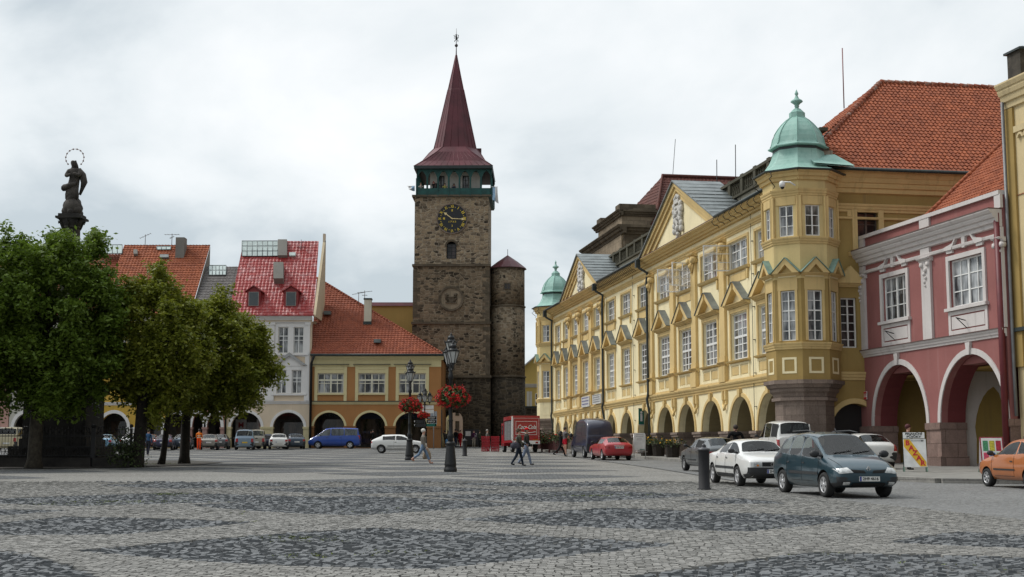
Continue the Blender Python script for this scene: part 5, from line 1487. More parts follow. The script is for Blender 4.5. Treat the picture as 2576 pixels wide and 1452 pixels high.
def aerial(name, label, px, py0, py1, Y, arms):
 z0, z1 = at(px, py0, Y).z, at(px, py1, Y).z
 a_ = thing(name, label, 'aerial', (at(px, py0, Y).x, Y, z0), 0, 'rooftop aerials')
 m_ = MB(); m_.tube([(0, 0, -0.4), (0, 0, z1 - z0)], 0.035, 5); m_.build('mast', M['iron_grey'], a_)
 for (dz, l, tilt) in arms:
  m_ = MB(); zc = z1 - z0 - dz
  m_.tube([(-l / 2, 0, zc - tilt), (l / 2, 0, zc + tilt)], 0.025, 4)
  for k in range(5): m_.tube([(-l / 2 + l * k / 4, -0.3, zc - tilt + 2 * tilt * k / 4), (-l / 2 + l * k / 4, 0.3, zc - tilt + 2 * tilt * k / 4)], 0.018, 4)
  m_.build('antenna', M['iron_grey'], a_)
M['iron_grey'] = plain('grey_aerial', (0.17, 0.17, 0.18), 0.5)
aerial('aerial', 'tall rake aerial on a mast beside the cream chimney of the orange house', 917, 765, 731, RY + 6, [(0.15, 1.5, 0.08), (0.5, 0.5, 0)])
aerial('aerial', 'small low aerial left of the cream chimney of the orange house', 902, 760, 737, RY + 6, [(0.05, 1.3, 0.12)])

# white and cream house with the red painted roof
H = House('house', 'narrow cream and white house with red painted tile roof, two dormers and roof glazing', 571, 783); t = H.t
M['pinkcream'] = plaster('pinkish_cream_plaster', (0.68, 0.56, 0.42), amount=0.15)
M['white_trim'] = plaster('white_trim', (0.74, 0.72, 0.70), amount=0.15, var=0.06)
wn = [(699, 763, 823, 889), (697, 760, 931, 990), (598, 655, 823, 889), (596, 655, 931, 990)]
ar_ = [(585, 660), (690, 767)]
H.wall(M['pinkcream'], 798, ar_, wn, 1076, 1038)
H.band(ar_, 1076, 1038, M['white_trim'], 0.28); H.piers(ar_, 1079, plaster('yellowish_plinth', (0.56, 0.49, 0.29)))
m_ = MB(); cornice(m_, H.X(572), H.X(784), rz(806), rz(796), 0.4); m_.build('eaves_cornice', M['white_trim'], t)
m_ = MB(); cornice(m_, H.X(572), H.X(783), rz(1017), rz(1009), 0.2); m_.build('string_course', M['white_trim'], t)
for a, b in ((668, 690), (768, 779), (573, 590)):
 m_ = MB(); m_.box(H.X(a), H.X(b), -0.12, 0.02, rz(1009), rz(812)); m_.box(H.X(a) - 0.06, H.X(b) + 0.06, -0.2, 0.02, rz(818), rz(811)); m_.box(H.X(a) - 0.04, H.X(b) + 0.04, -0.18, 0.02, rz(1008), rz(997)); m_.build('pilaster', M['white_trim'], t)
for a, b, c, d in wn:
 m_ = MB(); w_ = H.X(b) - H.X(a); xm = (H.X(a) + H.X(b)) / 2
 m_.box(xm - 0.26, xm + 0.26, -0.05, 0.46, rz(d), rz(c))
 for e, s in ((a, -1), (b, 1)): m_.box(min(H.X(e), H.X(e) + s * 0.32), max(H.X(e), H.X(e) + s * 0.32), -0.06, 0.02, rz(d) - 0.1, rz(c) + 0.4)
 m_.box(H.X(a), H.X(b), -0.057, 0.02, rz(c), rz(c) + 0.38); m_.box(H.X(a) - 0.5, H.X(b) + 0.5, -0.2, 0.02, rz(d) - 0.2, rz(d) - 0.02)
 m_.build('window_surround', M['white_trim'], t)
 for xa, xb in ((H.X(a), xm - 0.26), (xm + 0.26, H.X(b))):
  window(t, xa, rz(d), xb - xa, rz(c) - rz(d), 2, 2, M['white_paint'], M['glass'], rec=0.12, transom=0.66, fr=0.08, bar=0.06, mid=0.09)
 m_ = MB()
 if c < 900:
  cornice(m_, H.X(a) - 0.6, H.X(b) + 0.6, rz(815), rz(810), 0.25); m_.build('lintel', M['white_trim'], t)
  m_ = MB(); m_.prism([(H.X(a) - 0.3, rz(890)), (H.X(b) + 0.3, rz(890)), (H.X(b) + 0.2, rz(898)), (xm + 0.5, rz(896)), (xm, rz(901)), (xm - 0.5, rz(896)), (H.X(a) - 0.2, rz(898))], -0.07, 0.02); m_.build('apron', M['white_trim'], t)
 else:
  m_.prism([(H.X(a) - 0.2, rz(921)), (H.X(b) + 0.2, rz(921)), (xm, rz(893))], -0.1, 0.02); m_.build('pediment', M['white_trim'], t)
  m_ = MB()
  for s in (-1, 1): m_.prism([(xm + s * (w_ / 2 + 0.5), rz(919)), (xm + s * (w_ / 2 + 0.1), rz(919)), (xm, rz(896)), (xm, rz(887))], -0.32 + 0.002 * s, 0.02)
  m_.build('pediment_moulding', plaster('grey_moulding', (0.36, 0.36, 0.36)), t)
# roof
M['red_roof'] = tiles('red_painted_tile', (0.27, 0.028, 0.028), (0.36, 0.045, 0.042), dirt=(0.22, 0.03, 0.028), patch=(0.50, 0.30, 0.30), patchamt=0.5, gloss=0.45, scale=5)
e0 = rz(795); zr = at(700, 607, RY + 5.8).z; srr = (zr - e0) / 6.3
tile_roof([(H.X(574), -0.5, e0), (H.X(789.5), -0.5, e0), (H.X(797, RY + 5.8), 5.8, zr), (H.X(606, RY + 5.8), 5.8, zr)], 0.36, 0.40, M['red_roof'], 'roof', t, amp=0.018, step=0.035)
pw = H.X(791); m_ = MB(); m_.prism([(-0.5, e0 - 0.1), (6.1, e0 - 0.1), (6.1, zr), (5.9, zr + 0.06), (5.6, zr + 0.02), (-0.5, e0 + 0.06)], -0.12, 0.12, M=Matrix.Translation((pw, 0, 0)) @ Matrix(((0, 1, 0, 0), (1, 0, 0, 0), (0, 0, 1, 0), (0, 0, 0, 1)))); m_.build('party_wall', plaster('cream_party_wall', (0.62, 0.52, 0.36)), t)
m_ = MB(); m_.box(pw - 0.12, pw + 0.12, 5.5, 6.0, zr - 0.1, zr + 0.75); m_.build('chimney', M['pinkcream'], t)
MB().prism([(H.X(574), e0 - 0.05), (H.X(790), e0 - 0.05), (H.X(790), e0 + 0.08), (H.X(574), e0 + 0.08)], -0.62, -0.45).build('gutter', M['red_roof'], t)
def slab_on_roof(name, px0, px1, py0, py1, mat_, lift, thick, split=None, fmat=None):
 q = [on_roof(px, py, e0, -0.5, srr) for px, py in ((px0, py1), (px1, py1), (px1, py0), (px0, py0))]
 nrm = (q[1] - q[0]).cross(q[3] - q[0]).normalized()
 if nrm.z < 0: nrm = -nrm
 m_ = MB(); off = Vector((H.c, RY, 0))
 lo = [p - off + nrm * lift for p in q]; hi = [p - off + nrm * (lift + thick) for p in q]
 m_.add(lo + hi, [(0, 1, 2, 3), (4, 5, 6, 7), (0, 1, 5, 4), (1, 2, 6, 5), (2, 3, 7, 6), (3, 0, 4, 7)]); o = m_.build(name, mat_, t)
 if split:
  m_ = MB()
  for k in range(split[0] + 1):
   m_.tube([hi[0].lerp(hi[1], k / split[0]), hi[3].lerp(hi[2], k / split[0])], 0.045, 4)
  for k in range(split[1] + 1):
   m_.tube([hi[0].lerp(hi[3], k / split[1]), hi[1].lerp(hi[2], k / split[1])], 0.045, 4)
  m_.build('glazing_bars', fmat, o)
 return o
M['skyglass'] = plain('milky_roof_glass', (0.42, 0.50, 0.48), 0.2, var=0.15, spec=0.8)
slab_on_roof('roof_glazing', 609, 699, 608, 646, M['skyglass'], 0.05, 0.06, (7, 3), M['lead'])
M['greychim'] = plaster('grey_render', (0.22, 0.21, 0.19), amount=0.5)
for a, b, c, d, th in ((700, 723, 609, 649, 0.5), (690, 715, 673, 714, 0.9)):
 slab_on_roof('chimney', a, b, c, d, M['greychim'], -0.1, th)
slab_on_roof('roof_hatch', 728, 744, 639, 647, M['skyglass'], 0.05, 0.2)
M['dormer_glass'] = plain('dull_dormer_glass', (0.07, 0.085, 0.09), 0.25)
for a, b in ((621, 655), (714, 750)):
 p = on_roof((a + b) / 2, 771, e0, -0.5, srr); xm = p.x - H.c; y0 = p.y - RY - 0.05; zb = p.z; w_ = rx(b) - rx(a)
 zt = zb + 1.55
 m_ = MB(); m_.prism([(xm - w_ / 2, zb - 0.1), (xm + w_ / 2, zb - 0.1), (xm + w_ / 2, zt), (xm, zt + 0.45), (xm - w_ / 2, zt)], y0, y0 + 2.4); dm = m_.build('dormer', plain('red_dormer_boards', (0.22, 0.022, 0.022), 0.6), t)
 m_ = MB()
 for s in (-1, 1): m_.prism([(xm + s * (w_ / 2 + 0.2), zt - 0.1), (xm, zt + 0.5), (xm, zt + 0.62), (xm + s * (w_ / 2 + 0.2), zt + 0.02)], y0 - 0.2 + 0.002 * s, y0 + 2.5)
 m_.build('dormer_roof', M['red_roof'], dm)
 m_ = MB(); m_.box(xm - 0.5, xm + 0.5, y0 - 0.05, y0, zb + 0.05, zt - 0.1); m_.build('dormer_window', plain('grey_dormer_frame', (0.35, 0.33, 0.30), 0.5), dm)
 m_ = MB(); m_.box(xm - 0.45, xm + 0.45, y0 - 0.07, y0 - 0.04, zb + 0.09, zt - 0.14); m_.build('dormer_pane', M['dormer_glass'], dm)
for (a, b) in ar_:
 m_ = MB(); m_.box(H.X(a) + 0.2, H.X(b) - 0.2, 3.1, 3.19, RG + 0.3, RG + 2.6); m_.build('shop_window', M['shopglass'], t)
M['red_letter'] = plain('red_sign_letters', (0.30, 0.02, 0.02), 0.5)
m_ = MB(); m_.box(H.X(692), H.X(765), 2.95, 3.08, RG + 2.9, RG + 4.2); m_.build('shop_fascia', plain('dark_red_fascia', (0.05, 0.008, 0.008), 0.5), t)
lettering('shop_lettering', 'MASOKOMBINÁT', 0.42, M['red_letter'], t, text_matrix(H.X(729), 2.93, RG + 3.35), 0.01, width=2.6)
for px in (596, 650):
 m_ = MB(); m_.box(H.X(px) - 0.55, H.X(px) + 0.55, 2.95, 3.08, RG + 0.4, RG + 2.9); m_.build('shop_poster', plain('pale_poster', (0.45, 0.42, 0.42), 0.6), t)
 lettering('shop_logo', 'M', 0.75, M['red_letter'], t, text_matrix(H.X(px), 2.93, RG + 2.3), 0.01, bold=0.02)
m_ = MB(); m_.tube([(H.X(572.5), -0.2, rz(800)), (H.X(572.5), -0.2, RG)], 0.1, 6); m_.build('drainpipe', M['iron'], t)
aerial('aerial', 'bare aerial mast on the ridge of the red painted roof', 757, 640, 603, RY + 5, [(0.3, 0.6, 0.1), (0.75, 0.9, 0.0)])

def simple_house(label, px0, px1, wallm, eave, ridge, rdepth, roofm, arches, wins, low=None, trim='white_trim', glaz=(), chim=(), th=0.4, amp=0.03, left_in=0.0):
 global H, t, e0, srr
 H = House('house', label, px0, px1); t = H.t
 H.wall(wallm, eave, arches, wins, 1078, 1040); H.band(arches, 1078, 1040, M[trim], 0.3)
 H.piers(arches, 1080, low or M[trim])
 m_ = MB(); cornice(m_, H.X(px0), H.X(px1), rz(eave + 8), rz(eave - 2), 0.4); m_.build('eaves_cornice', M[trim], t)
 m_ = MB(); cornice(m_, H.X(px0), H.X(px1), rz(1020), rz(1012), 0.2); m_.build('string_course', M[trim], t)
 for a, b, c, d in wins:
  window(t, H.X(a), rz(d), H.X(b) - H.X(a), rz(c) - rz(d), 2, 3, M['white_paint'], M['glass'], rec=0.12, fr=0.1, bar=0.06, mid=0.12)
  m_ = MB()
  for e, s in ((a, -1), (b, 1)): m_.box(min(H.X(e), H.X(e) + s * 0.25), max(H.X(e), H.X(e) + s * 0.25), -0.06, 0.02, rz(d) - 0.15, rz(c) + 0.3)
  m_.box(H.X(a), H.X(b), -0.057, 0.02, rz(c), rz(c) + 0.28); m_.build('window_surround', M[trim], t)
 e0 = rz(eave - 3); Yr = RY + rdepth; zr = at(700, ridge, Yr).z; srr = (zr - e0) / (rdepth + 0.5)
 tile_roof([(H.X(px0), -0.5, e0), (H.X(px1), -0.5, e0), (H.X(px1), rdepth, zr), (H.X(px0), rdepth, zr)], 0.33, th, roofm, 'roof', t, amp=amp, step=0.05)
 m_ = MB(); m_.prism([(0, 0), (1, 0), (0, 1)], 0, 0.1);
 for s, px in ((-1, px0), (1, px1)):
  m_ = MB(); m_.add([(H.X(px), -0.3, e0), (H.X(px), rdepth, e0), (H.X(px), rdepth, zr - 0.1)], [(0, 1, 2)]); m_.build('gable', M['greychim'], t)
 for g in glaz: slab_on_roof('roof_glazing', *g[:4], M['skyglass'], 0.05, 0.06, g[4], M['lead'])
 for (a, b, c, d, dd) in chim:
  m_ = MB(); p = on_roof((a + b) / 2, d, e0, -0.5, srr); m_.box(rx(a, p.y) - H.c, rx(b, p.y) - H.c, p.y - RY, p.y - RY + 1.2, p.z - 1, at(a, c, p.y).z); m_.build('chimney', M['greychim'], t)
 for a, b in arches:
  m_ = MB(); m_.box(H.X(a) + 0.2, H.X(b) - 0.2, 3.1, 3.19, RG + 0.4, RG + 2.7); m_.build('shop_window', M['shopglass'], t)
 return H
M['slate'] = tiles('grey_slate', (0.13, 0.12, 0.115), (0.20, 0.185, 0.18), dirt=(0.09, 0.085, 0.08))
M['salmon'] = plaster('salmon_plaster', (0.52, 0.27, 0.21))
simple_house('salmon pink house with grey slate roof and a strip of roof glazing', 478, 570, M['salmon'], 800, 671, 6.5, M['slate'], [(488, 515), (525, 560)], [(492, 515, 850, 900), (532, 556, 850, 900)], plaster('mauve_plinth', (0.36, 0.22, 0.19)), glaz=[(526, 569, 670, 694, (5, 2))], th=0.3, amp=0.01)
simple_house('ochre yellow house with orange tiled roof, rooflights and a tall end chimney', 246, 477, plaster('mustard_plaster', (0.56, 0.36, 0.07)), 800, 617, 8.0, M['tile'], [(258, 326), (352, 412), (425, 470)], [(280, 310, 850, 900), (360, 395, 850, 900), (425, 455, 850, 900)], M['white_trim'], glaz=[(246, 308, 618, 640, (5, 1)), (395, 430, 622, 630, (3, 1))], chim=[(433, 455, 597, 650, 0)])
slab_on_roof('roof_hatch', 403, 425, 645, 652, M['lead'], 0.05, 0.2)
slab_on_roof('roof_vent', 337, 347, 634, 645, M['greychim'], 0.05, 0.3)
aerial('aerial', 'tilted fish bone aerial on the ridge of the ochre house', 365, 617, 590, RY + 8, [(0.15, 1.1, 0.25)])
aerial('aerial', 'thin aerial beside the tall end chimney of the ochre house', 432, 617, 588, RY + 8, [(0.1, 1.5, 0.0), (0.4, 0.4, 0.1)])
simple_house('pale grey house behind the big left tree', 30, 244, plaster('pale_grey_plaster', (0.5, 0.48, 0.42)), 800, 640, 8.0, M['tile_orange'], [(42, 105), (125, 190)], [(60, 90, 850, 900), (140, 170, 850, 900)])
simple_house('pink house at the far left edge behind the trees', -190, 28, plaster('rose_plaster', (0.5, 0.3, 0.25)), 800, 630, 8.0, M['tile'], [(-170, -100), (-70, 0)], [(-150, -120, 850, 900), (-60, -30, 850, 900)])
# ------------------------------------------------------------------ pink house and its neighbour on the right
PA, PB_ = (16.65, 66.6), (19.5, 54.4)
PF = Frame(PA[0], PA[1], PB_[0] - PA[0], PB_[1] - PA[1])
pk_ = thing('house', 'dark pink two storey house with white pilasters, two big arches and a red tile roof', 'building', (PF.o.x, PF.o.y, 0), PF.rot)
M['pink'] = plaster('raspberry_plaster', (0.30, 0.122, 0.113), amount=0.6, dirt=(0.38, 0.22, 0.20), var=0.14)
M['pinktrim'] = plaster('grey_white_stucco', (0.60, 0.56, 0.54), amount=0.5, dirt=(0.25, 0.22, 0.2))
def q8(x, y): return ((2640 + x / 1.91) / 1.267, (820 + y / 1.91) / 1.267)
def q7(x, y): return ((2640 + x / 1.91) / 1.267, (140 + y / 1.91) / 1.267)
def pf(c): return PF.px(*c)
aL = pf(q8(280, 935))[0], pf(q8(600, 915))[0]; aR = pf(q8(685, 910))[0], pf(q8(1085, 890))[0]
PL = pf(q8(1090, 500))[0]
zi = 3.28
zt1, zt2 = pf(q8(420, 655))[1], pf(q8(870, 590))[1]
w1 = pf(q8(340, 395)), pf(q8(487, 375)), pf(q7(335, 1425)), pf(q7(485, 1380))
w2 = pf(q8(750, 310)), pf(q8(955, 280)), pf(q7(750, 1325)), pf(q7(945, 1265))
zmo = pf(q8(640, 510))[1]; zco = pf(q7(620, 1190))[1]
zpar = pf(q7(640, 1050))[1]
zwb = (w1[0][1] + w2[0][1]) / 2; zwt = (w1[2][1] + w2[2][1]) / 2
hs = [archp((aL[0] + aL[1]) / 2, aL[1] - aL[0], zi, 0.3, 18, rise=zt1 - zi), archp((aR[0] + aR[1]) / 2, aR[1] - aR[0], zi, 0.3, 18, rise=zt2 - zi),
      rect(w1[0][0], w1[1][0], zwb, zwt), rect(w2[0][0], w2[1][0], zwb, zwt)]
m_ = MB(); m_.wall(rect(0, PL, 0, zpar), hs, 0, 0.3); m_.build('wall', M['pink'], pk_)
for (a, b), zt in ((aL, zt1), (aR, zt2)):
 q = archp((a + b) / 2, b - a, zi, 0.3, 18, rise=zt - zi); n = len(q)
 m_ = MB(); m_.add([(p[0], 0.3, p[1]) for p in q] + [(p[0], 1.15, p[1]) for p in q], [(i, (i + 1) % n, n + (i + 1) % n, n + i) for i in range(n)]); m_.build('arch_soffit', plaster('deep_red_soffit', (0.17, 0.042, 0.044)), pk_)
 m_ = MB(); r = (b - a) / 2; m_.ring((a + b) / 2, 0, r + 0.003, r + 0.22, -0.05, 0.02, 26, M=Matrix.Translation((0, 0, zi)) @ Matrix.Scale((zt - zi) / r, 4, (0, 0, 1))); m_.build('arch_band', M['pinktrim'], pk_)
 m_ = MB(); m_.prism([((a + b) / 2 - 0.09, zt - 0.02), ((a + b) / 2 + 0.09, zt - 0.02), ((a + b) / 2 + 0.17, zmo - 0.3), ((a + b) / 2 - 0.17, zmo - 0.3)], -0.13, 0.02); m_.build('keystone', M['pinktrim'], pk_)
for a, b in ((0.0, aL[0]), (aL[1], aR[0]), (aR[1], PL)):
 g = PF.gz((a + b) / 2) + 0.1; m_ = MB()
 m_.box(a - 0.02, b + 0.02, -0.05, 1.16, g - 0.3, zi - 0.3); m_.box(a - 0.04, b + 0.04, -0.11, 1.2, zi - 0.3, zi - 0.0); m_.box(a - 0.08, b + 0.08, -0.14, 1.22, g - 0.3, g + 0.45)
 m_.build('pier', M['pinkstone'] if 'pinkstone' in M else M.setdefault('pinkstone', ashlar('pink_sandstone', (0.24, 0.165, 0.14), 0.7, var=0.22)), pk_)
m_ = MB(); cornice(m_, -0.1, PL, zmo - 0.28, zmo + 0.04, 0.2); m_.build('string_course', M['pinktrim'], pk_)
m_ = MB(); m_.box(-0.1, PL, -0.24, 0, zmo + 0.042, zmo + 0.08); m_.build('string_flashing', plain('rusty_flashing', (0.12, 0.07, 0.06), 0.7), pk_)
m_ = MB(); cornice(m_, -0.45, PL, zco - 0.35, zco + 0.35, 0.6, steps=4); cornice(m_, -0.1, PL, zco - 0.75, zco - 0.6, 0.14, steps=1); m_.build('cornice', M['pinktrim'], pk_)
m_ = MB(); m_.box(-0.46, PL, -0.62, 0.0, zco + 0.352, zco + 0.4); m_.build('cornice_flashing', plain('rusty_flashing', (0.12, 0.07, 0.06), 0.7), pk_)
m_ = MB(); m_.box(-0.1, PL, -0.12, 0.25, zpar, zpar + 0.17); m_.build('parapet_coping', M['pinktrim'], pk_)
for c0, c1 in ((q8(190, 400), q8(238, 400)), (q8(585, 300), q8(640, 300)), (q8(1052, 300), q8(1085, 300))):
 a, b = pf(c0)[0], pf(c1)[0]; m_ = MB()
 m_.box(a, b, -0.12, 0.02, zmo + 0.085, zco - 0.36); m_.box(a - 0.03, b + 0.03, -0.1, 0.02, zco + 0.41, zpar - 0.003)
 pl_ = m_.build('pilaster', M['pinktrim'], pk_)
 m_ = MB(); c = (a + b) / 2; zc = zco - 0.78
 cornice(m_, a - 0.13, b + 0.13, zc - 0.18, zc, 0.28, steps=2)
 for s in (-1, 1): m_.tube([(c + s * 0.26, -0.2, zc - 0.3), (c + s * 0.26, 0, zc - 0.3)], 0.11, 9)
 for k in range(5): m_.ball((c + 0.06 * (-1) ** k * (k < 4), -0.13, zc - 0.55 - k * 0.17), 0.11 - 0.012 * k, 7, 5)
 m_.build('capital', M['pinktrim'], pl_)
for (wl0, wr0, _, _) in (w1, w2):
 a, b = wl0[0], wr0[0]
 window(pk_, a, zwb, b - a, zwt - zwb, 4, 3, M['white_paint'], M['glass'], rec=0.1, fr=0.08, bar=0.045, mid=0.13)
 m_ = MB(); m_.box(a - 0.2, a, -0.08, 0.02, zwb, zwt + 0.2); m_.box(b, b + 0.2, -0.08, 0.02, zwb, zwt + 0.2); m_.box(a, b, -0.077, 0.02, zwt, zwt + 0.2); m_.box(a - 0.3, b + 0.3, -0.18, 0.05, zwb - 0.14, zwb - 0.01); m_.build('window_surround', M['pinktrim'], pk_)
 m_ = MB(); m_.wall(rect(a - 0.2, b + 0.2, zmo + 0.1, zwb - 0.16), [rect(a - 0.02, b + 0.02, zmo + 0.28, zwb - 0.32)], -0.05, 0.06); m_.box(a + 0.04, b - 0.04, -0.035, 0.01, zmo + 0.34, zwb - 0.38); m_.build('apron', M['pinktrim'], pk_)
 c = (a + b) / 2; zh = zwt + 0.45
 for s in (-1, 1):   # broken scrolled pediment
  m_ = MB(); m_.prism([(c + s * (b - a) * 0.58, zh), (c + s * (b - a) * 0.36, zh - 0.02), (c + s * (b - a) * 0.22, zh + 0.40), (c + s * (b - a) * 0.2, zh + 0.54), (c + s * (b - a) * 0.32, zh + 0.24), (c + s * (b - a) * 0.58, zh + 0.13)], -0.15, 0.02)
  m_.prism([(c + s * (b - a) * 0.54, zh - 0.14), (c + s * (b - a) * 0.36, zh - 0.14), (c + s * (b - a) * 0.36, zh - 0.022), (c + s * (b - a) * 0.56, zh - 0.004)], -0.09, 0.02)
  m_.build('pediment_scroll', M['pinktrim'], pk_)
 m_ = MB(); m_.prism([(c - 0.1, zh - 0.05), (c + 0.1, zh - 0.05), (c + 0.17, zh + 0.72), (c - 0.17, zh + 0.72)], -0.12, 0.02); m_.build('keystone', M['pinktrim'], pk_)
 m_ = MB(); m_.tube([(c - 0.1, -0.08, zmo + 0.62), (c - 0.05, -0.55, zmo + 0.72)], 0.024, 5); m_.tube([(c - 0.05, -0.05, zmo + 0.3), (c - 0.06, -0.5, zmo + 0.7)], 0.02, 5); m_.build('flag_holder', M['iron'], pk_)
# arcade inside
m_ = MB(); m_.box(-0.5, PL + 1.5, 4.2, 4.4, 0, 5.6); m_.box(-0.5, PL + 1.5, 1.16, 4.2, 5.5, 5.6); m_.build('arcade_wall', plaster('ochre_arcade', (0.38, 0.26, 0.08)), pk_)
mid = (aL[1] + aR[0]) / 2
for c, mk in ((mid, 'pinktrim'), (PL - 0.2, 'white_trim')):
 m_ = MB(); q = [(1.16, 0.3), (1.7, 0.3), (1.78, 2.6)] + [(1.7 + 1.25 * (1 - math.cos(t_)), 2.6 + 2.3 * math.sin(t_)) for t_ in np.linspace(0, PI / 2, 8)[1:]] + [(2.95, 5.5), (1.16, 5.5)]
 Mq = Matrix.Translation((c, 0, 0)) @ Matrix(((0, 1, 0, 0), (1, 0, 0, 0), (0, 0, 1, 0), (0, 0, 0, 1)))
 m_.prism(q, -0.35, 0.35, M=Mq); q2 = [(4.2, 0.3), (3.9, 0.3), (3.9, 2.8), (3.4, 4.6), (2.95, 5.1), (2.95, 5.5), (4.2, 5.5)]; m_.prism(q2, -0.35, 0.35, M=Mq); m_.build('cross_arch', M[mk], pk_)
m_ = MB(); m_.box(aR[0] + 1.9, aR[0] + 3.5, 4.1, 4.19, 0.5, 4.3); m_.build('doorway', M['dark'], pk_)
m_ = MB(); m_.box(aR[0] + 1.7, aR[0] + 1.9, 4.05, 4.19, 0.5, 4.4); m_.box(aR[0] + 3.5, aR[0] + 3.7, 4.05, 4.19, 0.5, 4.4); m_.build('door_frame', plain('brown_door_frame', (0.10, 0.045, 0.02), 0.6), pk_)
# body and roof
MB().box(0.05, PL, 4.45, 12, 0, zpar - 0.5).build('building_core', M['pink'], pk_)
MB().box(0.05, PL, 0.35, 4.4, 5.65, zpar - 0.5).build('upper_floor', M['pink'], pk_)
# hipped roof: left edge climbs from the parapet to the neighbour's wall
za = zpar - 0.15
sA = PF.px(*q7(520, 1075), 0.4)
dR = 5.2
sB = PF.px(*q7(1080, 590), dR)
tile_roof([(sA[0], 0.4, za), (PL + 1, 0.4, za), (PL + 1, dR, sB[1]), (sB[0] + 0.05, dR, sB[1])], 0.2, 0.30, M['tile'], 'roof', pk_, amp=0.026, step=0.035)
rd = MB(); a, b = Vector((sA[0], 0.4, za + 0.05)), Vector((sB[0], dR, sB[1] + 0.05))
for i in range(24): rd.tube([a.lerp(b, i / 24), a.lerp(b, (i + 1.1) / 24)], [0.13, 0.1], 7)
tag(rd.build('hip_tiles', M['tile'], pk_), kind='stuff')
rs = MB(); rs.add([(sA[0], 0.4, za), (sB[0], dR, sB[1]), (sA[0] - 0.5, 9, za)], [(0, 1, 2)]); rs.build('hip_roof', M['tile'], pk_)
m_ = MB(); x_ = PL - 0.12; m_.tube([(x_, -0.16, zco + 0.2), (x_, -0.16, PF.gz(PL) + 0.2)], 0.13, 8); m_.build('drainpipe', plain('dark_red_pipe', (0.12, 0.015, 0.02), 0.5), pk_)
sg = thing('house_sign', 'small red and white plate on the left pier of the pink house', 'sign', PF.world(*[pf(q8(233, 842))[0], -0.05, pf(q8(233, 842))[1]]), PF.rot)
m_ = MB(); m_.box(-0.17, 0.17, -0.03, 0.0, -0.19, 0.19); m_.build('plate', plain('white_enamel', (0.7, 0.7, 0.7), 0.3), sg)
m_ = MB(); m_.box(-0.16, 0.16, -0.036, -0.03, 0.08, 0.18); m_.box(-0.16, 0.16, -0.036, -0.03, -0.18, -0.08); m_.build('red_field', plain('red_enamel', (0.5, 0.03, 0.04), 0.3), sg)
m_ = MB(); m_.box(-0.12, 0.12, -0.035, -0.03, 0.02, 0.05); m_.box(-0.1, 0.1, -0.035, -0.03, -0.04, -0.01); m_.build('lettering', plain('red_enamel', (0.5, 0.03, 0.04), 0.3), sg)

# cream neighbour at the right edge
nb = thing('house', 'tall cream house with a dark chimney at the right edge of the picture', 'building', PF.world(PL, 0, 0), PF.rot)
M['creamwall'] = plaster('cream_plaster', (0.62, 0.50, 0.29), amount=0.4)
f2 = Frame(*PF.world(PL, 0)[:2], PF.u.x, PF.u.y)
zr_ = f2.px(2545, 205)[1]
m_ = MB(); m_.box(0.02, 9, 0.4, 10, 0, zr_ - 0.3); m_.build('wall', M['creamwall'], nb)
m_ = MB(); cornice(m_, 0.0, 9, zr_ - 0.9, zr_ + 0.1, 0.5, y=0.4, steps=4); m_.build('cornice', M['creamwall'], nb)
m_ = MB(); m_.box(0.0, 0.55, 0.3, 0.41, 5.3, zr_ - 0.9); m_.build('corner_pilaster', M['ochre_side'], nb)
m_ = MB()
for k in range(12): m_.ring(1.0 + k * 0.42, zr_ - 2.2, 0.12, 0.21, 0.28, 0.4, 8)
m_.box(0.6, 9, 0.28, 0.4, zr_ - 1.95, zr_ - 1.7); m_.build('arch_frieze', M['creamwall'], nb)
m_ = MB(); zs2 = f2.px(*q8(1150, 430))[1]; m_.box(0.0, 9, 0.2, 0.41, zs2 - 0.1, zs2 + 0.05); m_.build('string_course', M['lead_dark'], nb)
m_ = MB(); m_.box(0.3, 9, 0.3, 0.41, -0.2, 2.6); m_.build('rusticated_base', M['sandstone'], nb)
c0, c1 = f2.px(2533, 140, 1.5), f2.px(2566, 140, 1.5)
m_ = MB(); m_.box(c0[0], c1[0], 1.5, 2.4, zr_ - 0.5, c0[1]); m_.build('chimney', plain('sooty_brick', (0.05, 0.042, 0.032), 0.9, var=0.35), nb)
m_ = MB(); xm = (c0[0] + c1[0]) / 2; m_.box(c0[0] - 0.12, c1[0] + 0.12, 1.4, 2.5, c0[1], c0[1] + 0.09); m_.add([(c0[0] - 0.12, 1.4, c0[1] + 0.09), (c1[0] + 0.12, 1.4, c0[1] + 0.09), (c1[0] + 0.12, 2.5, c0[1] + 0.09), (c0[0] - 0.12, 2.5, c0[1] + 0.09), (xm, 1.95, c0[1] + 0.32)], [(0, 1, 4), (1, 2, 4), (2, 3, 4), (3, 0, 4)]); m_.build('chimney_cap', M['lead_dark'], nb)
for x_ in (2.2, 5.4):
 for z_, h_ in ((5.9, 2.3), (9.3, 1.9)):
  window(nb, x_, z_, 1.3, h_, 2, 3, M['white_paint'], M['glass'], y=0.4, rec=-0.06, fr=0.09, mid=0.1)
m_ = MB(); m_.tube([(0.12, 0.16, zr_ - 0.6), (0.12, 0.16, 5.0), (0.14, 0.16, PF.gz(PL) + 2.2)], 0.07, 7); m_.build('drainpipe', plain('zinc_pipe', (0.16, 0.165, 0.17), 0.5, 0.3), nb)
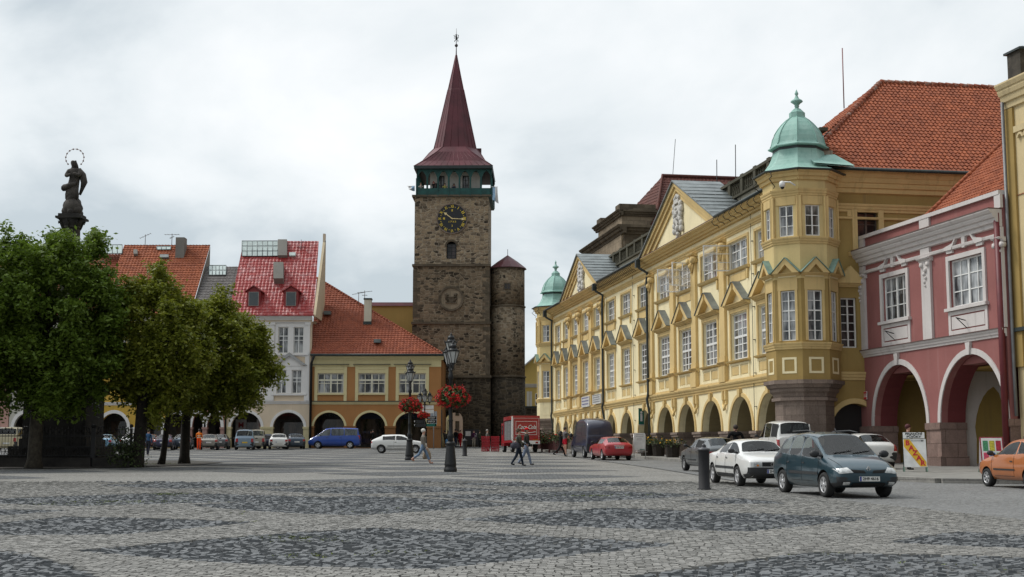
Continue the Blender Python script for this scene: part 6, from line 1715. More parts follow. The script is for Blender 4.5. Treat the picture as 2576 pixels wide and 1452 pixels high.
# ------------------------------------------------------------------ vehicles
M['tyre'] = plain('tyre_rubber', (0.014, 0.014, 0.014), 0.85)
M['trim'] = plain('black_plastic', (0.022, 0.023, 0.025), 0.6, var=0.1)
M['well'] = plain('wheel_well', (0.006, 0.006, 0.006), 0.9)
M['silver'] = plain('silver_wheel', (0.52, 0.52, 0.53), 0.35, 0.6, var=0.06)
M['carglass'] = glass('car_glass', (0.010, 0.014, 0.015), (0.085, 0.10, 0.105), 0.7, 0.02, 2.6, 1.0)
def see_through(name, tint):
 m, t, b = material(name)
 tr = t.nodes.new('ShaderNodeBsdfTransparent'); tr.inputs[0].default_value = (*tint, 1)
 gl = t.nodes.new('ShaderNodeBsdfGlossy'); gl.inputs['Roughness'].default_value = 0.02
 fr = t.nodes.new('ShaderNodeFresnel'); fr.inputs[0].default_value = 1.33
 mx_ = t.nodes.new('ShaderNodeMixShader')
 t.links.new(maprange(t, fr.outputs[0], 0.0, 1.0, 0.03, 1.0), mx_.inputs[0])
 t.links.new(tr.outputs[0], mx_.inputs[1]); t.links.new(gl.outputs[0], mx_.inputs[2]); t.links.new(mx_.outputs[0], t.nodes['Material Output'].inputs[0])
 return m
M['autoglass'] = see_through('tinted_car_glass', (0.68, 0.74, 0.72))
M['seat'] = plain('grey_car_seat', (0.035, 0.036, 0.04), 0.9)
M['lamp'] = plain('headlamp_glass', (0.55, 0.56, 0.55), 0.12, 0.3, var=0.25, scale=14, spec=1.0, coat=1.0)
M['red_lamp'] = plain('red_tail_lamp', (0.32, 0.012, 0.012), 0.15, var=0.2, scale=12, coat=1.0)
M['amber'] = plain('amber_lamp', (0.6, 0.2, 0.02), 0.2)
M['plate'] = plain('number_plate', (0.66, 0.66, 0.63), 0.5, var=0.03)
M['ink'] = plain('black_letters', (0.01, 0.01, 0.01), 0.5)
M['blue_strip'] = plain('blue_plate_strip', (0.01, 0.03, 0.25), 0.5)
M['seam'] = plain('panel_gap', (0.008, 0.008, 0.008), 0.8)
M['chrome'] = plain('chrome', (0.6, 0.6, 0.6), 0.15, 1.0)

def paint(name, col, metal=0.0):
 m, t, b = material(name)
 f = maprange(t, noise(t, 1.2, 4), 0.35, 0.7)
 c = mixc(t, f, col, sh(col, 0.88))
 sx = t.nodes.new('ShaderNodeTexCoord'); sp = t.nodes.new('ShaderNodeSeparateXYZ'); t.links.new(sx.outputs['Object'], sp.inputs[0])
 d = maprange(t, sp.outputs[2], 0.25, 0.6, 0.35, 0.0)          # road dust along the sills
 dn = t.nodes.new('ShaderNodeMath'); dn.operation = 'MULTIPLY'
 t.links.new(d, dn.inputs[0]); t.links.new(maprange(t, noise(t, 4, 5), 0.3, 0.7), dn.inputs[1])
 c = mixc(t, dn.outputs[0], c, (0.10, 0.09, 0.075))
 gb = t.nodes.new('ShaderNodeNewGeometry')
 c = mixc(t, gb.outputs['Backfacing'], c, (0.03, 0.03, 0.032))       # the lining inside the body
 t.links.new(c, b.inputs['Base Color'])
 b.inputs['Metallic'].default_value = metal; b.inputs['Roughness'].default_value = 0.32
 b.inputs['Coat Weight'].default_value = 0.7; b.inputs['Coat Roughness'].default_value = 0.06
 return m

# stations from the tail to the nose: x, floor z, half width, shoulder z, top z, half width of the top
# windows: rows of glass between stations; 'side' lists are station pairs sharing one pane
BODY = {
 'sedan': dict(L=4.39, st=[(0.0, .40, .70, .80, .86, .60), (.10, .30, .80, .90, .97, .64), (.60, .25, .845, .93, 1.02, .64), (.82, .24, .85, .94, 1.03, .64), (1.38, .22, .85, .94, 1.36, .545), (2.20, .21, .85, .935, 1.40, .565), (2.80, .21, .85, .93, 1.355, .56), (3.28, .22, .845, .92, .99, .69), (3.85, .24, .83, .86, .93, .67), (4.28, .30, .80, .76, .83, .62), (4.39, .40, .74, .70, .74, .58)],
               side=[[(4, 5)], [(5, 6), (6, 7)]], rear=(3, 4), front=(6, 7), wheels=(.78, 3.33), R=.30),
 'hatch': dict(L=4.15, st=[(0.0, .42, .70, .82, .90, .60), (.10, .30, .80, .90, .98, .64), (.22, .26, .83, .93, 1.04, .62), (.85, .24, .84, .94, 1.36, .55), (1.85, .22, .84, .93, 1.405, .565), (2.50, .22, .84, .92, 1.36, .56), (3.02, .22, .835, .90, .97, .69), (3.60, .24, .82, .84, .91, .66), (4.04, .30, .79, .74, .80, .62), (4.15, .40, .73, .68, .72, .56)],
               side=[[(3, 4)], [(4, 5), (5, 6)]], rear=(2, 3), front=(5, 6), wheels=(.78, 3.33), R=.29),
 'wagon': dict(L=4.5, st=[(0.0, .42, .74, .84, .92, .66), (.08, .30, .82, .92, 1.0, .68), (.14, .26, .84, .94, 1.06, .66), (.50, .24, .85, .95, 1.40, .58), (1.45, .22, .86, .945, 1.45, .59), (2.30, .22, .86, .94, 1.45, .59), (2.85, .22, .855, .93, 1.39, .575), (3.35, .22, .85, .91, .98, .71), (3.95, .24, .83, .85, .92, .68), (4.39, .30, .80, .75, .81, .64), (4.5, .40, .74, .69, .73, .58)],
               side=[[(3, 4)], [(4, 5)], [(5, 6), (6, 7)]], rear=(2, 3), front=(6, 7), wheels=(.92, 3.43), R=.30),
 'mpv': dict(L=4.13, st=[(0.0, .42, .72, .84, .92, .64), (.08, .30, .81, .92, 1.02, .66), (.16, .26, .84, .97, 1.12, .64), (.42, .24, .855, 1.0, 1.52, .585), (1.15, .22, .86, .985, 1.60, .62), (1.92, .22, .86, .955, 1.605, .63), (2.42, .22, .86, .935, 1.545, .625), (3.20, .22, .855, .90, 1.01, .71), (3.70, .24, .84, .82, .91, .68), (4.02, .30, .80, .68, .755, .64), (4.13, .38, .72, .60, .65, .56)],
             side=[[(3, 4)], [(4, 5)], [(5, 6), (6, 7)]], rear=(2, 3), front=(6, 7), wheels=(.76, 3.34), R=.305),
 'city': dict(L=3.34, st=[(0.0, .42, .66, .82, .92, .58), (.07, .30, .73, .90, 1.02, .60), (.14, .26, .75, .94, 1.10, .58), (.42, .24, .755, .95, 1.39, .52), (1.15, .22, .755, .93, 1.44, .53), (1.78, .22, .755, .915, 1.385, .525), (2.30, .22, .75, .89, .97, .62), (2.80, .24, .735, .84, .90, .60), (3.22, .30, .70, .70, .76, .55), (3.34, .40, .64, .62, .66, .48)],
              side=[[(3, 4)], [(4, 5), (5, 6)]], rear=(2, 3), front=(5, 6), wheels=(.55, 2.75), R=.265),
 'van': dict(L=4.9, st=[(0.0, .42, .84, 1.08, 1.20, .78), (.05, .32, .90, 1.12, 1.26, .78), (.10, .28, .93, 1.16, 1.34, .78), (.24, .27, .945, 1.18, 1.93, .76), (1.5, .26, .95, 1.18, 1.98, .77), (2.75, .26, .95, 1.17, 1.98, .77), (3.25, .26, .95, 1.16, 1.90, .75), (4.10, .26, .94, 1.10, 1.22, .80), (4.55, .28, .92, .98, 1.06, .76), (4.82, .34, .86, .78, .84, .70), (4.9, .42, .80, .68, .72, .62)],
             side=[[(3, 4)], [(4, 5)], [(5, 6), (6, 7)]], rear=(2, 3), front=(6, 7), wheels=(.95, 3.95), R=.33),
 'boxvan': dict(L=5.2, st=[(0.0, .45, .88, 1.16, 1.30, .84), (.05, .36, .93, 1.20, 1.36, .84), (.09, .32, .95, 1.24, 1.44, .84), (.20, .30, .96, 1.26, 2.36, .80), (2.0, .30, .965, 1.26, 2.44, .81), (3.35, .30, .965, 1.24, 2.42, .80), (3.85, .30, .96, 1.20, 2.22, .78), (4.45, .30, .95, 1.14, 1.30, .84), (4.85, .32, .93, 1.0, 1.10, .78), (5.12, .38, .88, .78, .84, .70), (5.2, .46, .82, .70, .74, .62)],
    side=[[(5, 6), (6, 7)]], rear=None, front=(6, 7), wheels=(.95, 4.2), R=.34),
 'ludo': dict(L=4.11, st=[(0.0, .42, .76, .96, 1.06, .72), (.05, .32, .82, 1.0, 1.12, .72), (.09, .28, .845, 1.04, 1.20, .72), (.20, .26, .855, 1.06, 1.74, .67), (1.2, .24, .86, 1.05, 1.81, .68), (2.1, .24, .86, 1.04, 1.80, .68), (2.55, .24, .86, 1.03, 1.73, .66), (3.2, .24, .855, .99, 1.10, .72), (3.7, .25, .84, .9, .98, .69), (4.0, .30, .80, .76, .82, .64), (4.11, .40, .74, .68, .72, .58)],
              side=[[(3, 4)], [(4, 5)], [(5, 6), (6, 7)]], rear=(2, 3), front=(6, 7), wheels=(.8, 3.49), R=.31),
}

def wheel_obj(parent, x, y, R_, wd, style='five', side=1):
 Mw = Matrix.Translation((0, 0, 0)) @ Matrix.Rotation(R(90) * -side, 4, 'X')
 w = MB(); w.lathe([(R_ * .62, -wd / 2), (R_ * .92, -wd / 2), (R_ * .99, -wd * .36), (R_, -wd * .2), (R_, wd * .2), (R_ * .99, wd * .36), (R_ * .92, wd / 2), (R_ * .66, wd / 2), (R_ * .62, wd * .38)], 22, M=Mw)
 o = w.build('wheel', M['tyre'], parent, (x, y, R_))
 r = MB()
 if style == 'steel':
  r.lathe([(R_ * .64, wd * .40), (R_ * .60, wd * .44), (R_ * .40, wd * .30), (R_ * .34, wd * .40), (0.02, wd * .42)], 18, M=Mw)
 else:
  r.lathe([(R_ * .66, wd * .38), (R_ * .66, wd * .47), (R_ * .58, wd * .47), (R_ * .56, wd * .38)], 24, M=Mw, cap=False)
  r.lathe([(R_ * .17, wd * .30), (R_ * .17, wd * .46), (R_ * .10, wd * .49)], 12, M=Mw)
  n = {'five': 5, 'six': 6, 'three': 3, 'seven': 7}[style]
  for k in range(n):
   a = 2 * PI * k / n + 0.3
   Mk = Mw @ Matrix.Rotation(a, 4, 'Z')
   hwid = R_ * (.20 if n < 6 else .13)
   r.add([(R_ * .1, -hwid * .55, wd * .45), (R_ * .59, -hwid, wd * .43), (R_ * .59, hwid, wd * .43), (R_ * .1, hwid * .55, wd * .45), (R_ * .1, -hwid * .55, wd * .3), (R_ * .59, -hwid, wd * .3), (R_ * .59, hwid, wd * .3), (R_ * .1, hwid * .55, wd * .3)],
                  [(0, 1, 2, 3), (0, 4, 5, 1), (2, 6, 7, 3), (1, 5, 6, 2)], M=Mk)
 r.build('rim', M['silver'] if style != 'steel' else M.setdefault('steel', plain('grey_wheel_cover', (0.33, 0.33, 0.33), 0.4, 0.4)), o)
 d = MB(); d.lathe([(R_ * .57, wd * .1), (R_ * .57, wd * .2)], 18, M=Mw); d.build('hub', M['well'], o)
 return o

def islands(vs, fl):
 par = list(range(len(vs)))
 def fd(a):
  while par[a] != a: par[a] = par[par[a]]; a = par[a]
  return a
 for f in fl:
  for b in f[1:]: par[fd(b)] = fd(f[0])
 g = {}
 for f in fl: g.setdefault(fd(f[0]), []).append(f)
 out = []
 for fs in g.values():
  ix = sorted({i for f in fs for i in f}); mp = {i: k for k, i in enumerate(ix)}
  if len(fs) > 2: out.append(([vs[i] for i in ix], [[mp[i] for i in f] for f in fs]))
 return out

def car(name, label, cat, kind, col, loc, fwd, group=None, L=None, W=1.0, Hh=1.0, level=2, metal=0.0, wheel='five', tinted=False, bumper=True, bump_col=None, blind=False, paint_m=None, lift=0.0, side_keep=None):
 """body grown from a control cage, wheel arches cut out, every pane, bumper and lamp a part of its own"""
 B = BODY[kind]; k = (L or B['L']) / B['L']
 st = [(x * k, zb * min(1.0, Hh), hw * W, zs * Hh, zt * Hh, tw * W) for x, zb, hw, zs, zt, tw in B['st']]
 root = thing(name, label, cat, loc, math.atan2(fwd[1], fwd[0]), group)
 pitch = math.atan(SLOPE * fwd[1] / math.hypot(*fwd))
 root.rotation_euler = (0, -pitch, math.atan2(fwd[1], fwd[0]))
 Lc = st[-1][0]
 bm = bmesh.new(); rings = []
 cl = bm.edges.layers.float.new('crease_edge'); vcl = bm.verts.layers.float.new('crease_vert')
 cab0, cab1 = (B['rear'][0] if B['rear'] else 2), B['front'][1]
 for i, (x, zb, hw, zs, zt, tw) in enumerate(st):
  cab = cab0 < i < cab1
  rows = [(0, zb), (hw * .86, zb), (hw * .985, zb + .16 * (zs - zb)), (hw, zb + .58 * (zs - zb)), (hw * .955, zs), (tw, zt - (.085 if cab else .025)), (tw * .66, zt - (.012 if cab else .005)), (0, zt)]
  r = [bm.verts.new((x - Lc / 2, y, z)) for y, z in rows] + [bm.verts.new((x - Lc / 2, -y, z)) for y, z in reversed(rows[1:-1])]
  rings.append(r)
 n = 14; grid = {}
 for i in range(len(rings) - 1):
  for j in range(n):
   f = bm.faces.new((rings[i][j], rings[i + 1][j], rings[i + 1][(j + 1) % n], rings[i][(j + 1) % n])); grid[(i, j)] = f
 bm.faces.new(list(rings[0])); bm.faces.new(list(reversed(rings[-1])))
 bmesh.ops.recalc_face_normals(bm, faces=bm.faces)
 pm = paint_m or paint('paint_' + name, col, metal)
 slots = [('body', pm)]
 bm_m = M['trim'] if bump_col is None else bump_col
 if bumper:
  slots.append(('bumper', bm_m)); ib = len(slots) - 1
  for j in (1, 2, 10, 11, 12):
   for i in (len(st) - 2, len(st) - 3):
    if j in (1, 2, 11, 12) and (i != len(st) - 3 or j in (1, 12)): grid[(i, j)].material_index = ib
  for f in bm.faces:
   if len(f.verts) == 14 and f.calc_center_median().x > 0: pass
  slots.append(('bumper', bm_m)); ir = len(slots) - 1
  for j in (1, 12, 2, 11):
   for i in (0, 1):
    if i == 0 or j in (1, 12): grid[(i, j)].material_index = ir
 groups = []
 # side panes (left: rows 4; right: mirrored row 9)
 for s_i, g in enumerate(B['side']):
  if blind and s_i < (len(B['side']) - 1): continue
  for j in (4, 9): groups.append(('side_window', [grid[(a, j)] for a, _ in g]))
 if B['rear'] and not (blind == 'all'): groups.append(('rear_window', [grid[(B['rear'][0], j)] for j in (5, 6, 7, 8)]))
 groups.append(('windscreen', [grid[(B['front'][0], j)] for j in (5, 6, 7, 8)]))
 creased = []
 for nm, fs in groups:
  th = .032 if nm == 'side_window' else .045
  bmesh.ops.inset_region(bm, faces=fs, thickness=th, use_even_offset=True, use_boundary=True)
  slots.append((nm, M['carglass'] if tinted or blind else M['autoglass'])); idx = len(slots) - 1
  for f in fs: f.material_index = idx
 for nm, fs in groups:
  for f in fs:
   for e in f.edges:
    if any(q not in fs for q in e.link_faces): creased.append(e)
   for v in f.verts:
    if sum(1 for q in v.link_faces if q in fs) == 1: v[vcl] = .9
 for e in creased: e[cl] = 1.0
 bx = .8 if 'van' in kind or kind == 'ludo' else .3
 for i in range(len(rings) - 1):
  for j, v in ((1, .6), (13, .6), (4, .45), (10, .45), (5, bx), (9, bx)):
   e = bm.edges.get((rings[i][j], rings[i + 1][j]))
   if e: e[cl] = v
 me = bpy.data.meshes.new(name + '_cage'); bm.to_mesh(me); bm.free()
 slots.append(('wheel_arch', M['well']))
 for _, m in slots: me.materials.append(m)
 tmp = bpy.data.objects.new('tmp', me); C.objects.link(tmp)
 ss = tmp.modifiers.new('s', 'SUBSURF'); ss.levels = level; ss.render_levels = level
 R_ = B['R'] * (1 if L is None else 1.0)
 cut = MB(); hwm = max(s[2] for s in st)
 wx = [w * k - Lc / 2 for w in B['wheels']]
 for w in wx:
  for s in (-1, 1):
   cut.lathe([(R_ + .055, (hwm - .27) if s > 0 else -(hwm + .2)), (R_ + .055, (hwm + .2) if s > 0 else -(hwm - .27))], 20, M=Matrix.Translation((w, 0, R_ + .01)) @ Matrix.Rotation(R(-90), 4, 'X'), smooth=True, mi=0)
 cme = cut.mesh('cut', M['well']); co = bpy.data.objects.new('cut', cme); C.objects.link(co)
 bo = tmp.modifiers.new('b', 'BOOLEAN'); bo.object = co; bo.operation = 'DIFFERENCE'; bo.solver = 'EXACT'
 try: bo.material_mode = 'TRANSFER'
 except Exception: pass
 bpy.context.view_layer.update()
 ev = tmp.evaluated_get(bpy.context.evaluated_depsgraph_get())
 full = bpy.data.meshes.new_from_object(ev)
 bpy.data.objects.remove(tmp); bpy.data.objects.remove(co)
 mats = list(full.materials)
 bmf = bmesh.new(); bmf.from_mesh(full)
 bvh = BVHTree.FromBMesh(bmf)
 # split by slot
 well_i = [i for i, m in enumerate(mats) if m == M['well']]
 body = None
 parts = {}
 for f in bmf.faces:
  i = f.material_index
  if i in well_i: i = len(slots) - 1
  parts.setdefault(min(i, len(slots) - 1), []).append(f)
 for i, (nm, m) in enumerate(slots):
  fs = parts.get(i)
  if not fs: continue
  vm = {}; vs = []; fl = []
  for f in fs:
   q = []
   for v in f.verts:
    if v.index not in vm:
     vm[v.index] = len(vs); vs.append(tuple(v.co))
    q.append(vm[v.index])
   fl.append(q)
  for vs2, fl2 in (islands(vs, fl) if nm in ('wheel_arch', 'bumper') else [(vs, fl)]):
   p = MB(); p.add(vs2, fl2, smooth=True)
   p.build(nm, m, root)
 bmf.free(); bpy.data.meshes.remove(full)
 for w in wx:
  for s in (-1, 1):
   wheel_obj(root, w, s * (hwm - .115), R_, .2, wheel, s)
 xb = st[B['front'][1]][0] - Lc / 2; zb_ = st[B['front'][1]][3]; wv = st[B['front'][0]][5]
 if not blind and not tinted:
  for s in (-1, 1):
   m = MB(); m.box(xb - 1.22, xb - 1.06, s * wv * .55 - .22, s * wv * .55 + .22, .35, zb_ + .16); m.ball((xb - 1.16, s * wv * .55, zb_ + .29), .12, 8, 6, sc=(.6, 1.1, .85)); m.build('front_seat', M['seat'], root)
  m = MB(); m.box(xb - 2.1, xb - 1.95, -wv * .95, wv * .95, .35, zb_ + .12)
  for s in (-1, 1): m.ball((xb - 2.03, s * wv * .5, zb_ + .2), .11, 8, 5, sc=(.6, 1.1, .8))
  m.build('rear_seat', M['seat'], root)
  m = MB(); m.box(xb - .62, xb - .1, -wv * .98, wv * .98, .45, zb_ - .02); m.build('dashboard', M['seat'], root)
  m = MB(); m.ring(0, 0, .16, .19, -.015, .015, 16, 0, 2 * PI, M=Matrix.Translation((xb - .72, wv * .55, zb_ + .02)) @ Matrix.Rotation(R(90), 4, 'Z') @ Matrix.Rotation(R(-25), 4, 'X')); m.build('steering_wheel', M['trim'], root)
 return Car(root, bvh, Lc, hwm, max(s[4] for s in st), R_, wx)

class Car:
 def __init__(s, root, bvh, L, hw, H, R_, wx):
  s.root, s.bvh, s.L, s.hw, s.H, s.R, s.wx = root, bvh, L, hw, H, R_, wx
 def hit(s, a, b, face):
  if face == 'front': o, d = Vector((5, a, b)), Vector((-1, 0, 0))
  elif face == 'rear': o, d = Vector((-5, a, b)), Vector((1, 0, 0))
  elif face == 'left': o, d = Vector((a, 4, b)), Vector((0, -1, 0))
  elif face == 'right': o, d = Vector((a, -4, b)), Vector((0, 1, 0))
  else: o, d = Vector((a, b, 5)), Vector((0, 0, -1))
  r = s.bvh.ray_cast(o, d)
  return (r[0], r[1] if r[1].dot(d) < 0 else -r[1]) if r[0] is not None else (None, None)
 def patch(s, name, quad, face, mat_, lift=0.008, n=6, parent=None):
  """shape laid on the bodywork: quad corners in (y,z) for front/rear or (x,z) for the sides"""
  vs = []; fs = []; bad = False
  q = [Vector(p) for p in quad]
  for j in range(n + 1):
   for i in range(n + 1):
    u, v = i / n, j / n
    p = (q[0] * (1 - u) + q[1] * u) * (1 - v) + (q[3] * (1 - u) + q[2] * u) * v
    h, nr = s.hit(p.x, p.y, face)
    if h is None: return None
    vs.append(h + nr * lift)
  for j in range(n):
   for i in range(n):
    a = j * (n + 1) + i; fs.append((a, a + 1, a + n + 2, a + n + 1))
  m = MB(); m.add(vs, fs, smooth=True)
  return m.build(name, mat_, parent or s.root)
 def line(s, name, pts, face, r=.006, mat_=None):
  out = []
  for a, b in zip(pts, pts[1:]):
   for t in np.linspace(0, 1, 8)[:-1]:
    h, nr = s.hit(a[0] + (b[0] - a[0]) * t, a[1] + (b[1] - a[1]) * t, face)
    if h is not None: out.append(h + nr * .001)
  h, nr = s.hit(*pts[-1], face)
  if h is not None: out.append(h)
  if len(out) > 1:
   m = MB(); m.tube(out, r, 4); return m.build(name, mat_ or M['seam'], s.root)
 def mirrors(s, x, z, mat_=None, sz=(.10, .17, .11)):
  for sd, fc in ((1, 'left'), (-1, 'right')):
   h, _ = s.hit(x, z, fc)
   if h is None: continue
   m = MB(); m.ball((x - .02, h.y + sd * (.1 + sz[1] * .3), z + .06), 1, 10, 6, sc=(sz[0] * .5, sz[1] * .55, sz[2] * .55)); m.tube([(x + .03, h.y - sd * .02, z), (x, h.y + sd * .1, z + .04)], .03, 6)
   m.build('mirror', mat_ or M['trim'], s.root)
 def plate(s, text, face, y=0.0, z=.45, mat_=None, w=.52, h=.115, size=.1):
  hp, _ = s.hit(y, z, face)
  if hp is None: return
  sg = 1 if face == 'front' else -1
  Mp = Matrix.Translation((hp.x + sg * .02, y, z)) @ Matrix.Rotation(R(90) * sg, 4, 'Z')
  m = MB(); m.box(-w / 2, w / 2, -.012, .03, -h / 2, h / 2, M=Mp); o = m.build('number_plate', mat_ or M['plate'], s.root)
  m = MB(); m.box(-w / 2 + .003, -w / 2 + .045, -.015, .0, -h / 2 + .003, h / 2 - .003, M=Mp); m.build('plate_strip', M['blue_strip'], o)
  if text: lettering('plate_text', text, size, M['ink'], o, Mp @ text_matrix(.02, -.016, 0), .001, width=w * .78, bold=.002)
 def doors(s, xs, zlo, ztop, faces=('left', 'right'), handles=True, hz=.78, handle_m=None):
  for fc in faces:
   for x in xs: s.line('door_seam', [(x, zlo), (x, ztop)], fc)
   if len(xs) > 1: s.line('door_seam', [(xs[0], zlo), (xs[-1], zlo)], fc)
   if handles:
    for a in xs[:-1]: s.patch('door_handle', [(a + .05, hz), (a + .19, hz), (a + .19, hz + .035), (a + .05, hz + .035)], fc, handle_m or M['trim'], .018, 2)
 def side_strip(s, x0, x1, z, h=.06, faces=('left', 'right'), mat_=None):
  for fc in faces: s.patch('side_strip', [(x0, z), (x1, z), (x1, z + h), (x0, z + h)], fc, mat_ or M['trim'], .014, 8)
 def lamps(s, face, quads, mat_, name, lift=.01):
  for q in quads:
   s.patch(name, q, face, mat_, lift)
   s.patch(name, [(-p[0], p[1]) for p in q], face, mat_, lift)
 def wipers(s, x, z, n=2):
  for k in range(n):
   y = -.45 + k * .5
   pts = []
   for t in (0, .5, 1):
    h, nr = s.hit(y + .5 * t, z + .06 * t, 'front')
    if h is not None: pts.append(h + nr * .015)
   if len(pts) > 1:
    m = MB(); m.tube(pts, .01, 4); m.build('wiper', M['trim'], s.root)

def road_z(x, y, walk=False): return gz(y) + (0.146 if walk else 0.0)
def put(x, y, walk=False): return (x, y, road_z(x, y, walk))
AWAY = (-0.165, 0.986)

# --- teal people carrier in front
c = car('parked_car', 'dark teal people carrier with pale headlamps, in front of all other cars', 'car', 'mpv', (0.012, 0.045, 0.065), put(8.17, 35.75), (.20, -.98), metal=0.35, wheel='five', Hh=1.0, level=3)
c.lamps('front', [[(.40, .615), (.74, .59), (.80, .70), (.52, .735)]], M['lamp'], 'headlamp')
c.lamps('front', [[(.08, .60), (.38, .61), (.46, .69), (.12, .665)]], M['seam'], 'grille')
c.patch('bumper_face', [(-.80, .27), (.80, .27), (.80, .565), (-.80, .565)], 'front', paint('grey_bumper', (0.022, 0.03, 0.036)), .012, 10)
c.lamps('front', [[(.50, .335), (.66, .335), (.66, .40), (.50, .40)]], M['lamp'], 'fog_lamp', .02)
c.patch('lower_grille', [(-.42, .30), (.42, .30), (.42, .38), (-.42, .38)], 'front', M['seam'], .02)
h_, n_ = c.hit(0, .70, 'front')
m_ = MB(); Mb = Matrix.Translation(h_ + Vector((.012, 0, 0))) @ Matrix.Rotation(R(90), 4, 'Z')
m_.prism([(0, -.075), (.055, 0), (0, .075), (-.055, 0), (-.03, 0), (0, .042), (.03, 0), (0, -.042), (-.03, -.0), (-.055, -0.001)], -.012, .01, M=Mb); m_.build('badge', M['chrome'], c.root)
c.plate('2H9 4616', 'front', z=.47)
c.mirrors(1.0, .99, M['trim'], (.14, .24, .17)); c.wipers(1.2, 1.06)
c.doors([-.98, -.02, .98], .38, .98, hz=.80)
c.side_strip(-.80, .98, .54, .07)
c.line('bonnet_seam', [(-.62, .72), (-.70, .95)], 'front'); c.line('bonnet_seam', [(.62, .72), (.70, .95)], 'front')
m_ = MB()
for s in (-1, 1): m_.tube([(-1.2, s * .56, 1.60), (-.2, s * .585, 1.625), (.25, s * .58, 1.58)], .018, 5)
m_.build('roof_rail', M['trim'], c.root)
m_ = MB(); m_.tube([(.28, 0, 1.56), (.16, 0, 1.68)], .012, 5); m_.build('aerial', M['trim'], c.root)
# --- white saloon behind it
M['white_paint_car'] = paint('white_car_paint', (0.70, 0.70, 0.68))
c = car('parked_car', 'white saloon with black grille and lit amber sidelight between bollard and teal people carrier', 'car', 'sedan', (0.7, 0.7, 0.68), put(7.28, 42.55), (.14, -.99), wheel='five', level=3, paint_m=M['white_paint_car'])
c.lamps('front', [[(.42, .60), (.72, .60), (.72, .72), (.42, .72)]], M['lamp'], 'headlamp')
c.patch('indicator', [(-.56, .605), (-.50, .605), (-.50, .655), (-.56, .655)], 'front', M['amber'], .02, 2)
c.patch('bumper_face', [(-.78, .27), (.78, .27), (.78, .575), (-.78, .575)], 'front', M['trim'], .02, 10)
c.patch('grille', [(-.40, .60), (.40, .60), (.40, .72), (-.40, .72)], 'front', M['seam'], .012)
h_, _ = c.hit(0, .66, 'front'); m_ = MB()
for k in range(4): m_.ring(-.105 + k * .07, 0, .038, .048, -.02, .0, 14, 0, 2 * PI, M=Matrix.Translation((h_.x + .01, 0, .66)) @ Matrix.Rotation(R(90), 4, 'Z'))
m_.build('ring_badge', M['chrome'], c.root)
c.plate('2H9 3021', 'front', z=.46); c.mirrors(.92, .97, M['trim'], (.1, .2, .13)); c.wipers(1.1, 1.02)
c.doors([-1.0, -.02, 1.02], .36, .93, hz=.80); c.side_strip(-1.05, 1.1, .50, .075)
c.side_strip(-.95, 1.0, .26, .10)
# --- grey hatchback driving away
c = car('parked_car', 'dusty grey hatchback driving away behind the near bollard', 'car', 'hatch', (0.10, 0.11, 0.115), put(8.05, 56.6), AWAY, wheel='steel', L=3.85, metal=0.3)
c.mirrors(.72, .98); c.doors([-.75, .1, .95], .36, .93); c.side_strip(-1.3, 1.6, .45, .05)
c.lamps('rear', [[(.50, .66), (.74, .66), (.72, .82), (.50, .82)]], M['red_lamp'], 'tail_lamp')
# --- white van and white hatchback on the pavement
c = car('parked_van', 'white windowed van parked behind the white saloon near the stone turret base', 'van', 'van', (.7, .7, .7), put(12.35, 63.8, True), (-.06, .99), L=4.5, W=.90, Hh=.985, wheel='steel', paint_m=M['white_paint_car'])
c.lamps('rear', [[(.72, .75), (.82, .75), (.81, 1.10), (.72, 1.10)]], M['red_lamp'], 'tail_lamp'); c.mirrors(1.45, 1.2); c.doors([-.6, .6, 1.5], .4, 1.16, hz=1.0)
c = car('parked_car', 'white hatchback with red tail lamps mostly hidden behind the teal people carrier', 'car', 'hatch', (.7, .7, .7), put(14.05, 56.4, True), (-.1, .99), L=3.9, wheel='steel', paint_m=M['white_paint_car'])
c.lamps('rear', [[(.62, .70), (.78, .70), (.74, 1.02), (.66, 1.0)]], M['red_lamp'], 'tail_lamp')
# --- orange city car at the right edge
c = car('parked_car', 'copper orange three door city car cut off by the right edge of the picture', 'car', 'city', (0.47, 0.145, 0.035), put(14.80, 40.15), (-.19, .98), metal=0.2, wheel='six', level=3, bumper=False)
c.mirrors(.80, .92, M['trim'], (.12, .2, .14)); c.doors([-.42, .78], .34, .92, hz=.74); c.side_strip(-.48, .66, .50, .045)
c.lamps('front', [[(.40, .58), (.64, .56), (.66, .70), (.44, .72)]], M['lamp'], 'headlamp')
# --- red coupe and dark blue van along the palace
c = car('parked_car', 'shiny red coupe with pale number plate parked behind the dark blue van', 'car', 'hatch', (0.40, 0.012, 0.022), put(5.62, 80.1), AWAY, L=4.3, Hh=.95, wheel='five', bumper=False)
c.lamps('rear', [[(.52, .66), (.78, .68), (.77, .80), (.55, .78)]], M['red_lamp'], 'tail_lamp'); c.plate('2H0 4714', 'rear', z=.72, w=.5)
c.patch('boot_trim', [(-.3, .81), (.3, .81), (.3, .835), (-.3, .835)], 'rear', M['chrome'], .02, 3); c.mirrors(.8, .92); c.doors([-.6, .9], .34, .9)
c = car('parked_van', 'tall dark blue panel van parked along the palace arcade', 'van', 'boxvan', (0.010, 0.012, 0.040), put(4.95, 87.2), AWAY, L=5.0, W=.93, wheel='steel', blind=True)
c.lamps('rear', [[(.74, .85), (.86, .85), (.86, 1.25), (.74, 1.25)]], M['red_lamp'], 'tail_lamp'); c.plate('1H5 2210', 'rear', y=-.3, z=.80); c.line('door_seam', [(0, .4), (0, 2.2)], 'rear'); c.mirrors(1.55, 1.3, None, (.14, .2, .26))
c.doors([-.9, .7], .45, 2.1, hz=1.0); c.side_strip(-2.2, 2.0, .66, .05)
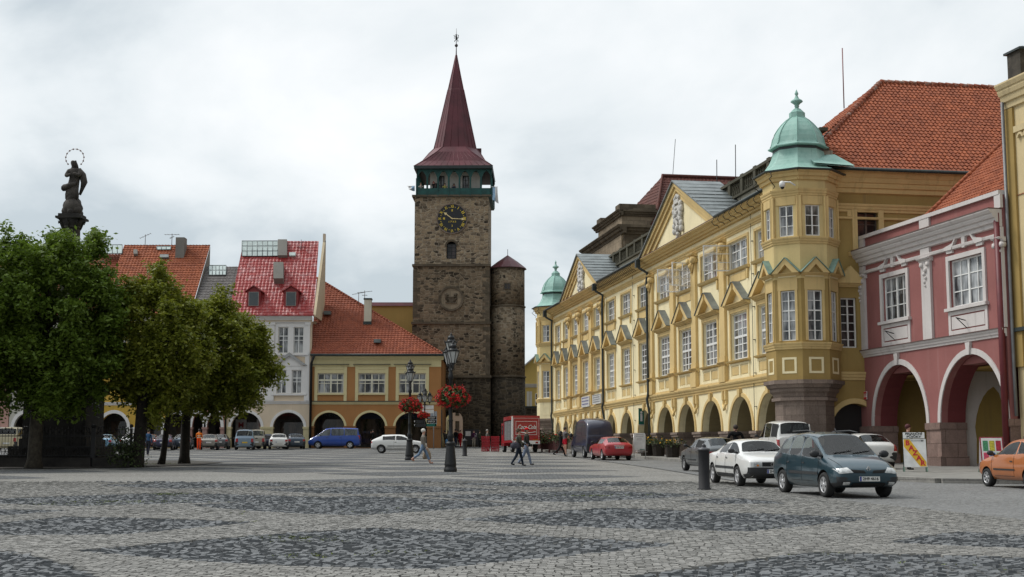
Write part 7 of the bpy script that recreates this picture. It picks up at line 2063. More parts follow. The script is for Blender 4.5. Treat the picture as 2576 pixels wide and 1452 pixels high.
c.line('body_groove', [(-2.3, 1.95), (1.2, 1.95)], 'left', .012); c.line('body_groove', [(-2.3, 1.35), (1.5, 1.35)], 'left', .012)
# --- bright blue minibus and white three door hatch in front of the orange house
c = car('parked_van', 'bright blue minibus with tinted windows parked before the orange house', 'van', 'van', (0.012, 0.060, 0.33), put(-16.75, 132.3), (-1, -.03), wheel='five', bumper=False, tinted=True)
c.lamps('front', [[(.62, .78), (.84, .74), (.86, .96), (.66, .98)]], M['lamp'], 'headlamp'); c.lamps('rear', [[(.78, .9), (.90, .9), (.88, 1.22), (.78, 1.2)]], M['red_lamp'], 'tail_lamp'); c.mirrors(1.25, 1.2)
c.doors([-.7, .55, 1.45], .4, 1.14, hz=1.0)
c = car('parked_car', 'white three door hatchback facing right behind the lamp post and the walking woman', 'car', 'hatch', (.7, .7, .7), put(-8.45, 104.8), (1, .03), wheel='steel', paint_m=M['white_paint_car'], bump_col=plain('pale_grey_bumper', (0.5, 0.5, 0.5), 0.5))
c.side_strip(-1.6, 1.6, .50, .045); c.mirrors(.75, .95, M['white_paint_car']); c.doors([-.35, .9], .34, .92); c.lamps('rear', [[(.56, .72), (.78, .72), (.77, .86), (.56, .86)]], M['red_lamp'], 'tail_lamp')
# --- cars parked in front of the arcades on the left
GP = 'cars parked nose in before the far arcades'
def parked(label, kind, col, px, Y, ang=0.0, **kw):
 a = R(90 + ang); p = at(px, 1100, Y); cc = kw.pop('cat', 'car')
 lampz = kw.pop('lz', (.72, .90)); pl = kw.pop('pl', M['plate'])
 c = car('parked_car', label, cc, kind, col, put(p.x, Y), (math.cos(a), math.sin(a)), GP, level=2, **kw)
 c.lamps('rear', [[(.54, lampz[0]), (.77, lampz[0]), (.76, lampz[1]), (.56, lampz[1])]], M['red_lamp'], 'tail_lamp'); c.plate(None, 'rear', z=.66, mat_=pl); c.mirrors(.85, .95)
 return c
parked('white estate car seen from behind beside the yellowish arcade pier', 'wagon', (.6, .6, .58), 700, 126.5, 11, wheel='five', paint_m=M['white_paint_car'])
parked('pale blue tall family van with yellow number plate', 'ludo', (0.22, 0.30, 0.38), 617, 123.5, 9, lz=(.70, 1.0), pl=plain('yellow_plate', (0.62, 0.42, 0.03), 0.5), wheel='steel', metal=.2)
parked('beige tall van half hidden by the pale blue family van', 'ludo', (0.34, 0.31, 0.25), 646, 128.5, 8, lz=(.70, 1.0), wheel='steel')
parked('dark blue saloon in the gap between pale blue van and white estate', 'sedan', (0.01, 0.018, 0.045), 672, 131.5, 78, wheel='five')
parked('slate blue estate car right of the white estate under the arch', 'wagon', (0.04, 0.065, 0.10), 741, 131.0, 14, wheel='steel')
parked('silver beige saloon right of the worker in orange', 'sedan', (0.30, 0.285, 0.25), 527, 123.5, 10, wheel='five', metal=.4)
parked('grey hatchback half hidden right of the silver beige saloon', 'hatch', (0.16, 0.16, 0.165), 555, 128.5, 8, wheel='steel', metal=.3)
parked('navy purple saloon seen between two leaning tree trunks', 'sedan', (0.025, 0.022, 0.07), 415, 122.5, 9, wheel='five')
parked('steel blue hatchback behind the thick right tree trunk', 'hatch', (0.10, 0.13, 0.17), 462, 126.0, 8, wheel='steel', metal=.3)
parked('maroon saloon just right of the man in blue jacket', 'sedan', (0.09, 0.012, 0.02), 378, 127.0, 9, wheel='steel')
parked('white car with rounded roof behind the hedge left of the tree trunk', 'hatch', (.6, .6, .6), 332, 121.0, 9, wheel='steel', paint_m=M['white_paint_car'])
parked('light blue car behind the iron fence right of the column', 'hatch', (0.15, 0.32, 0.46), 268, 119.0, 6, wheel='steel')
parked('cream van behind the iron fence at the far left', 'van', (0.48, 0.42, 0.27), 38, 116.0, 4, wheel='steel', cat='van', lz=(.8, 1.1))

# --- red drinks truck
tk = thing('delivery_truck', 'red soft drinks truck with white script lettering and open side shelves', 'truck', put(.62, 109.2), math.atan2(.985, -.17))
M['truckred'] = paint('truck_red', (0.36, 0.012, 0.02))
L_, W_ = 5.6, 2.1
m_ = MB(); m_.box(-2.75, -2.6, -W_ / 2, W_ / 2, .85, 2.75); m_.box(-2.6, 1.5, -W_ / 2, W_ / 2, 2.45, 2.75); m_.box(-2.6, 1.5, -W_ / 2, W_ / 2, .72, .9); m_.box(-2.6, 1.5, -.06, .06, .9, 2.45); m_.box(1.4, 1.5, -W_ / 2, W_ / 2, .9, 2.45); m_.build('box_body', M['truckred'], tk)
for k in range(3):
 m_ = MB(); x0 = -2.55 + k * 1.33; m_.box(x0, x0 + 1.25, .95, 1.0, .92, 2.4); m_.build('grey_shutter', plain('grey_shutter_slats', (0.14, 0.14, 0.14), 0.5, var=.4, scale=6), tk)
m_ = MB(); m_.box(-2.78, -2.6, W_ / 2 - .02, W_ / 2 + .06, .85, 2.7); m_.box(-2.6, -2.35, 1.0, 1.06, 1.85, 2.45); m_.build('white_flank_panel', M['white_paint'], tk)
m_ = MB(); m_.box(1.6, 2.85, -1.0, 1.0, .5, 2.3); m_.build('cab', M['truckred'], tk)
m_ = MB(); m_.box(2.0, 2.5, -1.02, 1.02, 1.4, 2.1); m_.build('cab_window', M['carglass'], tk)
m_ = MB(); m_.box(-2.6, 2.7, -.5, .5, .42, .72); m_.build('chassis', M['well'], tk)
m_ = MB(); m_.box(-2.80, -2.72, -W_ / 2, W_ / 2, .60, .86); m_.build('bumper_board', M['white_paint'], tk)
for x in (-1.7, 2.1):
 for s in (-1, 1): wheel_obj(tk, x, s * .88, .38, .26, 'steel', s)
Mr = Matrix.Translation((-2.76, 0, 0)) @ Matrix.Rotation(R(-90), 4, 'Z')
lp_ = MB()
for (a, b_, c_, d_) in ((-.82, .82, 2.3, 2.325), (-.82, .82, 1.30, 1.325), (-.82, -.795, 1.325, 2.3), (.795, .82, 1.325, 2.3), (-.98, .98, 2.55, 2.565), (-.98, -.965, .95, 2.55), (.965, .98, .95, 2.55)): lp_.box(a, b_, -.02, 0, c_, d_, M=Mr)
tag(lp_.build('white_lining', M['white_paint'], tk), kind='stuff')
lettering('script_lettering', 'Coca-Cola', .44, M['white_paint'], tk, Mr @ text_matrix(.02, -.025, 1.88), .004, shear=.38, width=1.42, bold=.006)
m_ = MB(); pts = [(-.75 + 1.5 * t, -.02, 1.56 - .09 * math.sin(t * PI * 1.1) - .05 * t) for t in np.linspace(0, 1, 14)]
m_.tube(pts, [.012 + .05 * math.sin(PI * min(1, t * 1.2)) ** 2 * (1 - t) + .01 for t in np.linspace(0, 1, 14)], 5, M=Mr); m_.build('script_swash', M['white_paint'], tk)
m_ = MB(); m_.lathe([(.1, -.02), (.1, 0)], 16, M=Mr @ Matrix.Translation((-.75, 0, 1.05)) @ Matrix.Rotation(R(90), 4, 'X')); m_.build('round_sticker', M['white_paint'], tk)
m_ = MB(); m_.box(-.92, -.5, -.02, 0, .88, .94, M=Mr); m_.box(.5, .92, -.02, 0, .88, .94, M=Mr); m_.build('reflector', M['amber'], tk)
for s in (-1, 1):
 m_ = MB(); m_.box(s * .8 - .1, s * .8 + .1, -.06, 0, .66, .78, M=Mr); m_.build('tail_lamp', M['red_lamp'], tk)
# ------------------------------------------------------------------ people
M['skin'] = plain('skin', (0.46, 0.26, 0.19), 0.6, var=0.08)
M['eye'] = plain('eye', (0.02, 0.015, 0.015), 0.3)
def cloth(name, col, var=0.22): return plain(name, col, 0.9, var=var, scale=7, spec=0.15)

def person(label, loc, face, h=1.75, top=(0.1, 0.1, 0.1), legs=(0.05, 0.05, 0.06), shoes=(0.02, 0.02, 0.02), hair=(0.05, 0.035, 0.025), stride=0.0, arms=(0.15, -0.1), bend=(0.3, 0.3), sleeve=1.0, leglen=1.0, group=None, hairstyle='short', cap=None, wide=1.0, lean=0.0, detail=True, skirt=None, arm_out=0.0, body_top=None):
 """one continuous skinned figure facing `face`; stride swings the legs, arms/bend pose the arms"""
 k = h / 1.75
 root = thing('person', label, 'person', loc, math.atan2(face[1], face[0]), group)
 V = []; E = []; RAD = []; TAGS = []
 def add(p, r, parent, tg):
  V.append(Vector(p) * k); g = 1.0 if (not isinstance(r, tuple) and r < .02) else 1.17; RAD.append((r[0] * k * g, r[1] * k * g) if isinstance(r, tuple) else (r * k * g, r * k * g)); TAGS.append(tg)
  if parent is not None: E.append((parent, len(V) - 1))
  return len(V) - 1
 ln = lean
 pel = add((0, 0, .96), (.125, .165 * wide), None, 'hip')
 wst = add((.01 + ln * .15, 0, 1.12), (.105, .145 * wide), pel, 'top')
 cst = add((.02 + ln * .4, 0, 1.31), (.115, .175 * wide), wst, 'top')
 upc = add((.005 + ln * .55, 0, 1.42), (.085, .14 * wide), cst, 'top')
 nk = add((.01 + ln * .65, 0, 1.50), .055, upc, 'skin')
 jaw = add((.03 + ln * .7, 0, 1.565), (.07, .06), nk, 'skin')
 hd = add((.02 + ln * .7, 0, 1.645), (.096, .078), jaw, 'skin')
 tp = add((.01 + ln * .7, 0, 1.715), (.07, .06), hd, 'skin')
 hx = .02 + ln * .7
 roots = [pel]
 for s, a, b, sw in ((1, arms[0], bend[0], stride), (-1, arms[1], bend[1], -stride)):
  sh_ = add((ln * .5, s * .185 * wide, 1.405), .062, upc, 'top')
  ux, uz = math.sin(a), -math.cos(a)
  e_ = Vector((ln * .5 + ux * .29, s * (.215 * wide + arm_out * .5), 1.405 + uz * .29))
  el = add(e_, .047, sh_, 'top' if sleeve > .5 else 'skin')
  fx, fz = math.sin(a + b), -math.cos(a + b)
  w_ = e_ + Vector((fx * .25, s * arm_out * .5, fz * .25))
  wr = add(w_, .034, el, 'top' if sleeve > .9 else 'skin')
  d = Vector((fx, s * .02, fz)).normalized(); sd = Vector((0, 1, 0)); up = d.cross(sd)
  pm = add(w_ + d * .075, (.026, .042), wr, 'skin')
  if detail:
   for q in range(4):
    b0 = w_ + d * .085 + up * (-.03 + .02 * q); ll = (.07, .082, .078, .06)[q]
    f0 = add(b0, .0095, None, 'skin'); roots.append(f0)
    f1 = add(b0 + d * ll * .55 + sd * (-s * .008), .009, f0, 'skin')
    add(b0 + d * ll * .9 + sd * (-s * .03), .008, f1, 'skin')
   t0 = add(w_ + d * .04 + up * .03, .011, None, 'skin'); roots.append(t0)
   t1 = add(w_ + d * .07 + up * .055 + sd * (-s * .012), .010, t0, 'skin'); add(w_ + d * .10 + up * .06 + sd * (-s * .025), .009, t1, 'skin')
  hp = add((0, s * .095 * wide, .90), (.088, .09 * wide), pel, 'leg')
  th = sw * .5
  kn = Vector((math.sin(th) * .43, s * .095, .90 - math.cos(th) * .43))
  kb = th - (.55 * abs(stride) if sw < 0 else .10 * abs(stride))
  an = kn + Vector((math.sin(kb) * .41, 0, -math.cos(kb) * .41))
  k_ = add(kn, .062, hp, 'leg' if leglen > .4 else 'skin')
  cf = add(kn.lerp(an, .3), .058, k_, 'leg' if leglen > .5 else 'skin')
  a_ = add(an, .042, cf, 'leg' if leglen > .8 else 'skin')
  fl = -.35 * abs(stride) if sw < 0 else .25 * abs(stride)
  hl = add(an + Vector((-.015, 0, -.035)), .042, a_, 'shoe')
  add(an + Vector((.16 * math.cos(fl), s * .02, -.045 + .16 * math.sin(fl) * .8)), (.032, .045), hl, 'shoe')
 me = bpy.data.meshes.new('body'); me.from_pydata([tuple(v) for v in V], E, [])
 tmp = bpy.data.objects.new('tmp', me); C.objects.link(tmp)
 sk = tmp.modifiers.new('k', 'SKIN'); sk.use_smooth_shade = True; sk.branch_smoothing = 0.6
 for i, r in enumerate(RAD):
  me.skin_vertices[0].data[i].radius = r
  me.skin_vertices[0].data[i].use_root = i in roots
 tmp.modifiers.new('s', 'SUBSURF').levels = 1
 bpy.context.view_layer.update()
 out = bpy.data.meshes.new_from_object(tmp.evaluated_get(bpy.context.evaluated_depsgraph_get()))
 bpy.data.objects.remove(tmp); bpy.data.meshes.remove(me)
 out.name = 'body'
 zmin = min((v.co.z for v in out.vertices), default=0)
 out.materials.clear()
 mm = {'skin': M['skin'], 'top': cloth('top_cloth', top), 'leg': cloth('trouser_cloth', legs), 'shoe': plain('shoe_leather', shoes, 0.6), 'hip': None}
 mm['hip'] = mm['leg']
 keys = ['skin', 'top', 'leg', 'shoe', 'hip']
 for q in keys: out.materials.append(mm[q])
 segs = []
 for a, b in E:
  segs.append((V[a], V[b], TAGS[a], TAGS[b]))
 A_ = np.array([s[0] for s in segs]); D_ = np.array([s[1] - s[0] for s in segs]); L2 = (D_ ** 2).sum(1)
 for p in out.polygons:
  c = np.array(p.center); t = np.clip(((c - A_) * D_).sum(1) / L2, 0, 1)
  q = A_ + D_ * t[:, None]; dd = ((c - q) ** 2).sum(1); i = int(dd.argmin())
  ta, tb = segs[i][2], segs[i][3]
  tg = tb if t[i] > .5 else ta
  if tg == 'hip' and c[2] > .98 * k: tg = 'top'
  p.material_index = keys.index(tg); p.use_smooth = True
 o = link('body', out, root)
 o.location.z = -zmin
 zo = -zmin
 # hair and face
 hc = Vector((hx * k, 0, 1.655 * k + zo)); m_ = MB()
 if cap:
  m_.ball((hc.x, 0, hc.z + .035 * k), .112 * k, 12, 7, sc=(1, .92, .72)); m_.add([(hc.x + .08 * k, -.07 * k, hc.z + .035 * k), (hc.x + .20 * k, -.05 * k, hc.z + .02 * k), (hc.x + .20 * k, .05 * k, hc.z + .02 * k), (hc.x + .08 * k, .07 * k, hc.z + .035 * k)], [(0, 1, 2, 3)])
  m_.build('cap', cloth('cap_cloth', cap), root); m_ = MB()
  m_.ball((hc.x - .035 * k, 0, hc.z - .03 * k), .098 * k, 10, 6, sc=(.8, .9, .8))
 else:
  m_.ball((hc.x - .018 * k, 0, hc.z + .025 * k), .112 * k, 14, 8, sc=(1.0, .92, .95))
  if hairstyle == 'long':
   for j in range(14):
    a = R(70 + 220 * j / 13); m_.ball((hc.x - .02 * k + .095 * k * math.cos(a), .10 * k * math.sin(a), hc.z - .06 * k - .03 * (j % 3) * k), .045 * k, 7, 5, sc=(1, 1, 1.5))
  if hairstyle == 'curly':
   for j in range(26):
    a, b = random.uniform(R(60), R(300)), random.uniform(-.6, 1.2)
    m_.ball((hc.x - .02 * k + .10 * k * math.cos(a) * math.cos(b), .10 * k * math.sin(a) * math.cos(b), hc.z + .02 * k + .10 * k * math.sin(b)), .04 * k, 6, 4)
 m_.build('hair', plain('hair', hair, 0.75, var=0.3, scale=20), root)
 if detail:
  m_ = MB(); m_.ball((hc.x + .098 * k, 0, hc.z - .025 * k), .02 * k, 7, 5, sc=(1, .7, 1.2))
  for s in (-1, 1): m_.ball((hc.x, s * .082 * k, hc.z - .02 * k), .022 * k, 6, 5, sc=(.7, .5, 1.3))
  m_.build('face', M['skin'], root)
  for s in (-1, 1):
   m_ = MB(); m_.ball((hc.x + .088 * k, s * .032 * k, hc.z + .0 * k), .011 * k, 6, 4); m_.build('eye', M['eye'], root)
  m_ = MB(); m_.box(hc.x + .075 * k, hc.x + .098 * k, -.022 * k, .022 * k, hc.z - .072 * k, hc.z - .062 * k); m_.build('mouth', plain('lips', (0.3, 0.1, 0.09), 0.5), root)
 root['_k'] = k
 del root['_k']
 return root, zo, k

def standing(px, py, dz=0.0):
 g = gnd(px, py); return (g.x, g.y, gz(g.y) + dz)
RIGHT = (1, 0.03); BACK = (0.05, 1); TOWARD = (0, -1)
r_, zo, k = person('white haired woman in grey cardigan and cropped jeans walking past the near lamp post', standing(1064, 1166.5), RIGHT, 1.80, (0.19, 0.17, 0.145), (0.17, 0.24, 0.34), (0.38, 0.19, 0.13), (0.62, 0.60, 0.55), stride=.95, arms=(-.12, .1), bend=(.35, .3), leglen=.6)
bag = thing('shopping_bag', 'crumpled beige shopping bag carried by the white haired woman', 'bag', (r_.location.x + .17, r_.location.y + .32, r_.location.z + .22), 0)
m_ = MB(); m_.lathe([(.20, 0), (.23, .1), (.2, .3), (.12, .48), (.03, .62)], 9, M=Matrix.Scale(.45, 4, (0, 1, 0))); m_.build('sack', plain('beige_plastic', (0.30, 0.23, 0.16), 0.6, var=.25, scale=6), bag)
r_, zo, k = person('woman with curly brown hair in olive jacket walking beside the man in red cap', standing(1305, 1172), (1, .06), 1.74, (0.065, 0.062, 0.045), (0.022, 0.03, 0.045), (0.012, 0.012, 0.012), (0.10, 0.055, 0.03), stride=.55, arms=(.1, .25), bend=(.6, .9), hairstyle='curly', wide=1.05)
bag = thing('shoulder_bag', 'dark grey shoulder bag hanging from the woman in olive jacket', 'bag', (r_.location.x - .16, r_.location.y - .27, r_.location.z + .80), 0)
m_ = MB(); m_.lathe([(.06, 0), (.2, .02), (.23, .12), (.18, .25), (.06, .3)], 10, M=Matrix.Scale(.4, 4, (0, 1, 0))); m_.build('pouch', cloth('grey_bag', (0.06, 0.06, 0.075)), bag)
m_ = MB(); m_.tube([(-.12, 0, .26), (.0, -.02, .48), (.1, .08, .62), (.14, .1, .5), (.1, 0, .27)], .014, 5); m_.build('strap', cloth('grey_bag', (0.06, 0.06, 0.075)), bag)
person('man in red cap, dark jacket and pale blue jeans walking right', standing(1324, 1170), (1, .06), 1.80, (0.035, 0.035, 0.028), (0.20, 0.24, 0.32), (0.05, 0.04, 0.035), (0.05, 0.035, 0.025), stride=.6, arms=(-.2, .2), bend=(.4, .4), cap=(0.48, 0.012, 0.015), wide=1.05)
r_, zo, k = person('worker in orange high visibility vest and trousers seen from behind', standing(500, 1133), (-.1, 1), 1.78, (0.75, 0.20, 0.03), (0.72, 0.07, 0.015), (0.3, 0.28, 0.25), (0.02, 0.012, 0.012), arms=(.25, .3), bend=(.9, .9), sleeve=.6, wide=1.12)
m_ = MB()
for z in (1.08, 1.22): m_.lathe([(.175, z), (.178, z + .05)], 14, M=Matrix.Scale(.78, 4, (1, 0, 0)), cap=False)
m_.build('reflective_band', plain('silver_band', (0.6, 0.58, 0.5), 0.4), r_)
person('man in blue jacket and dark trousers standing by the left tree trunk, back turned', standing(372, 1146), (.2, 1), 1.74, (0.035, 0.085, 0.17), (0.02, 0.02, 0.03), (0.3, 0.28, 0.25), (0.03, 0.02, 0.015), stride=.3, arms=(.1, .05), bend=(.3, .2))
person('delivery man in red vest and red shorts beside the dark blue van', (3.55, 94.0, gz(94.0) + .02), (.7, .5), 1.85, (0.13, 0.12, 0.125), (0.42, 0.015, 0.03), (0.4, 0.4, 0.4), (0.05, 0.03, 0.02), arms=(.6, .8), bend=(.7, .7), sleeve=.6, leglen=.2, wide=1.1)
person('person in black with dark head scarf stepping off the kerb by the blue van', (3.15, 90.5, gz(90.5)), (1, .2), 1.68, (0.010, 0.010, 0.011), (0.02, 0.018, 0.018), (0.012, 0.012, 0.012), (0.012, 0.012, 0.013), stride=.9, arms=(.2, -.1), bend=(.3, .3), hairstyle='long')
person('broad man in black jacket walking away behind the white saloon', (9.6, 60.0, gz(60) + .02), AWAY, 1.83, (0.008, 0.008, 0.009), (0.02, 0.02, 0.025), (0.01, 0.01, 0.01), (0.03, 0.02, 0.015), wide=1.35, arm_out=.14, arms=(.1, .1))
person('person in dark clothes standing behind the yellow striped sandwich board', (15.2, 53.7, gz(53.7) + .146), (1, .2), 1.70, (0.03, 0.012, 0.012), (0.012, 0.012, 0.012), hair=(0.07, 0.012, 0.015))
GG = 'pedestrians under the tower gate'
for lab, px, Y, tp_, lg_, hr_, hh in (
 ('pedestrian in black coat at the left of the gate arch', 1113, 143.2, (0.015, 0.014, 0.014), (0.012, 0.012, 0.014), (0.02, 0.015, 0.012), 1.78),
 ('pedestrian in grey patterned jacket with blue bag at the gate arch', 1119, 142.0, (0.06, 0.055, 0.05), (0.02, 0.02, 0.022), (0.03, 0.02, 0.015), 1.7),
 ('pedestrian in blue jeans left of the lamp post under the arch', 1127, 146.5, (0.05, 0.045, 0.04), (0.035, 0.06, 0.12), (0.12, 0.08, 0.05), 1.68),
 ('tall pedestrian in black right of the lamp post under the arch', 1146, 144.0, (0.012, 0.012, 0.013), (0.03, 0.045, 0.08), (0.015, 0.012, 0.01), 1.86),
 ('pedestrian in dark grey behind the woman in red', 1151, 147.0, (0.03, 0.03, 0.032), (0.02, 0.02, 0.025), (0.04, 0.03, 0.02), 1.75),
 ('woman in long red outfit under the right side of the gate arch', 1158, 141.5, (0.30, 0.012, 0.016), (0.34, 0.012, 0.016), (0.02, 0.015, 0.012), 1.72)):
 p = at(px, 1100, Y); person(lab, (p.x, Y, gz(Y)), (random.uniform(-.6, .6), 1 if random.random() < .6 else -1), hh, tp_, lg_, hair=hr_, stride=random.uniform(.1, .5), group=GG, detail=False)
p = at(1120.5, 1100, 141.6); bag = thing('carrier_bag', 'small bright blue carrier bag held under the gate arch', 'bag', (p.x + .12, 141.6, gz(141.6) + .35))
m_ = MB(); m_.lathe([(.16, 0), (.18, .12), (.14, .38), (.03, .5)], 8, M=Matrix.Scale(.5, 4, (0, 1, 0))); m_.build('sack', plain('blue_plastic', (0.12, 0.32, 0.6), 0.5), bag)
p = at(1192, 1100, 141); person('person in purple top and white scarf by the notice board', (p.x, 141, gz(141)), TOWARD, 1.72, (0.05, 0.012, 0.04), (0.25, 0.22, 0.18), (0.2, 0.2, 0.2), (0.05, 0.02, 0.02), detail=False)
p = at(1206, 1100, 142); person('person in olive green right of the notice board', (p.x, 142, gz(142)), (1, .4), 1.7, (0.07, 0.075, 0.045), (0.02, 0.02, 0.02), detail=False, hair=(0.05, 0.04, 0.02))
p = at(1225.5, 1100, 119.5); person('grey haired man half hidden behind the red crates', (p.x, 119.5, gz(119.5)), (1, 0), 1.75, (0.16, 0.15, 0.14), (0.03, 0.03, 0.04), hair=(0.3, 0.28, 0.26), detail=False)
p = at(938, 1100, 136.6); person('dark figure standing under the middle arch of the orange house', (p.x, 136.9, gz(137)), (-1, -.2), 1.78, (0.012, 0.012, 0.012), (0.012, 0.012, 0.012), hair=(0.02, 0.015, 0.012), detail=False)
p = at(929, 1100, 137.4); person('dark figure further inside the middle arch of the orange house', (p.x, 138.9, gz(138)), (1, -.2), 1.72, (0.02, 0.014, 0.012), (0.012, 0.012, 0.014), hair=(0.02, 0.015, 0.012), detail=False)
GT_ = 'visitors on the tower gallery'
for lab, px, py, tp_, hr_ in (
 ('visitor in pale top leaning at the left corner of the tower gallery', 1059, 461, (0.42, 0.38, 0.34), (0.12, 0.08, 0.05)),
 ('red haired visitor in dark clothes on the tower gallery', 1091, 457, (0.02, 0.016, 0.02), (0.28, 0.04, 0.03)),
 ('visitor in yellow top beside a gallery post of the tower', 1119, 461.5, (0.45, 0.42, 0.12), (0.10, 0.07, 0.04)),
 ('dark haired visitor in blue at the middle of the tower gallery', 1142, 463, (0.04, 0.055, 0.085), (0.02, 0.015, 0.012))):
 p = at(px, py, TY + .6); person(lab, (p.x, TY + .62, p.z - 1.72), TOWARD, 1.72, tp_, (0.03, 0.03, 0.04), hair=hr_, arms=(.9, .9), bend=(.7, .6), group=GT_, detail=False, hairstyle='long' if 'red' in lab else 'short')
# ------------------------------------------------------------------ street lamps, signs and other street furniture
M['lamp_iron'] = plain('lamp_iron', (0.012, 0.013, 0.014), 0.5, 0.2, var=.25)
M['lantern_glass'] = plain('milky_lantern_glass', (0.42, 0.43, 0.42), 0.35, var=.12)
def lantern(parent, x, y, z, s=1.0, hook=None):
 o = MB(); n = 6; a0 = R(0)
 o.lathe([(.10 * s, 0), (.13 * s, .03 * s)], n, (x, y), ang0=a0, smooth=False)
 for k_ in range(n):
  a = a0 + 2 * PI * k_ / n
  o.tube([(x + .11 * s * math.cos(a), y + .11 * s * math.sin(a), z * 0 + .03 * s), (x + .25 * s * math.cos(a), y + .25 * s * math.sin(a), .50 * s), (x + .31 * s * math.cos(a), y + .31 * s * math.sin(a), .62 * s)], .014 * s, 4)
 o.lathe([(.26 * s, .49 * s), (.29 * s, .53 * s), (.17 * s, .58 * s), (.15 * s, .66 * s), (.17 * s, .68 * s), (.11 * s, .78 * s), (.05 * s, .81 * s), (.07 * s, .84 * s), (.03 * s, .87 * s), (.01 * s, .95 * s)], 12, (x, y))
 o.lathe([(.03 * s, -.14 * s), (.05 * s, -.06 * s), (.10 * s, 0)], 8, (x, y))
 o.v = [(v[0], v[1], v[2] + z) for v in o.v]
 l = o.build('lantern', M['lamp_iron'], parent)
 g = MB(); g.lathe([(.10 * s, .03 * s), (.235 * s, .49 * s)], n, (x, y), ang0=a0, smooth=False); g.v = [(v[0], v[1], v[2] + z) for v in g.v]
 g.build('lantern_glass', M['lantern_glass'], l)
def street_lamp(label, x, y, h, arms, rz=0.0, basket=True, green=False):
 t = thing('street_lamp', label, 'street lamp', (x, y, gz(y)), rz, 'cast iron street lamps in the square')
 m = MB(); m.lathe([(.25, -.05), (.27, .02), (.27, .10), (.24, .14), (.23, .22), (.25, .26), (.24, .30), (.17, 1.0), (.16, 1.05), (.19, 1.09), (.19, 1.15), (.12, 1.20)], 12); m.build('base', M['lamp_iron'], t)
 m = MB(); zt = h - .9
 m.lathe([(.12, 1.18), (.10, 1.3), (.14, 1.38), (.14, 1.46), (.095, 1.54), (.085, 2.0), (.11, 2.04), (.085, 2.1), (.07, zt * .78), (.10, zt * .79), (.12, zt * .81), (.08, zt * .83), (.06, zt - .2), (.09, zt - .15), (.05, zt)], 12); m.build('post', M['lamp_iron'], t)
 lantern(t, 0, 0, zt, .95)
 for a in arms:
  c, s = math.cos(R(a)), math.sin(R(a)); rr = .42
  m = MB(); m.tube([(0, 0, zt - .55), (c * .2, s * .2, zt - .68), (c * rr, s * rr, zt - .62), (c * (rr + .05), s * (rr + .05), zt - .45)], .025, 6)
  m.tube([(c * .12, s * .12, zt - .3), (c * .3, s * .3, zt - .45), (c * .26, s * .26, zt - .6)], .016, 5); m.build('arm', M['lamp_iron'], t)
  lantern(t, c * rr, s * rr, zt - .42, 1.0)
 return t
def flower_basket(label, x, y, z, r, hh, seed):
 rg = np.random.default_rng(seed); rr = random.Random(seed)
 t = thing('flower_basket', label, 'flowers', (x, y, z), 0, 'red geranium baskets on lamp posts')
 m = MB(); m.lathe([(.10, -.1), (r * .55, -.02), (r * .6, .12), (.1, .1)], 14); m.build('basket', plain('basket_green', (0.02, 0.035, 0.02), 0.8), t)
 n = 2600
 u = rg.normal(size=(n, 3)); u /= np.linalg.norm(u, axis=1)[:, None]
 rad = rg.uniform(.55, 1.0, n) ** .5
 P = u * rad[:, None] * np.array([r, r, hh]) + np.array([0, 0, .12]); P[:, 2] -= .25 * (np.hypot(P[:, 0], P[:, 1]) / r) ** 2 * hh
 def leaves(P, size, mat_, nm):
  n = len(P); a = rg.normal(size=(n, 3)); a /= np.linalg.norm(a, axis=1)[:, None]; b = np.cross(a, rg.normal(size=(n, 3))); b /= np.linalg.norm(b, axis=1)[:, None]
  s_ = size * rg.uniform(.6, 1.3, n)[:, None]
  V = np.stack([P - a * s_ - b * s_ * .6, P + a * s_ - b * s_ * .6, P + a * s_ + b * s_ * .6, P - a * s_ + b * s_ * .6], 1).reshape(-1, 3)
  tag(link(nm, np_mesh(nm, V, np.arange(n * 4).reshape(-1, 4), mat_), t), kind='stuff')
 leaves(P[:1700], .045, M['geranium_leaf'], 'foliage')
 cl = [i for i in range(1700, n) if rad[i] > .72][:140]
 F = np.concatenate([P[i] * 1.06 + rg.normal(0, .04, (26, 3)) for i in cl])
 leaves(F, .026, M['geranium'], 'blossoms')
M['geranium'] = plain('red_blossom', (0.55, 0.018, 0.018), 0.7, var=.3, scale=9)
M['geranium_leaf'] = plain('geranium_leaf', (0.05, 0.085, 0.02), 0.7, var=.4, scale=6)
g1, g2, = gnd(1133, 1186), gnd(1030, 1157)
street_lamp('tall near street lamp with a big red flower basket, before the tower gate', g1.x, g1.y, 5.65, (-76, 104), 0)
street_lamp('middle street lamp with red flower basket, before the orange house', g2.x, g2.y, 5.75, (-82, 98), 0)
flower_basket('large ball of red geraniums around the tall near lamp post', g1.x + .06, g1.y, gz(g1.y) + at(1135, 1004, g1.y).z - gz(g1.y), .66, .42, 3)
flower_basket('ball of red geraniums around the middle lamp post', g2.x + .04, g2.y, at(1030, 1024, g2.y).z, .64, .40, 4)
l3y = 122.0; l3 = at(1068, 1100, l3y)
t3 = street_lamp('far street lamp with four lanterns and direction boards at the corner of the orange house', l3.x, l3y, at(1068, 974, l3y).z - gz(l3y), (0, 90, 180, 270), R(5))
flower_basket('small red geranium basket behind the direction boards on the far lamp', l3.x - .1, l3y + .05, at(1066, 1047, l3y).z, .5, .28, 5)
M['sign_white'] = plain('white_sign', (0.62, 0.62, 0.6), 0.4); M['sign_black'] = plain('black_sign', (0.012, 0.012, 0.013), 0.4); M['sign_green'] = plain('green_sign', (0.0, 0.11, 0.085), 0.4)
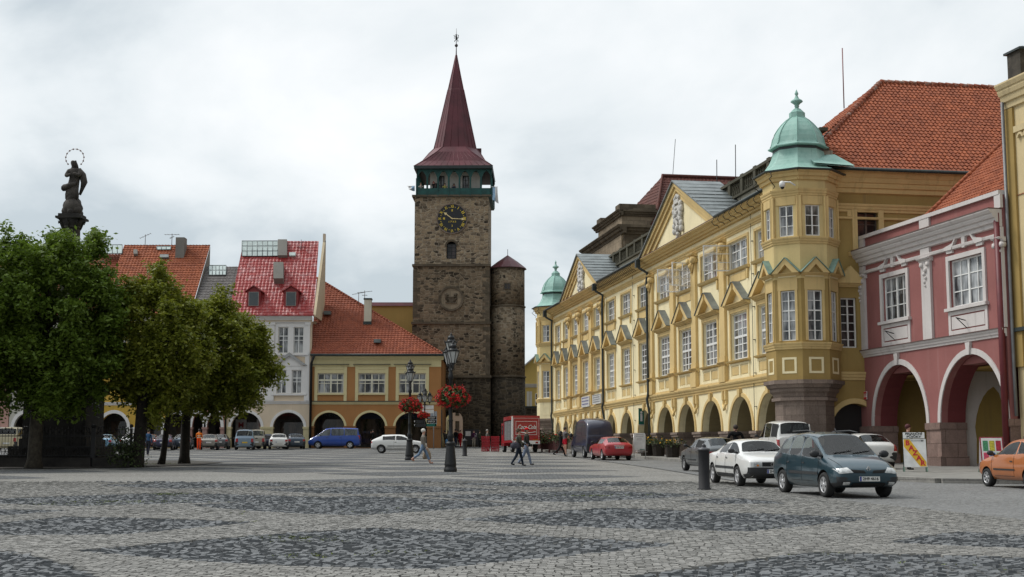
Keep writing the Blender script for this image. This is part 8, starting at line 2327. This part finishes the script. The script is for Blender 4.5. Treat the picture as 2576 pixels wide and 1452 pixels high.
def board(name, label, px0, px1, py0, py1, mat_, txt=None, tmat=None, grp='direction boards on the far lamp', arrow=None):
 Y = l3y - .12
 a, b = at(px0, py1, Y), at(px1, py0, Y)
 s = thing(name, label, 'sign', ((a.x + b.x) / 2, Y, (a.z + b.z) / 2), 0, grp)
 w, h_ = (b.x - a.x) / 2, (b.z - a.z) / 2
 m = MB(); m.box(-w, w, 0, .04, -h_, h_); m.build('plate', mat_, s)
 if txt: lettering('lettering', txt, h_ * 1.5, tmat, s, text_matrix(0, -.008, 0), .003, width=w * 1.35)
 if arrow:
  m = MB(); m.lathe([(h_ * .7, -.012), (h_ * .7, 0)], 12, M=Matrix.Translation((arrow * w * .85, 0, 0)) @ Matrix.Rotation(R(90), 4, 'X')); m.build('arrow_dot', M['sign_white'], s)
for n_, (y0, y1) in enumerate(((1020, 1029), (1030.5, 1039.5))):
 board('direction_sign', ('upper' if n_ == 0 else 'lower') + ' white arrow board right of the far lamp post', 1070, 1091, y0, y1, M['sign_white'])
 board('direction_sign', ('upper' if n_ == 0 else 'lower') + ' short white board left of the far lamp post', 1062, 1067, y0, y1, M['sign_white'])
board('direction_sign', 'black direction board lettered BIOGRAF on the right of the far lamp', 1073, 1098, 1047.5, 1055, M['sign_black'], 'BIOGRAF', M['sign_white'], arrow=1)
board('direction_sign', 'black direction board under the BIOGRAF board', 1073, 1098, 1056.5, 1064.5, M['sign_black'], 'INFO', M['sign_white'], arrow=1)
board('direction_sign', 'green direction board lowest on the right of the far lamp', 1073, 1098, 1066, 1073, M['sign_green'], None, None, arrow=1)
board('direction_sign', 'black direction board upper left of the far lamp', 1043, 1065, 1056.5, 1064.5, M['sign_black'], None, None, arrow=-1)
board('direction_sign', 'black direction board lower left of the far lamp with green end', 1043, 1065, 1066, 1074, M['sign_black'], None, None, arrow=-1)
# traffic sign seen from the back
gx_ = at(1091, 1100, 130).x
t = thing('road_sign', 'grey pole with a rectangular sign seen from behind at the corner of the orange house', 'sign', (gx_, 130, gz(130)))
m = MB(); m.tube([(0, 0, 0), (0, 0, at(1091, 1034, 130).z - gz(130))], .045, 6); m.build('pole', M['iron_grey'], t)
m = MB(); m.box(at(1082.5, 1050, 130).x - gx_, at(1099, 1050, 130).x - gx_, .05, .09, at(1091, 1067, 130).z - gz(130), at(1091, 1035, 130).z - gz(130)); m.build('panel', plain('bare_aluminium', (0.30, 0.33, 0.36), 0.4, .4), t)
# bollards
def bollard(label, x, y, h, r):
 t = thing('bollard', label, 'bollard', (x, y, gz(y)), 0, 'iron bollards along the road')
 m = MB(); m.lathe([(r * 1.25, -.02), (r * 1.25, .03), (r, .05), (r, h * .83), (r * 1.04, h * .84)], 18); m.build('post', plain('bollard_iron', (0.012, 0.012, 0.014), 0.75, 0, var=.3), t)
 m = MB(); m.lathe([(r * 1.12, h * .84), (r * 1.14, h * .865), (r * .95, h * .89), (r * .5, h * .905), (r * .42, h * .93), (r * .5, h * .94), (.01, h)], 18); m.build('cap', plain('worn_cap_iron', (0.07, 0.07, 0.075), 0.4, .5), t)
b1, b2 = gnd(1772, 1232), gnd(1169, 1147)
bollard('near black iron bollard beside the white saloon', b1.x, b1.y, 1.28, .157)
bollard('far black iron bollard right of the tall lamp post', b2.x, b2.y, 1.18, .15)
t = thing('guard_stone', 'yellowish worn guard stone at the foot of the gate arch', 'stone', (at(1108, 1100, 141.2).x, 141.2, gz(141)))
m = MB(); m.lathe([(.42, -.1), (.38, .6), (.3, 1.2), (.16, 1.55), (.05, 1.6)], 10); m.build('stone', plain('yellow_stone', (0.24, 0.19, 0.09), 0.9, var=.25), t)
t = thing('notice_board', 'black notice board with white sheets at the foot of the tower', 'sign', (at(1186, 1100, 147).x, 147, gz(147)))
m = MB(); xa, xb = at(1167, 1100, 147).x - t.location.x, at(1205, 1100, 147).x - t.location.x; z0, z1 = at(1186, 1119, 147).z - gz(147), at(1186, 1080, 147).z - gz(147)
m.box(xa, xb, 0, .2, z0, z1); m.build('board', M['sign_black'], t)
for a, b, c_, d_ in ((1171, 1184, 1085, 1097), (1192, 1199, 1090, 1100)):
 m = MB(); m.box(at(a, 1100, 147).x - t.location.x, at(b, 1100, 147).x - t.location.x, -.02, 0, at(1186, d_, 147).z - gz(147), at(1186, c_, 147).z - gz(147)); m.build('sheet', M['sign_white'], t)
for x in (xa + .1, xb - .1):
 m = MB(); m.box(x - .05, x + .05, .03, .15, -.05, z0); m.build('leg', M['sign_black'], t)
# crates
M['crate_red'] = plain('red_crate_plastic', (0.34, 0.008, 0.018), 0.45, var=.15)
def crate_mesh():
 m = MB(); w, d, h_ = .325, .21, .185
 m.box(-w, w, -d, d, 0, .02)
 for s in (-1, 1):
  m.box(-w, w, s * d - .012, s * d + .012, .022, .085); m.box(-w, w, s * d - .012, s * d + .012, .13, h_)
  m.box(s * w - .012, s * w + .012, -d + .013, d - .013, .022, .085); m.box(s * w - .012, s * w + .012, -d + .013, d - .013, .14, h_)
  for q in (-1, 0, 1): m.box(q * .3 - .02, q * .3 + .02, s * d - .010, s * d + .010, .085, .13)
 for q in (-.11, .11): m.box(q - .006, q + .006, -d + .02, d - .02, .03, .18)
 return m.mesh('crate', M['crate_red'])
cm = crate_mesh(); cx0 = at(1233, 1100, 113.5)
for si, (ox, oy) in enumerate(((-.37, 0), (.39, 0.08), (-.35, .52), (.42, .6))):
 stack = ('left front', 'right front', 'left rear', 'right rear')[si]
 for j in range(6):
  o = link('drinks_crate', cm, None, (cx0.x + ox + random.uniform(-.02, .02), 113.5 + oy, gz(113.5) + .005 + j * .207), random.uniform(-.04, .04))
  tag(o, 'red drinks crate, %s of the %s stack beside the truck' % (('lowest', 'second from bottom', 'third from bottom', 'third from top', 'second from top', 'topmost')[j], stack), 'crate', 'red drinks crates stacked beside the truck')
# A boards
def rot_board(s, w, zlo, zhi, foot, mat_, back_m):
 """two leaning panels; returns the matrix of the front panel (x right, z up along the panel)"""
 an = math.atan2(foot, zhi)
 Mf = Matrix.Translation((0, -foot, 0)) @ Matrix.Rotation(-an, 4, 'X'); Mb = Matrix.Translation((0, foot, 0)) @ Matrix.Rotation(an, 4, 'X')
 m = MB(); m.box(-w, w, -.015, .015, zlo, zhi, M=Mf); m.build('front_panel', mat_, s)
 m = MB(); m.box(-w, w, -.015, .015, zlo, zhi, M=Mb); m.build('back_panel', back_m, s)
 for Mx in (Mf, Mb):
  for q in (-1, 1):
   m = MB(); m.box(q * w - .02, q * w + .02, -.02, .02, 0, zlo, M=Mx); m.build('leg', M['sign_frame'], s)
 return Mf
M['sign_frame'] = plain('pale_green_frame', (0.16, 0.24, 0.19), 0.5)
s = thing('sandwich_board', 'white sandwich board with yellow diagonal stripe lettered BAZAR under the pink arcade', 'sign', (14.72, 51.2, gz(51.2) + .146), R(-12))
Mf = rot_board(s, .40, .17, 1.22, .30, M['sign_white'], plain('dark_green_board', (0.015, 0.04, 0.03), 0.6))
m = MB(); m.prism([(-.38, 1.20), (-.17, 1.20), (.38, .36), (.38, .19), (.16, .19), (-.38, .93)], -.021, -.016, M=Mf); m.build('yellow_stripe', plain('yellow_stripe', (0.62, 0.36, 0.01), 0.5), s)
M['sign_red'] = plain('red_letters', (0.42, 0.01, 0.015), 0.5)
for i, ch_ in enumerate('BAZAR'):
 lettering('lettering', ch_, .25, M['sign_red'], s, Mf @ text_matrix(-.25 + i * .125, -.024, 1.06 - i * .187), .002, bold=.012)
m = MB(); m.box(-.13, .26, -.022, -.016, 1.14, 1.152, M=Mf); m.prism([(.24, 1.115), (.34, 1.146), (.24, 1.177)], -.022, -.016, M=Mf); m.build('arrow', M['ink'], s)
m = MB(); m.box(-.40, .36, -.04, -.015, 1.235, 1.46, M=Mf); m.build('top_plate', M['sign_white'], s)
lettering('lettering', 'FINANČNÍ', .105, M['ink'], s, Mf @ text_matrix(-.02, -.044, 1.40), .002, width=.60, bold=.004)
lettering('lettering', 'PŮJČKY', .105, M['ink'], s, Mf @ text_matrix(-.02, -.044, 1.29), .002, width=.52, bold=.004)
s = thing('sandwich_board', 'red framed sandwich board with six coloured posters behind the orange car', 'sign', (17.25, 50.4, gz(50.4) + .146), R(-8))
Mf = rot_board(s, .40, .12, 1.30, .34, plain('red_frame', (0.25, 0.012, 0.03), 0.4), plain('red_frame', (0.25, 0.012, 0.03), 0.4))
m = MB(); m.box(-.36, .36, -.02, -.015, .18, 1.26, M=Mf); m.build('white_sheet', M['sign_white'], s)
m = MB(); m.add([(-.40, -.31, .12), (-.40, .31, .12), (-.40, 0.0, 1.28)], [(0, 1, 2)]); m.build('side_flap', plain('grey_flap', (0.30, 0.29, 0.30), 0.6), s)
for j, row in enumerate((((0.05, 0.22, 0.10), (0.42, 0.36, 0.03), (0.33, 0.01, 0.03)), ((0.5, 0.05, 0.10), (0.02, 0.10, 0.28), (0.08, 0.22, 0.08)))):
 for i, col in enumerate(row):
  m = MB(); m.box(-.31 + i * .225, -.13 + i * .225, -.026, -.02, .78 - j * .44, 1.16 - j * .44, M=Mf); m.build('poster', plain('poster_colour', col, 0.5, var=.3, scale=18), s)
# upright advertising frame beside the red coupe
s = thing('advertising_board', 'white advertising board with a round picture on a silver stand beside the red coupe', 'sign', (7.35, 80.6, gz(80.6) + .02), R(-6))
m = MB()
for x in (-.33, .33): m.tube([(x, .02, 0), (x, .02, 1.42)], .02, 5)
m.tube([(-.33, .02, .42), (.45, .02, .42)], .014, 5); m.build('stand', M['silver'], s)
m = MB(); m.box(-.31, .31, -.02, .01, .50, 1.50); m.build('panel', M['sign_white'], s)
m = MB(); m.lathe([(.17, -.026), (.17, -.02)], 20, M=Matrix.Translation((0, 0, .82)) @ Matrix.Rotation(R(90), 4, 'X') @ Matrix.Identity(4)); m.build('round_picture', plain('food_picture', (0.20, 0.06, 0.05), 0.5, var=.7, scale=9), s)
m = MB(); m.box(0, .28, -.024, -.02, .54, .58); m.build('green_line', M['sign_green'], s)
for z, w in ((1.40, .2), (1.30, .22), (1.20, .14), (1.11, .16)):
 m = MB(); m.box(-w, w, -.024, -.02, z - .012, z + .012); m.build('text_line', plain('grey_print', (0.25, 0.22, 0.25), 0.5), s)
# banners on the palace
for lab, s0, s1, yt, yb, col, rows in (('white banner with blue print under the palace windows, farther one', 1853, 1877, 1267, 1299.5, (0.12, 0.11, 0.25), 3), ('white banner with grey print under the palace windows, nearer the drainpipe', 1887.5, 1914, 1260, 1290, (0.2, 0.2, 0.2), 4)):
 xa = CF.X(s0 / 1.267, -.3); xb = CF.X(s1 / 1.267, -.3); z1 = CF.px(s0 / 1.267, yt / 1.267, -.3)[1]; z0 = CF.px(s0 / 1.267, yb / 1.267, -.3)[1]
 b = thing('banner', lab, 'banner', CF.world((xa + xb) / 2, -.3, z0), CF.rot, 'white banners on the palace front')
 w = (xb - xa) / 2; hh = z1 - z0
 m = MB(); m.box(-w, w, -.02, .1, 0, hh); m.build('sheet', M['sign_white'], b)
 mk = plain('banner_print', col, 0.6)
 for j in range(rows):
  m = MB(); z = hh * (1 - (j + .7) / (rows + .4)); x = -w * .85
  while x < w * .8:
   l = random.uniform(.12, .3); m.box(x, min(x + l, w * .85), -.026, -.02, z, z + hh * .13); x += l + .07
  tag(m.build('print_row', mk, b), kind='stuff')
# information sign hanging in the arcade
cxp = CF.px(1626, 1048, .2); s = thing('information_sign', 'narrow green information sign with a white letter i hanging in the palace arcade', 'sign', CF.world(cxp[0], -.15, cxp[1]), CF.rot + R(90))
m = MB(); m.box(-.18, .18, -.03, .03, -.52, .52); m.build('box', M['sign_green'], s)
lettering('lettering', 'i', .95, M['sign_white'], s, text_matrix(0, -.036, 0.0), .004, bold=.03)
m = MB(); m.box(-.19, .19, -.035, .035, .52, .56); m.box(-.19, .19, -.035, .035, -.58, -.52); m.build('frame', M['silver'], s)
# planters with yellow flowers
def foliage(n, size, spread, seed, mat_, nm, parent, z0=0.0):
 rg = np.random.default_rng(seed); P = rg.normal(0, .42, (n, 3)) * np.array(spread) + np.array([0, 0, z0])
 a = rg.normal(size=(n, 3)); a /= np.linalg.norm(a, axis=1)[:, None]; b = np.cross(a, rg.normal(size=(n, 3))); b /= np.linalg.norm(b, axis=1)[:, None]
 s_ = size * rg.uniform(.6, 1.3, n)[:, None]
 V = np.stack([P - a * s_ - b * s_ * .5, P + a * s_ - b * s_ * .5, P + a * s_ + b * s_ * .5, P - a * s_ + b * s_ * .5], 1).reshape(-1, 3)
 tag(link(nm, np_mesh(nm, V, np.arange(n * 4).reshape(-1, 4), mat_), parent), kind='stuff')
M['yellow_flower'] = plain('yellow_blossom', (0.62, 0.34, 0.01), 0.7, var=.3); M['planter_leaf'] = plain('planter_leaf', (0.04, 0.06, 0.015), 0.8, var=.4)
M['planter_wood'] = plain('dark_planter_boards', (0.022, 0.016, 0.011), 0.85, var=.4, scale=8)
for i, (x, y, lab) in enumerate(((8.15, 84.6, 'dark wooden tub with yellow flowers, left of three along the palace'), (8.75, 83.6, 'dark wooden tub with thin flowers, middle of three along the palace'), (9.15, 79.8, 'dark wooden tub with yellow flowers nearest the grey hatchback'))):
 t = thing('flower_tub', lab, 'planter', (x, y, gz(y) + .146), .3 * i, 'wooden flower tubs on the pavement')
 m = MB(); m.lathe([(.36, -.02), (.42, .62), (.45, .62), (.45, .70), (.36, .70), (.34, .6)], 8, smooth=False); m.build('tub', M['planter_wood'], t)
 foliage(260, .05, (.75, .75, .3), 20 + i, M['planter_leaf'], 'leaves', t, .80); foliage(30 if i != 1 else 10, .05, (.8, .8, .25), 30 + i, M['yellow_flower'], 'blossoms', t, .92)
# cafe terrace fence with plants beyond the truck
for i in range(4):
 y = 112.5 - i * 3.3; x = at(1352 + i * 19, 1100, y).x + .05
 t = thing('terrace_fence', ('dark red terrace fence panel with planting, first from the truck', 'dark red terrace fence panel, second from the truck', 'dark red terrace fence panel, third from the truck', 'dark red terrace fence panel nearest the blue van')[i], 'fence', (x, y, gz(y) + .1), CF.rot + R(8), 'terrace fence panels')
 m = MB(); m.box(-.95, .95, -.03, .03, .12, .85)
 for k_ in range(-4, 5): m.box(k_ * .22 - .02, k_ * .22 + .02, -.05, -.031, .1, .9)
 for k_ in (-.9, .9): m.box(k_ - .05, k_ + .05, -.05, .05, -.1, 1.0)
 m.build('boards', plain('dark_red_boards', (0.055, 0.012, 0.010), 0.7, var=.35), t)
 tp = thing('planting', ('green and red plants behind the first terrace panel', 'trailing plants behind the second terrace panel', 'low plants behind the third terrace panel', 'pale green shrub behind the last terrace panel')[i], 'plant', (x + .2, y + .3, gz(y) + 1.0), 0, 'plants on the terrace fence')
 foliage(320, .07, (1.1, .5, .5), 50 + i, M['planter_leaf'], 'leaves', tp, .1); foliage(40, .05, (1.1, .5, .4), 60 + i, M['geranium'], 'blossoms', tp, .15)
# ------------------------------------------------------------------ the plague column and its fence
M['statue'] = plain('dark_weathered_sandstone', (0.055, 0.048, 0.042), 0.9, var=.45, scale=3)
M['column_dark'] = plain('sooty_stone', (0.032, 0.029, 0.026), 0.9, var=.4, scale=2)
CYY = 66.0; cpx = at(181, 560, CYY)
col = thing('monument_column', 'tall stone column monument with a dark figure under a ring of stars, rising behind trees', 'monument', (cpx.x, CYY, gz(CYY)))
def cz(py): return at(181, py, CYY).z - gz(CYY)
m = MB(); m.box(-2.3, 2.3, -2.3, 2.3, -.1, .5); m.box(-1.9, 1.9, -1.9, 1.9, .5, .9); m.build('steps', M['column_dark'], col)
m = MB(); m.box(-1.45, 1.45, -1.45, 1.45, .9, 3.4); m.box(-1.65, 1.65, -1.65, 1.65, 3.4, 3.7); m.box(-1.55, 1.55, -1.55, 1.55, .9, 1.25); m.box(-.85, .85, -.85, .85, 3.7, 5.0); m.build('pedestal', M['column_dark'], col)
m = MB(); zc = cz(572); m.lathe([(.55, 5.0), (.6, 5.3), (.45, 5.5), (.44, 7.5), (.40, zc - .1), (.46, zc), (.42, zc + .05)], 18); m.build('shaft', M['statue'], col)
m = MB(); m.lathe([(.42, zc - .1), (.48, zc + .1), (.60, cz(553))], 14)
for k_ in range(8):
 a = k_ * PI / 4; m.tube([(.42 * math.cos(a), .42 * math.sin(a), zc - .1), (.55 * math.cos(a), .55 * math.sin(a), zc + .22), (.66 * math.cos(a), .66 * math.sin(a), zc + .3), (.62 * math.cos(a), .62 * math.sin(a), zc + .2)], .05, 5)
m.box(-.62, .62, -.62, .62, cz(553), cz(548)); m.box(-.52, .52, -.52, .52, cz(548) + .001, cz(541)); m.build('capital', M['column_dark'], col)
# figure: one continuous skinned body on a cloud and globe
z0 = cz(541); zt = cz(400); Hs = zt - z0
m = MB()
for q in range(26):
 a = q * 2.4; rr_ = .42 - .012 * q; zz_ = z0 + .05 + .034 * q
 m.ball((rr_ * .8 * math.cos(a), rr_ * .8 * math.sin(a), zz_), .20 + .05 * math.sin(q * 1.7), 8, 6)
m.lathe([(.34, z0), (.44, z0 + .15), (.46, z0 + .45), (.30, z0 + .8)], 14); m.build('cloud_base', M['statue'], col)
V = [(-.02, 0, z0 + .75), (-.10, 0, z0 + Hs * .42), (.0, 0, z0 + Hs * .56), (.08, 0, z0 + Hs * .68), (.05, 0, z0 + Hs * .78), (-.0, 0, z0 + Hs * .84), (-.03, -.02, z0 + Hs * .875), (-.06, -.04, z0 + Hs * .925), (-.05, -.03, z0 + Hs * .975),
     (-.22, -.1, z0 + Hs * .77), (-.3, -.28, z0 + Hs * .67), (-.02, -.36, z0 + Hs * .70), (.30, -.05, z0 + Hs * .77), (.34, -.25, z0 + Hs * .68), (.06, -.38, z0 + Hs * .72), (.12, .05, z0 + .7), (.12, 0, z0 + Hs * .4)]
E = [(0, 1), (1, 2), (2, 3), (3, 4), (4, 5), (5, 6), (6, 7), (7, 8), (4, 9), (9, 10), (10, 11), (4, 12), (12, 13), (13, 14), (15, 16), (16, 2)]
RD = [.26, .27, .27, .24, .2, .09, .085, .13, .09, .12, .10, .07, .13, .11, .07, .22, .2]
me = bpy.data.meshes.new('figure'); me.from_pydata(V, E, []); tmp = bpy.data.objects.new('tmp', me); C.objects.link(tmp); tmp.modifiers.new('k', 'SKIN')
for i, r in enumerate(RD): me.skin_vertices[0].data[i].radius = (r, r); me.skin_vertices[0].data[i].use_root = i == 2
tmp.modifiers.new('s', 'SUBSURF').levels = 2
bpy.context.view_layer.update()
out = bpy.data.meshes.new_from_object(tmp.evaluated_get(bpy.context.evaluated_depsgraph_get())); bpy.data.objects.remove(tmp)
out.materials.clear(); out.materials.append(M['statue'])
for p in out.polygons: p.use_smooth = True
link('figure', out, col)
m = MB()   # folds of the robe and the cloak blown to the right
for q in range(16):
 x = -.30 + .042 * q; m.tube([(x * .8, -.22, z0 + .75), (x * .9 + .02 * math.sin(q), -.30 + abs(x) * .25, z0 + Hs * .35), (x * .7, -.26 + abs(x) * .3, z0 + Hs * .55)], [.06, .045, .03], 5)
m.tube([(.22, .05, z0 + Hs * .82), (.40, .05, z0 + Hs * .72), (.50, .05, z0 + Hs * .58), (.42, .05, z0 + Hs * .48), (.30, .08, z0 + Hs * .36)], [.1, .17, .16, .1, .06], 8)
m.tube([(-.34, -.1, z0 + Hs * .52), (-.40, -.15, z0 + Hs * .47), (-.1, -.3, z0 + Hs * .50), (.25, -.25, z0 + Hs * .56)], [.1, .17, .13, .07], 8)
m.tube([(-.02, .08, z0 + Hs * .97), (.05, .1, z0 + Hs * .9), (.12, .05, z0 + Hs * .82)], [.09, .10, .1], 7); m.build('drapery', M['statue'], col)
hz_ = cz(397); hr = .44
m = MB(); m.tube([(hr * math.cos(a), .05, hz_ + hr * math.sin(a)) for a in np.linspace(-PI / 2 + .75, 3 * PI / 2 - .75, 30)], .012, 4); halo = m.build('halo', plain('rusty_halo', (0.20, 0.11, 0.09), 0.6), col)
for k_ in range(12):
 a = -PI / 2 + .8 + k_ * (2 * PI - 1.6) / 11; m = MB(); m.ball((hr * math.cos(a), .05, hz_ + hr * math.sin(a)), .042, 7, 5); m.build('star', plain('rusty_star', (0.22, 0.13, 0.11), 0.6), halo)
# iron fence on a stone kerb
def iron_fence(label, xa, xb, y):
 t = thing('iron_fence', label, 'fence', ((xa + xb) / 2, y, gz(y)), 0, 'iron fence around the column')
 w = (xb - xa) / 2
 m = MB(); m.box(-w, w, -.18, .18, -.1, .42); m.build('stone_kerb', M['column_dark'], t)
 m = MB(); m.box(-w, w, -.02, .02, .50, .54); m.box(-w, w, -.022, .022, 1.38, 1.43); m.box(-w, w, -.022, .022, .90, .93); m.build('rail', M['iron'], t)
 m = MB(); n = int(2 * w / .135)
 for i in range(n + 1):
  x = -w + 2 * w * i / n
  m.tube([(x, 0, .42), (x, 0, 1.55 + .12 * (i % 2))], .012, 4); m.lathe([(.02, 1.55 + .12 * (i % 2)), (.03, 1.60 + .12 * (i % 2)), (.002, 1.72 + .12 * (i % 2))], 5, (x, 0))
 tag(m.build('bars', M['iron'], t), kind='stuff')
 m = MB()
 for i in range(int(2 * w / .5)):
  x = -w + .25 + i * .5
  for s in (-1, 1): m.tube([(x + s * (.02 + .11 * (1 - math.cos(q))), -.015, .72 + .14 * math.sin(q) * s) for q in np.linspace(0, 4.6, 12)], .011, 4)
 tag(m.build('scrolls', M['iron'], t), kind='stuff')
 for x in (-w, w):
  m = MB(); m.box(x - .05, x + .05, -.05, .05, -.1, 1.75); m.ball((x, 0, 1.85), .09, 8, 6)
  for s in (-1, 1): m.tube([(x, 0, 1.45), (x + s * .22, 0, 1.6), (x + s * .3, 0, 1.8), (x + s * .42, 0, 1.84)], .018, 4)
  m.build('post', M['iron'], t)
fy = 63.6
fx = [at(px, 1100, fy).x for px in (-40, 82, 238, 330)]
iron_fence('black iron fence bay at the far left below the big tree', fx[0], fx[1], fy)
iron_fence('black iron fence bay hidden in the shade before the pedestal', fx[1] + .1, fx[2] - .1, fy)
iron_fence('black iron fence bay right of the pedestal with the light blue car behind', fx[2], fx[3], fy)

# ------------------------------------------------------------------ trees
def leaf_mat(name, c1, c2, c3):
 m, t, b = material(name)
 g = t.nodes.new('ShaderNodeNewGeometry')
 c = mixc(t, g.outputs['Random Per Island'], c1, c2)
 c = mixc(t, maprange(t, noise(t, 0.9, 3), 0.45, 0.65), c, c3)
 t.links.new(c, b.inputs['Base Color']); b.inputs['Roughness'].default_value = 0.55; b.inputs['Specular IOR Level'].default_value = 0.35
 tr = t.nodes.new('ShaderNodeBsdfTranslucent'); t.links.new(c, tr.inputs[0])
 mx_ = t.nodes.new('ShaderNodeMixShader'); mx_.inputs[0].default_value = 0.35
 t.links.new(b.outputs[0], mx_.inputs[1]); t.links.new(tr.outputs[0], mx_.inputs[2]); t.links.new(mx_.outputs[0], t.nodes['Material Output'].inputs[0])
 return m
M['leaf_dark'] = leaf_mat('dark_linden_leaf', (0.085, 0.14, 0.016), (0.16, 0.235, 0.03), (0.11, 0.18, 0.02))
M['leaf_lime'] = leaf_mat('yellowish_linden_leaf', (0.12, 0.15, 0.014), (0.25, 0.26, 0.03), (0.17, 0.20, 0.02))
M['bark'] = plain('dark_bark', (0.022, 0.018, 0.014), 0.95, var=.4, scale=6)
def tree(label, x, y, trunk_r, lean, crown, leaf_m, seed, nclump=240, per=230, trunk_m=None, group='linden trees around the column'):
 """crown: (dx, dz centre, rx, rz, ry) relative to the trunk foot"""
 rg = np.random.default_rng(seed); rr = random.Random(seed)
 t = thing('linden_tree', label, 'tree', (x, y, gz(y)), 0, group)
 dx, zc, rx_, rz_, ry_ = crown
 m = MB(); zt = zc - rz_ * .45
 pts = [(0, 0, -.1), (lean * .25, 0, .4), (lean * .6, .05, zt * .6), (lean, 0, zt), (lean * .5 + dx * .5, 0, zc), (dx, 0, zc + rz_ * .7)]
 m.tube(pts, [trunk_r * 1.45, trunk_r * 1.05, trunk_r * .92, trunk_r * .8, trunk_r * .5, .03], 10); m.build('trunk', trunk_m or M['bark'], t)
 # clumps: points spread through a lumpy ellipsoid, denser towards its surface
 cl = []
 while len(cl) < nclump:
  u = rg.normal(size=3); u /= np.linalg.norm(u)
  lump = 1 + .12 * math.sin(3.1 * u[0] + seed) * math.cos(2.7 * u[2] + 2 * seed) + .07 * math.sin(7 * u[0] + 5 * u[1] + seed) + .07 * math.sin(9 * u[2] - 4 * u[0] + 3 * seed)
  r = rg.uniform(.30, 1.0) ** .42 * lump
  if u[2] < -.35: r *= .88
  cl.append(u * r * np.array([rx_, ry_, rz_]) + np.array([dx, 0, zc]))
 cl = np.array(cl)
 m = MB()
 for i in range(16):
  c = cl[rr.randrange(len(cl))]; s_ = Vector((lean + (dx - lean) * .3, 0, zt + rr.uniform(-.2, rz_ * .7))); c = Vector(c)
  mid = s_.lerp(c, .5) + Vector((0, 0, .25))
  m.tube([s_, mid, c], [trunk_r * .33, trunk_r * .2, .02], 5)
 m.build('limbs', trunk_m or M['bark'], t)
 Ps = []; Ds = []
 for c in cl:
  out_ = c - np.array([dx, 0, zc]); out_ = out_ / (np.linalg.norm(out_) + 1e-6)
  n = int(per * rg.uniform(.6, 1.35)); sz = rg.uniform(.34, .62)
  # every clump is a few drooping twigs
  for _ in range(5):
   d = out_ * .8 + rg.normal(0, .55, 3); d[2] -= .15; d /= np.linalg.norm(d)
   k_ = n // 5; s_ = rg.uniform(0, 1, k_)
   p = c + d * (s_ * sz * 1.5)[:, None] + rg.normal(0, .10, (k_, 3)); p[:, 2] -= .30 * (s_ * sz * 1.5) ** 2
   Ps.append(p)
 P = np.concatenate(Ps); n = len(P)
 a = rg.normal(size=(n, 3)); a[:, 2] = a[:, 2] * .5 - .35; a /= np.linalg.norm(a, axis=1)[:, None]
 nrm = rg.normal(size=(n, 3)) * .55 + np.array([0, 0, .9]); b = np.cross(a, nrm); b /= np.linalg.norm(b, axis=1)[:, None] + 1e-9
 s_ = rg.uniform(.07, .13, n)[:, None]
 V = np.stack([P, P + a * s_ + b * s_ * .55, P + a * s_ * 2.0, P + a * s_ - b * s_ * .55], 1).reshape(-1, 3)
 link('crown', np_mesh('crown', V, np.arange(n * 4).reshape(-1, 4), leaf_m), t)
 return t
def foot(px, py): g = gnd(px, py); return g.x, g.y
x, y = foot(84, 1178); tree('big dark green linden at the left in front of the column', x, y, .30, .1, (.45, 6.45, 3.15, 4.15, 2.9), M['leaf_dark'], 3, 470, 190, plain('mossy_bark', (0.05, 0.042, 0.030), 0.95, var=.4, scale=6))
x, y = foot(-95, 1180); tree('dark green linden cut off by the left edge', x, y, .3, .1, (.2, 6.4, 3.4, 4.2, 3.2), M['leaf_dark'], 5, 320, 180)
x, y = foot(343, 1175); tree('yellow green linden with the thick left trunk', x, y, .27, .25, (.6, 5.55, 2.15, 3.0, 2.3), M['leaf_lime'], 8, 250, 190)
x, y = foot(404, 1169); tree('slim leaning linden between two thicker trunks', x, y, .15, .45, (.7, 4.9, 1.9, 2.6, 1.9), M['leaf_lime'], 13, 150, 180)
x, y = foot(463, 1167); tree('broad yellow green linden nearest the white and cream house', x, y, .24, .05, (1.55, 5.35, 2.45, 2.8, 2.4), M['leaf_lime'], 21, 300, 190)
# hedge beside the fence
hd = thing('shrub', 'dark low shrub against the thick left trunk at the end of the iron fence', 'shrub', (at(318, 1150, 63.5).x, 63.5, gz(63.5)))
m = MB()
for q in range(7): m.tube([(0, 0, 0), (.2 * math.cos(q), .2 * math.sin(q), .5), (.45 * math.cos(q), .4 * math.sin(q), 1.0)], .02, 4)
m.build('stems', M['bark'], hd); foliage(1300, .05, (.95, .7, 1.0), 77, M['planter_leaf'], 'leaves', hd, .65)
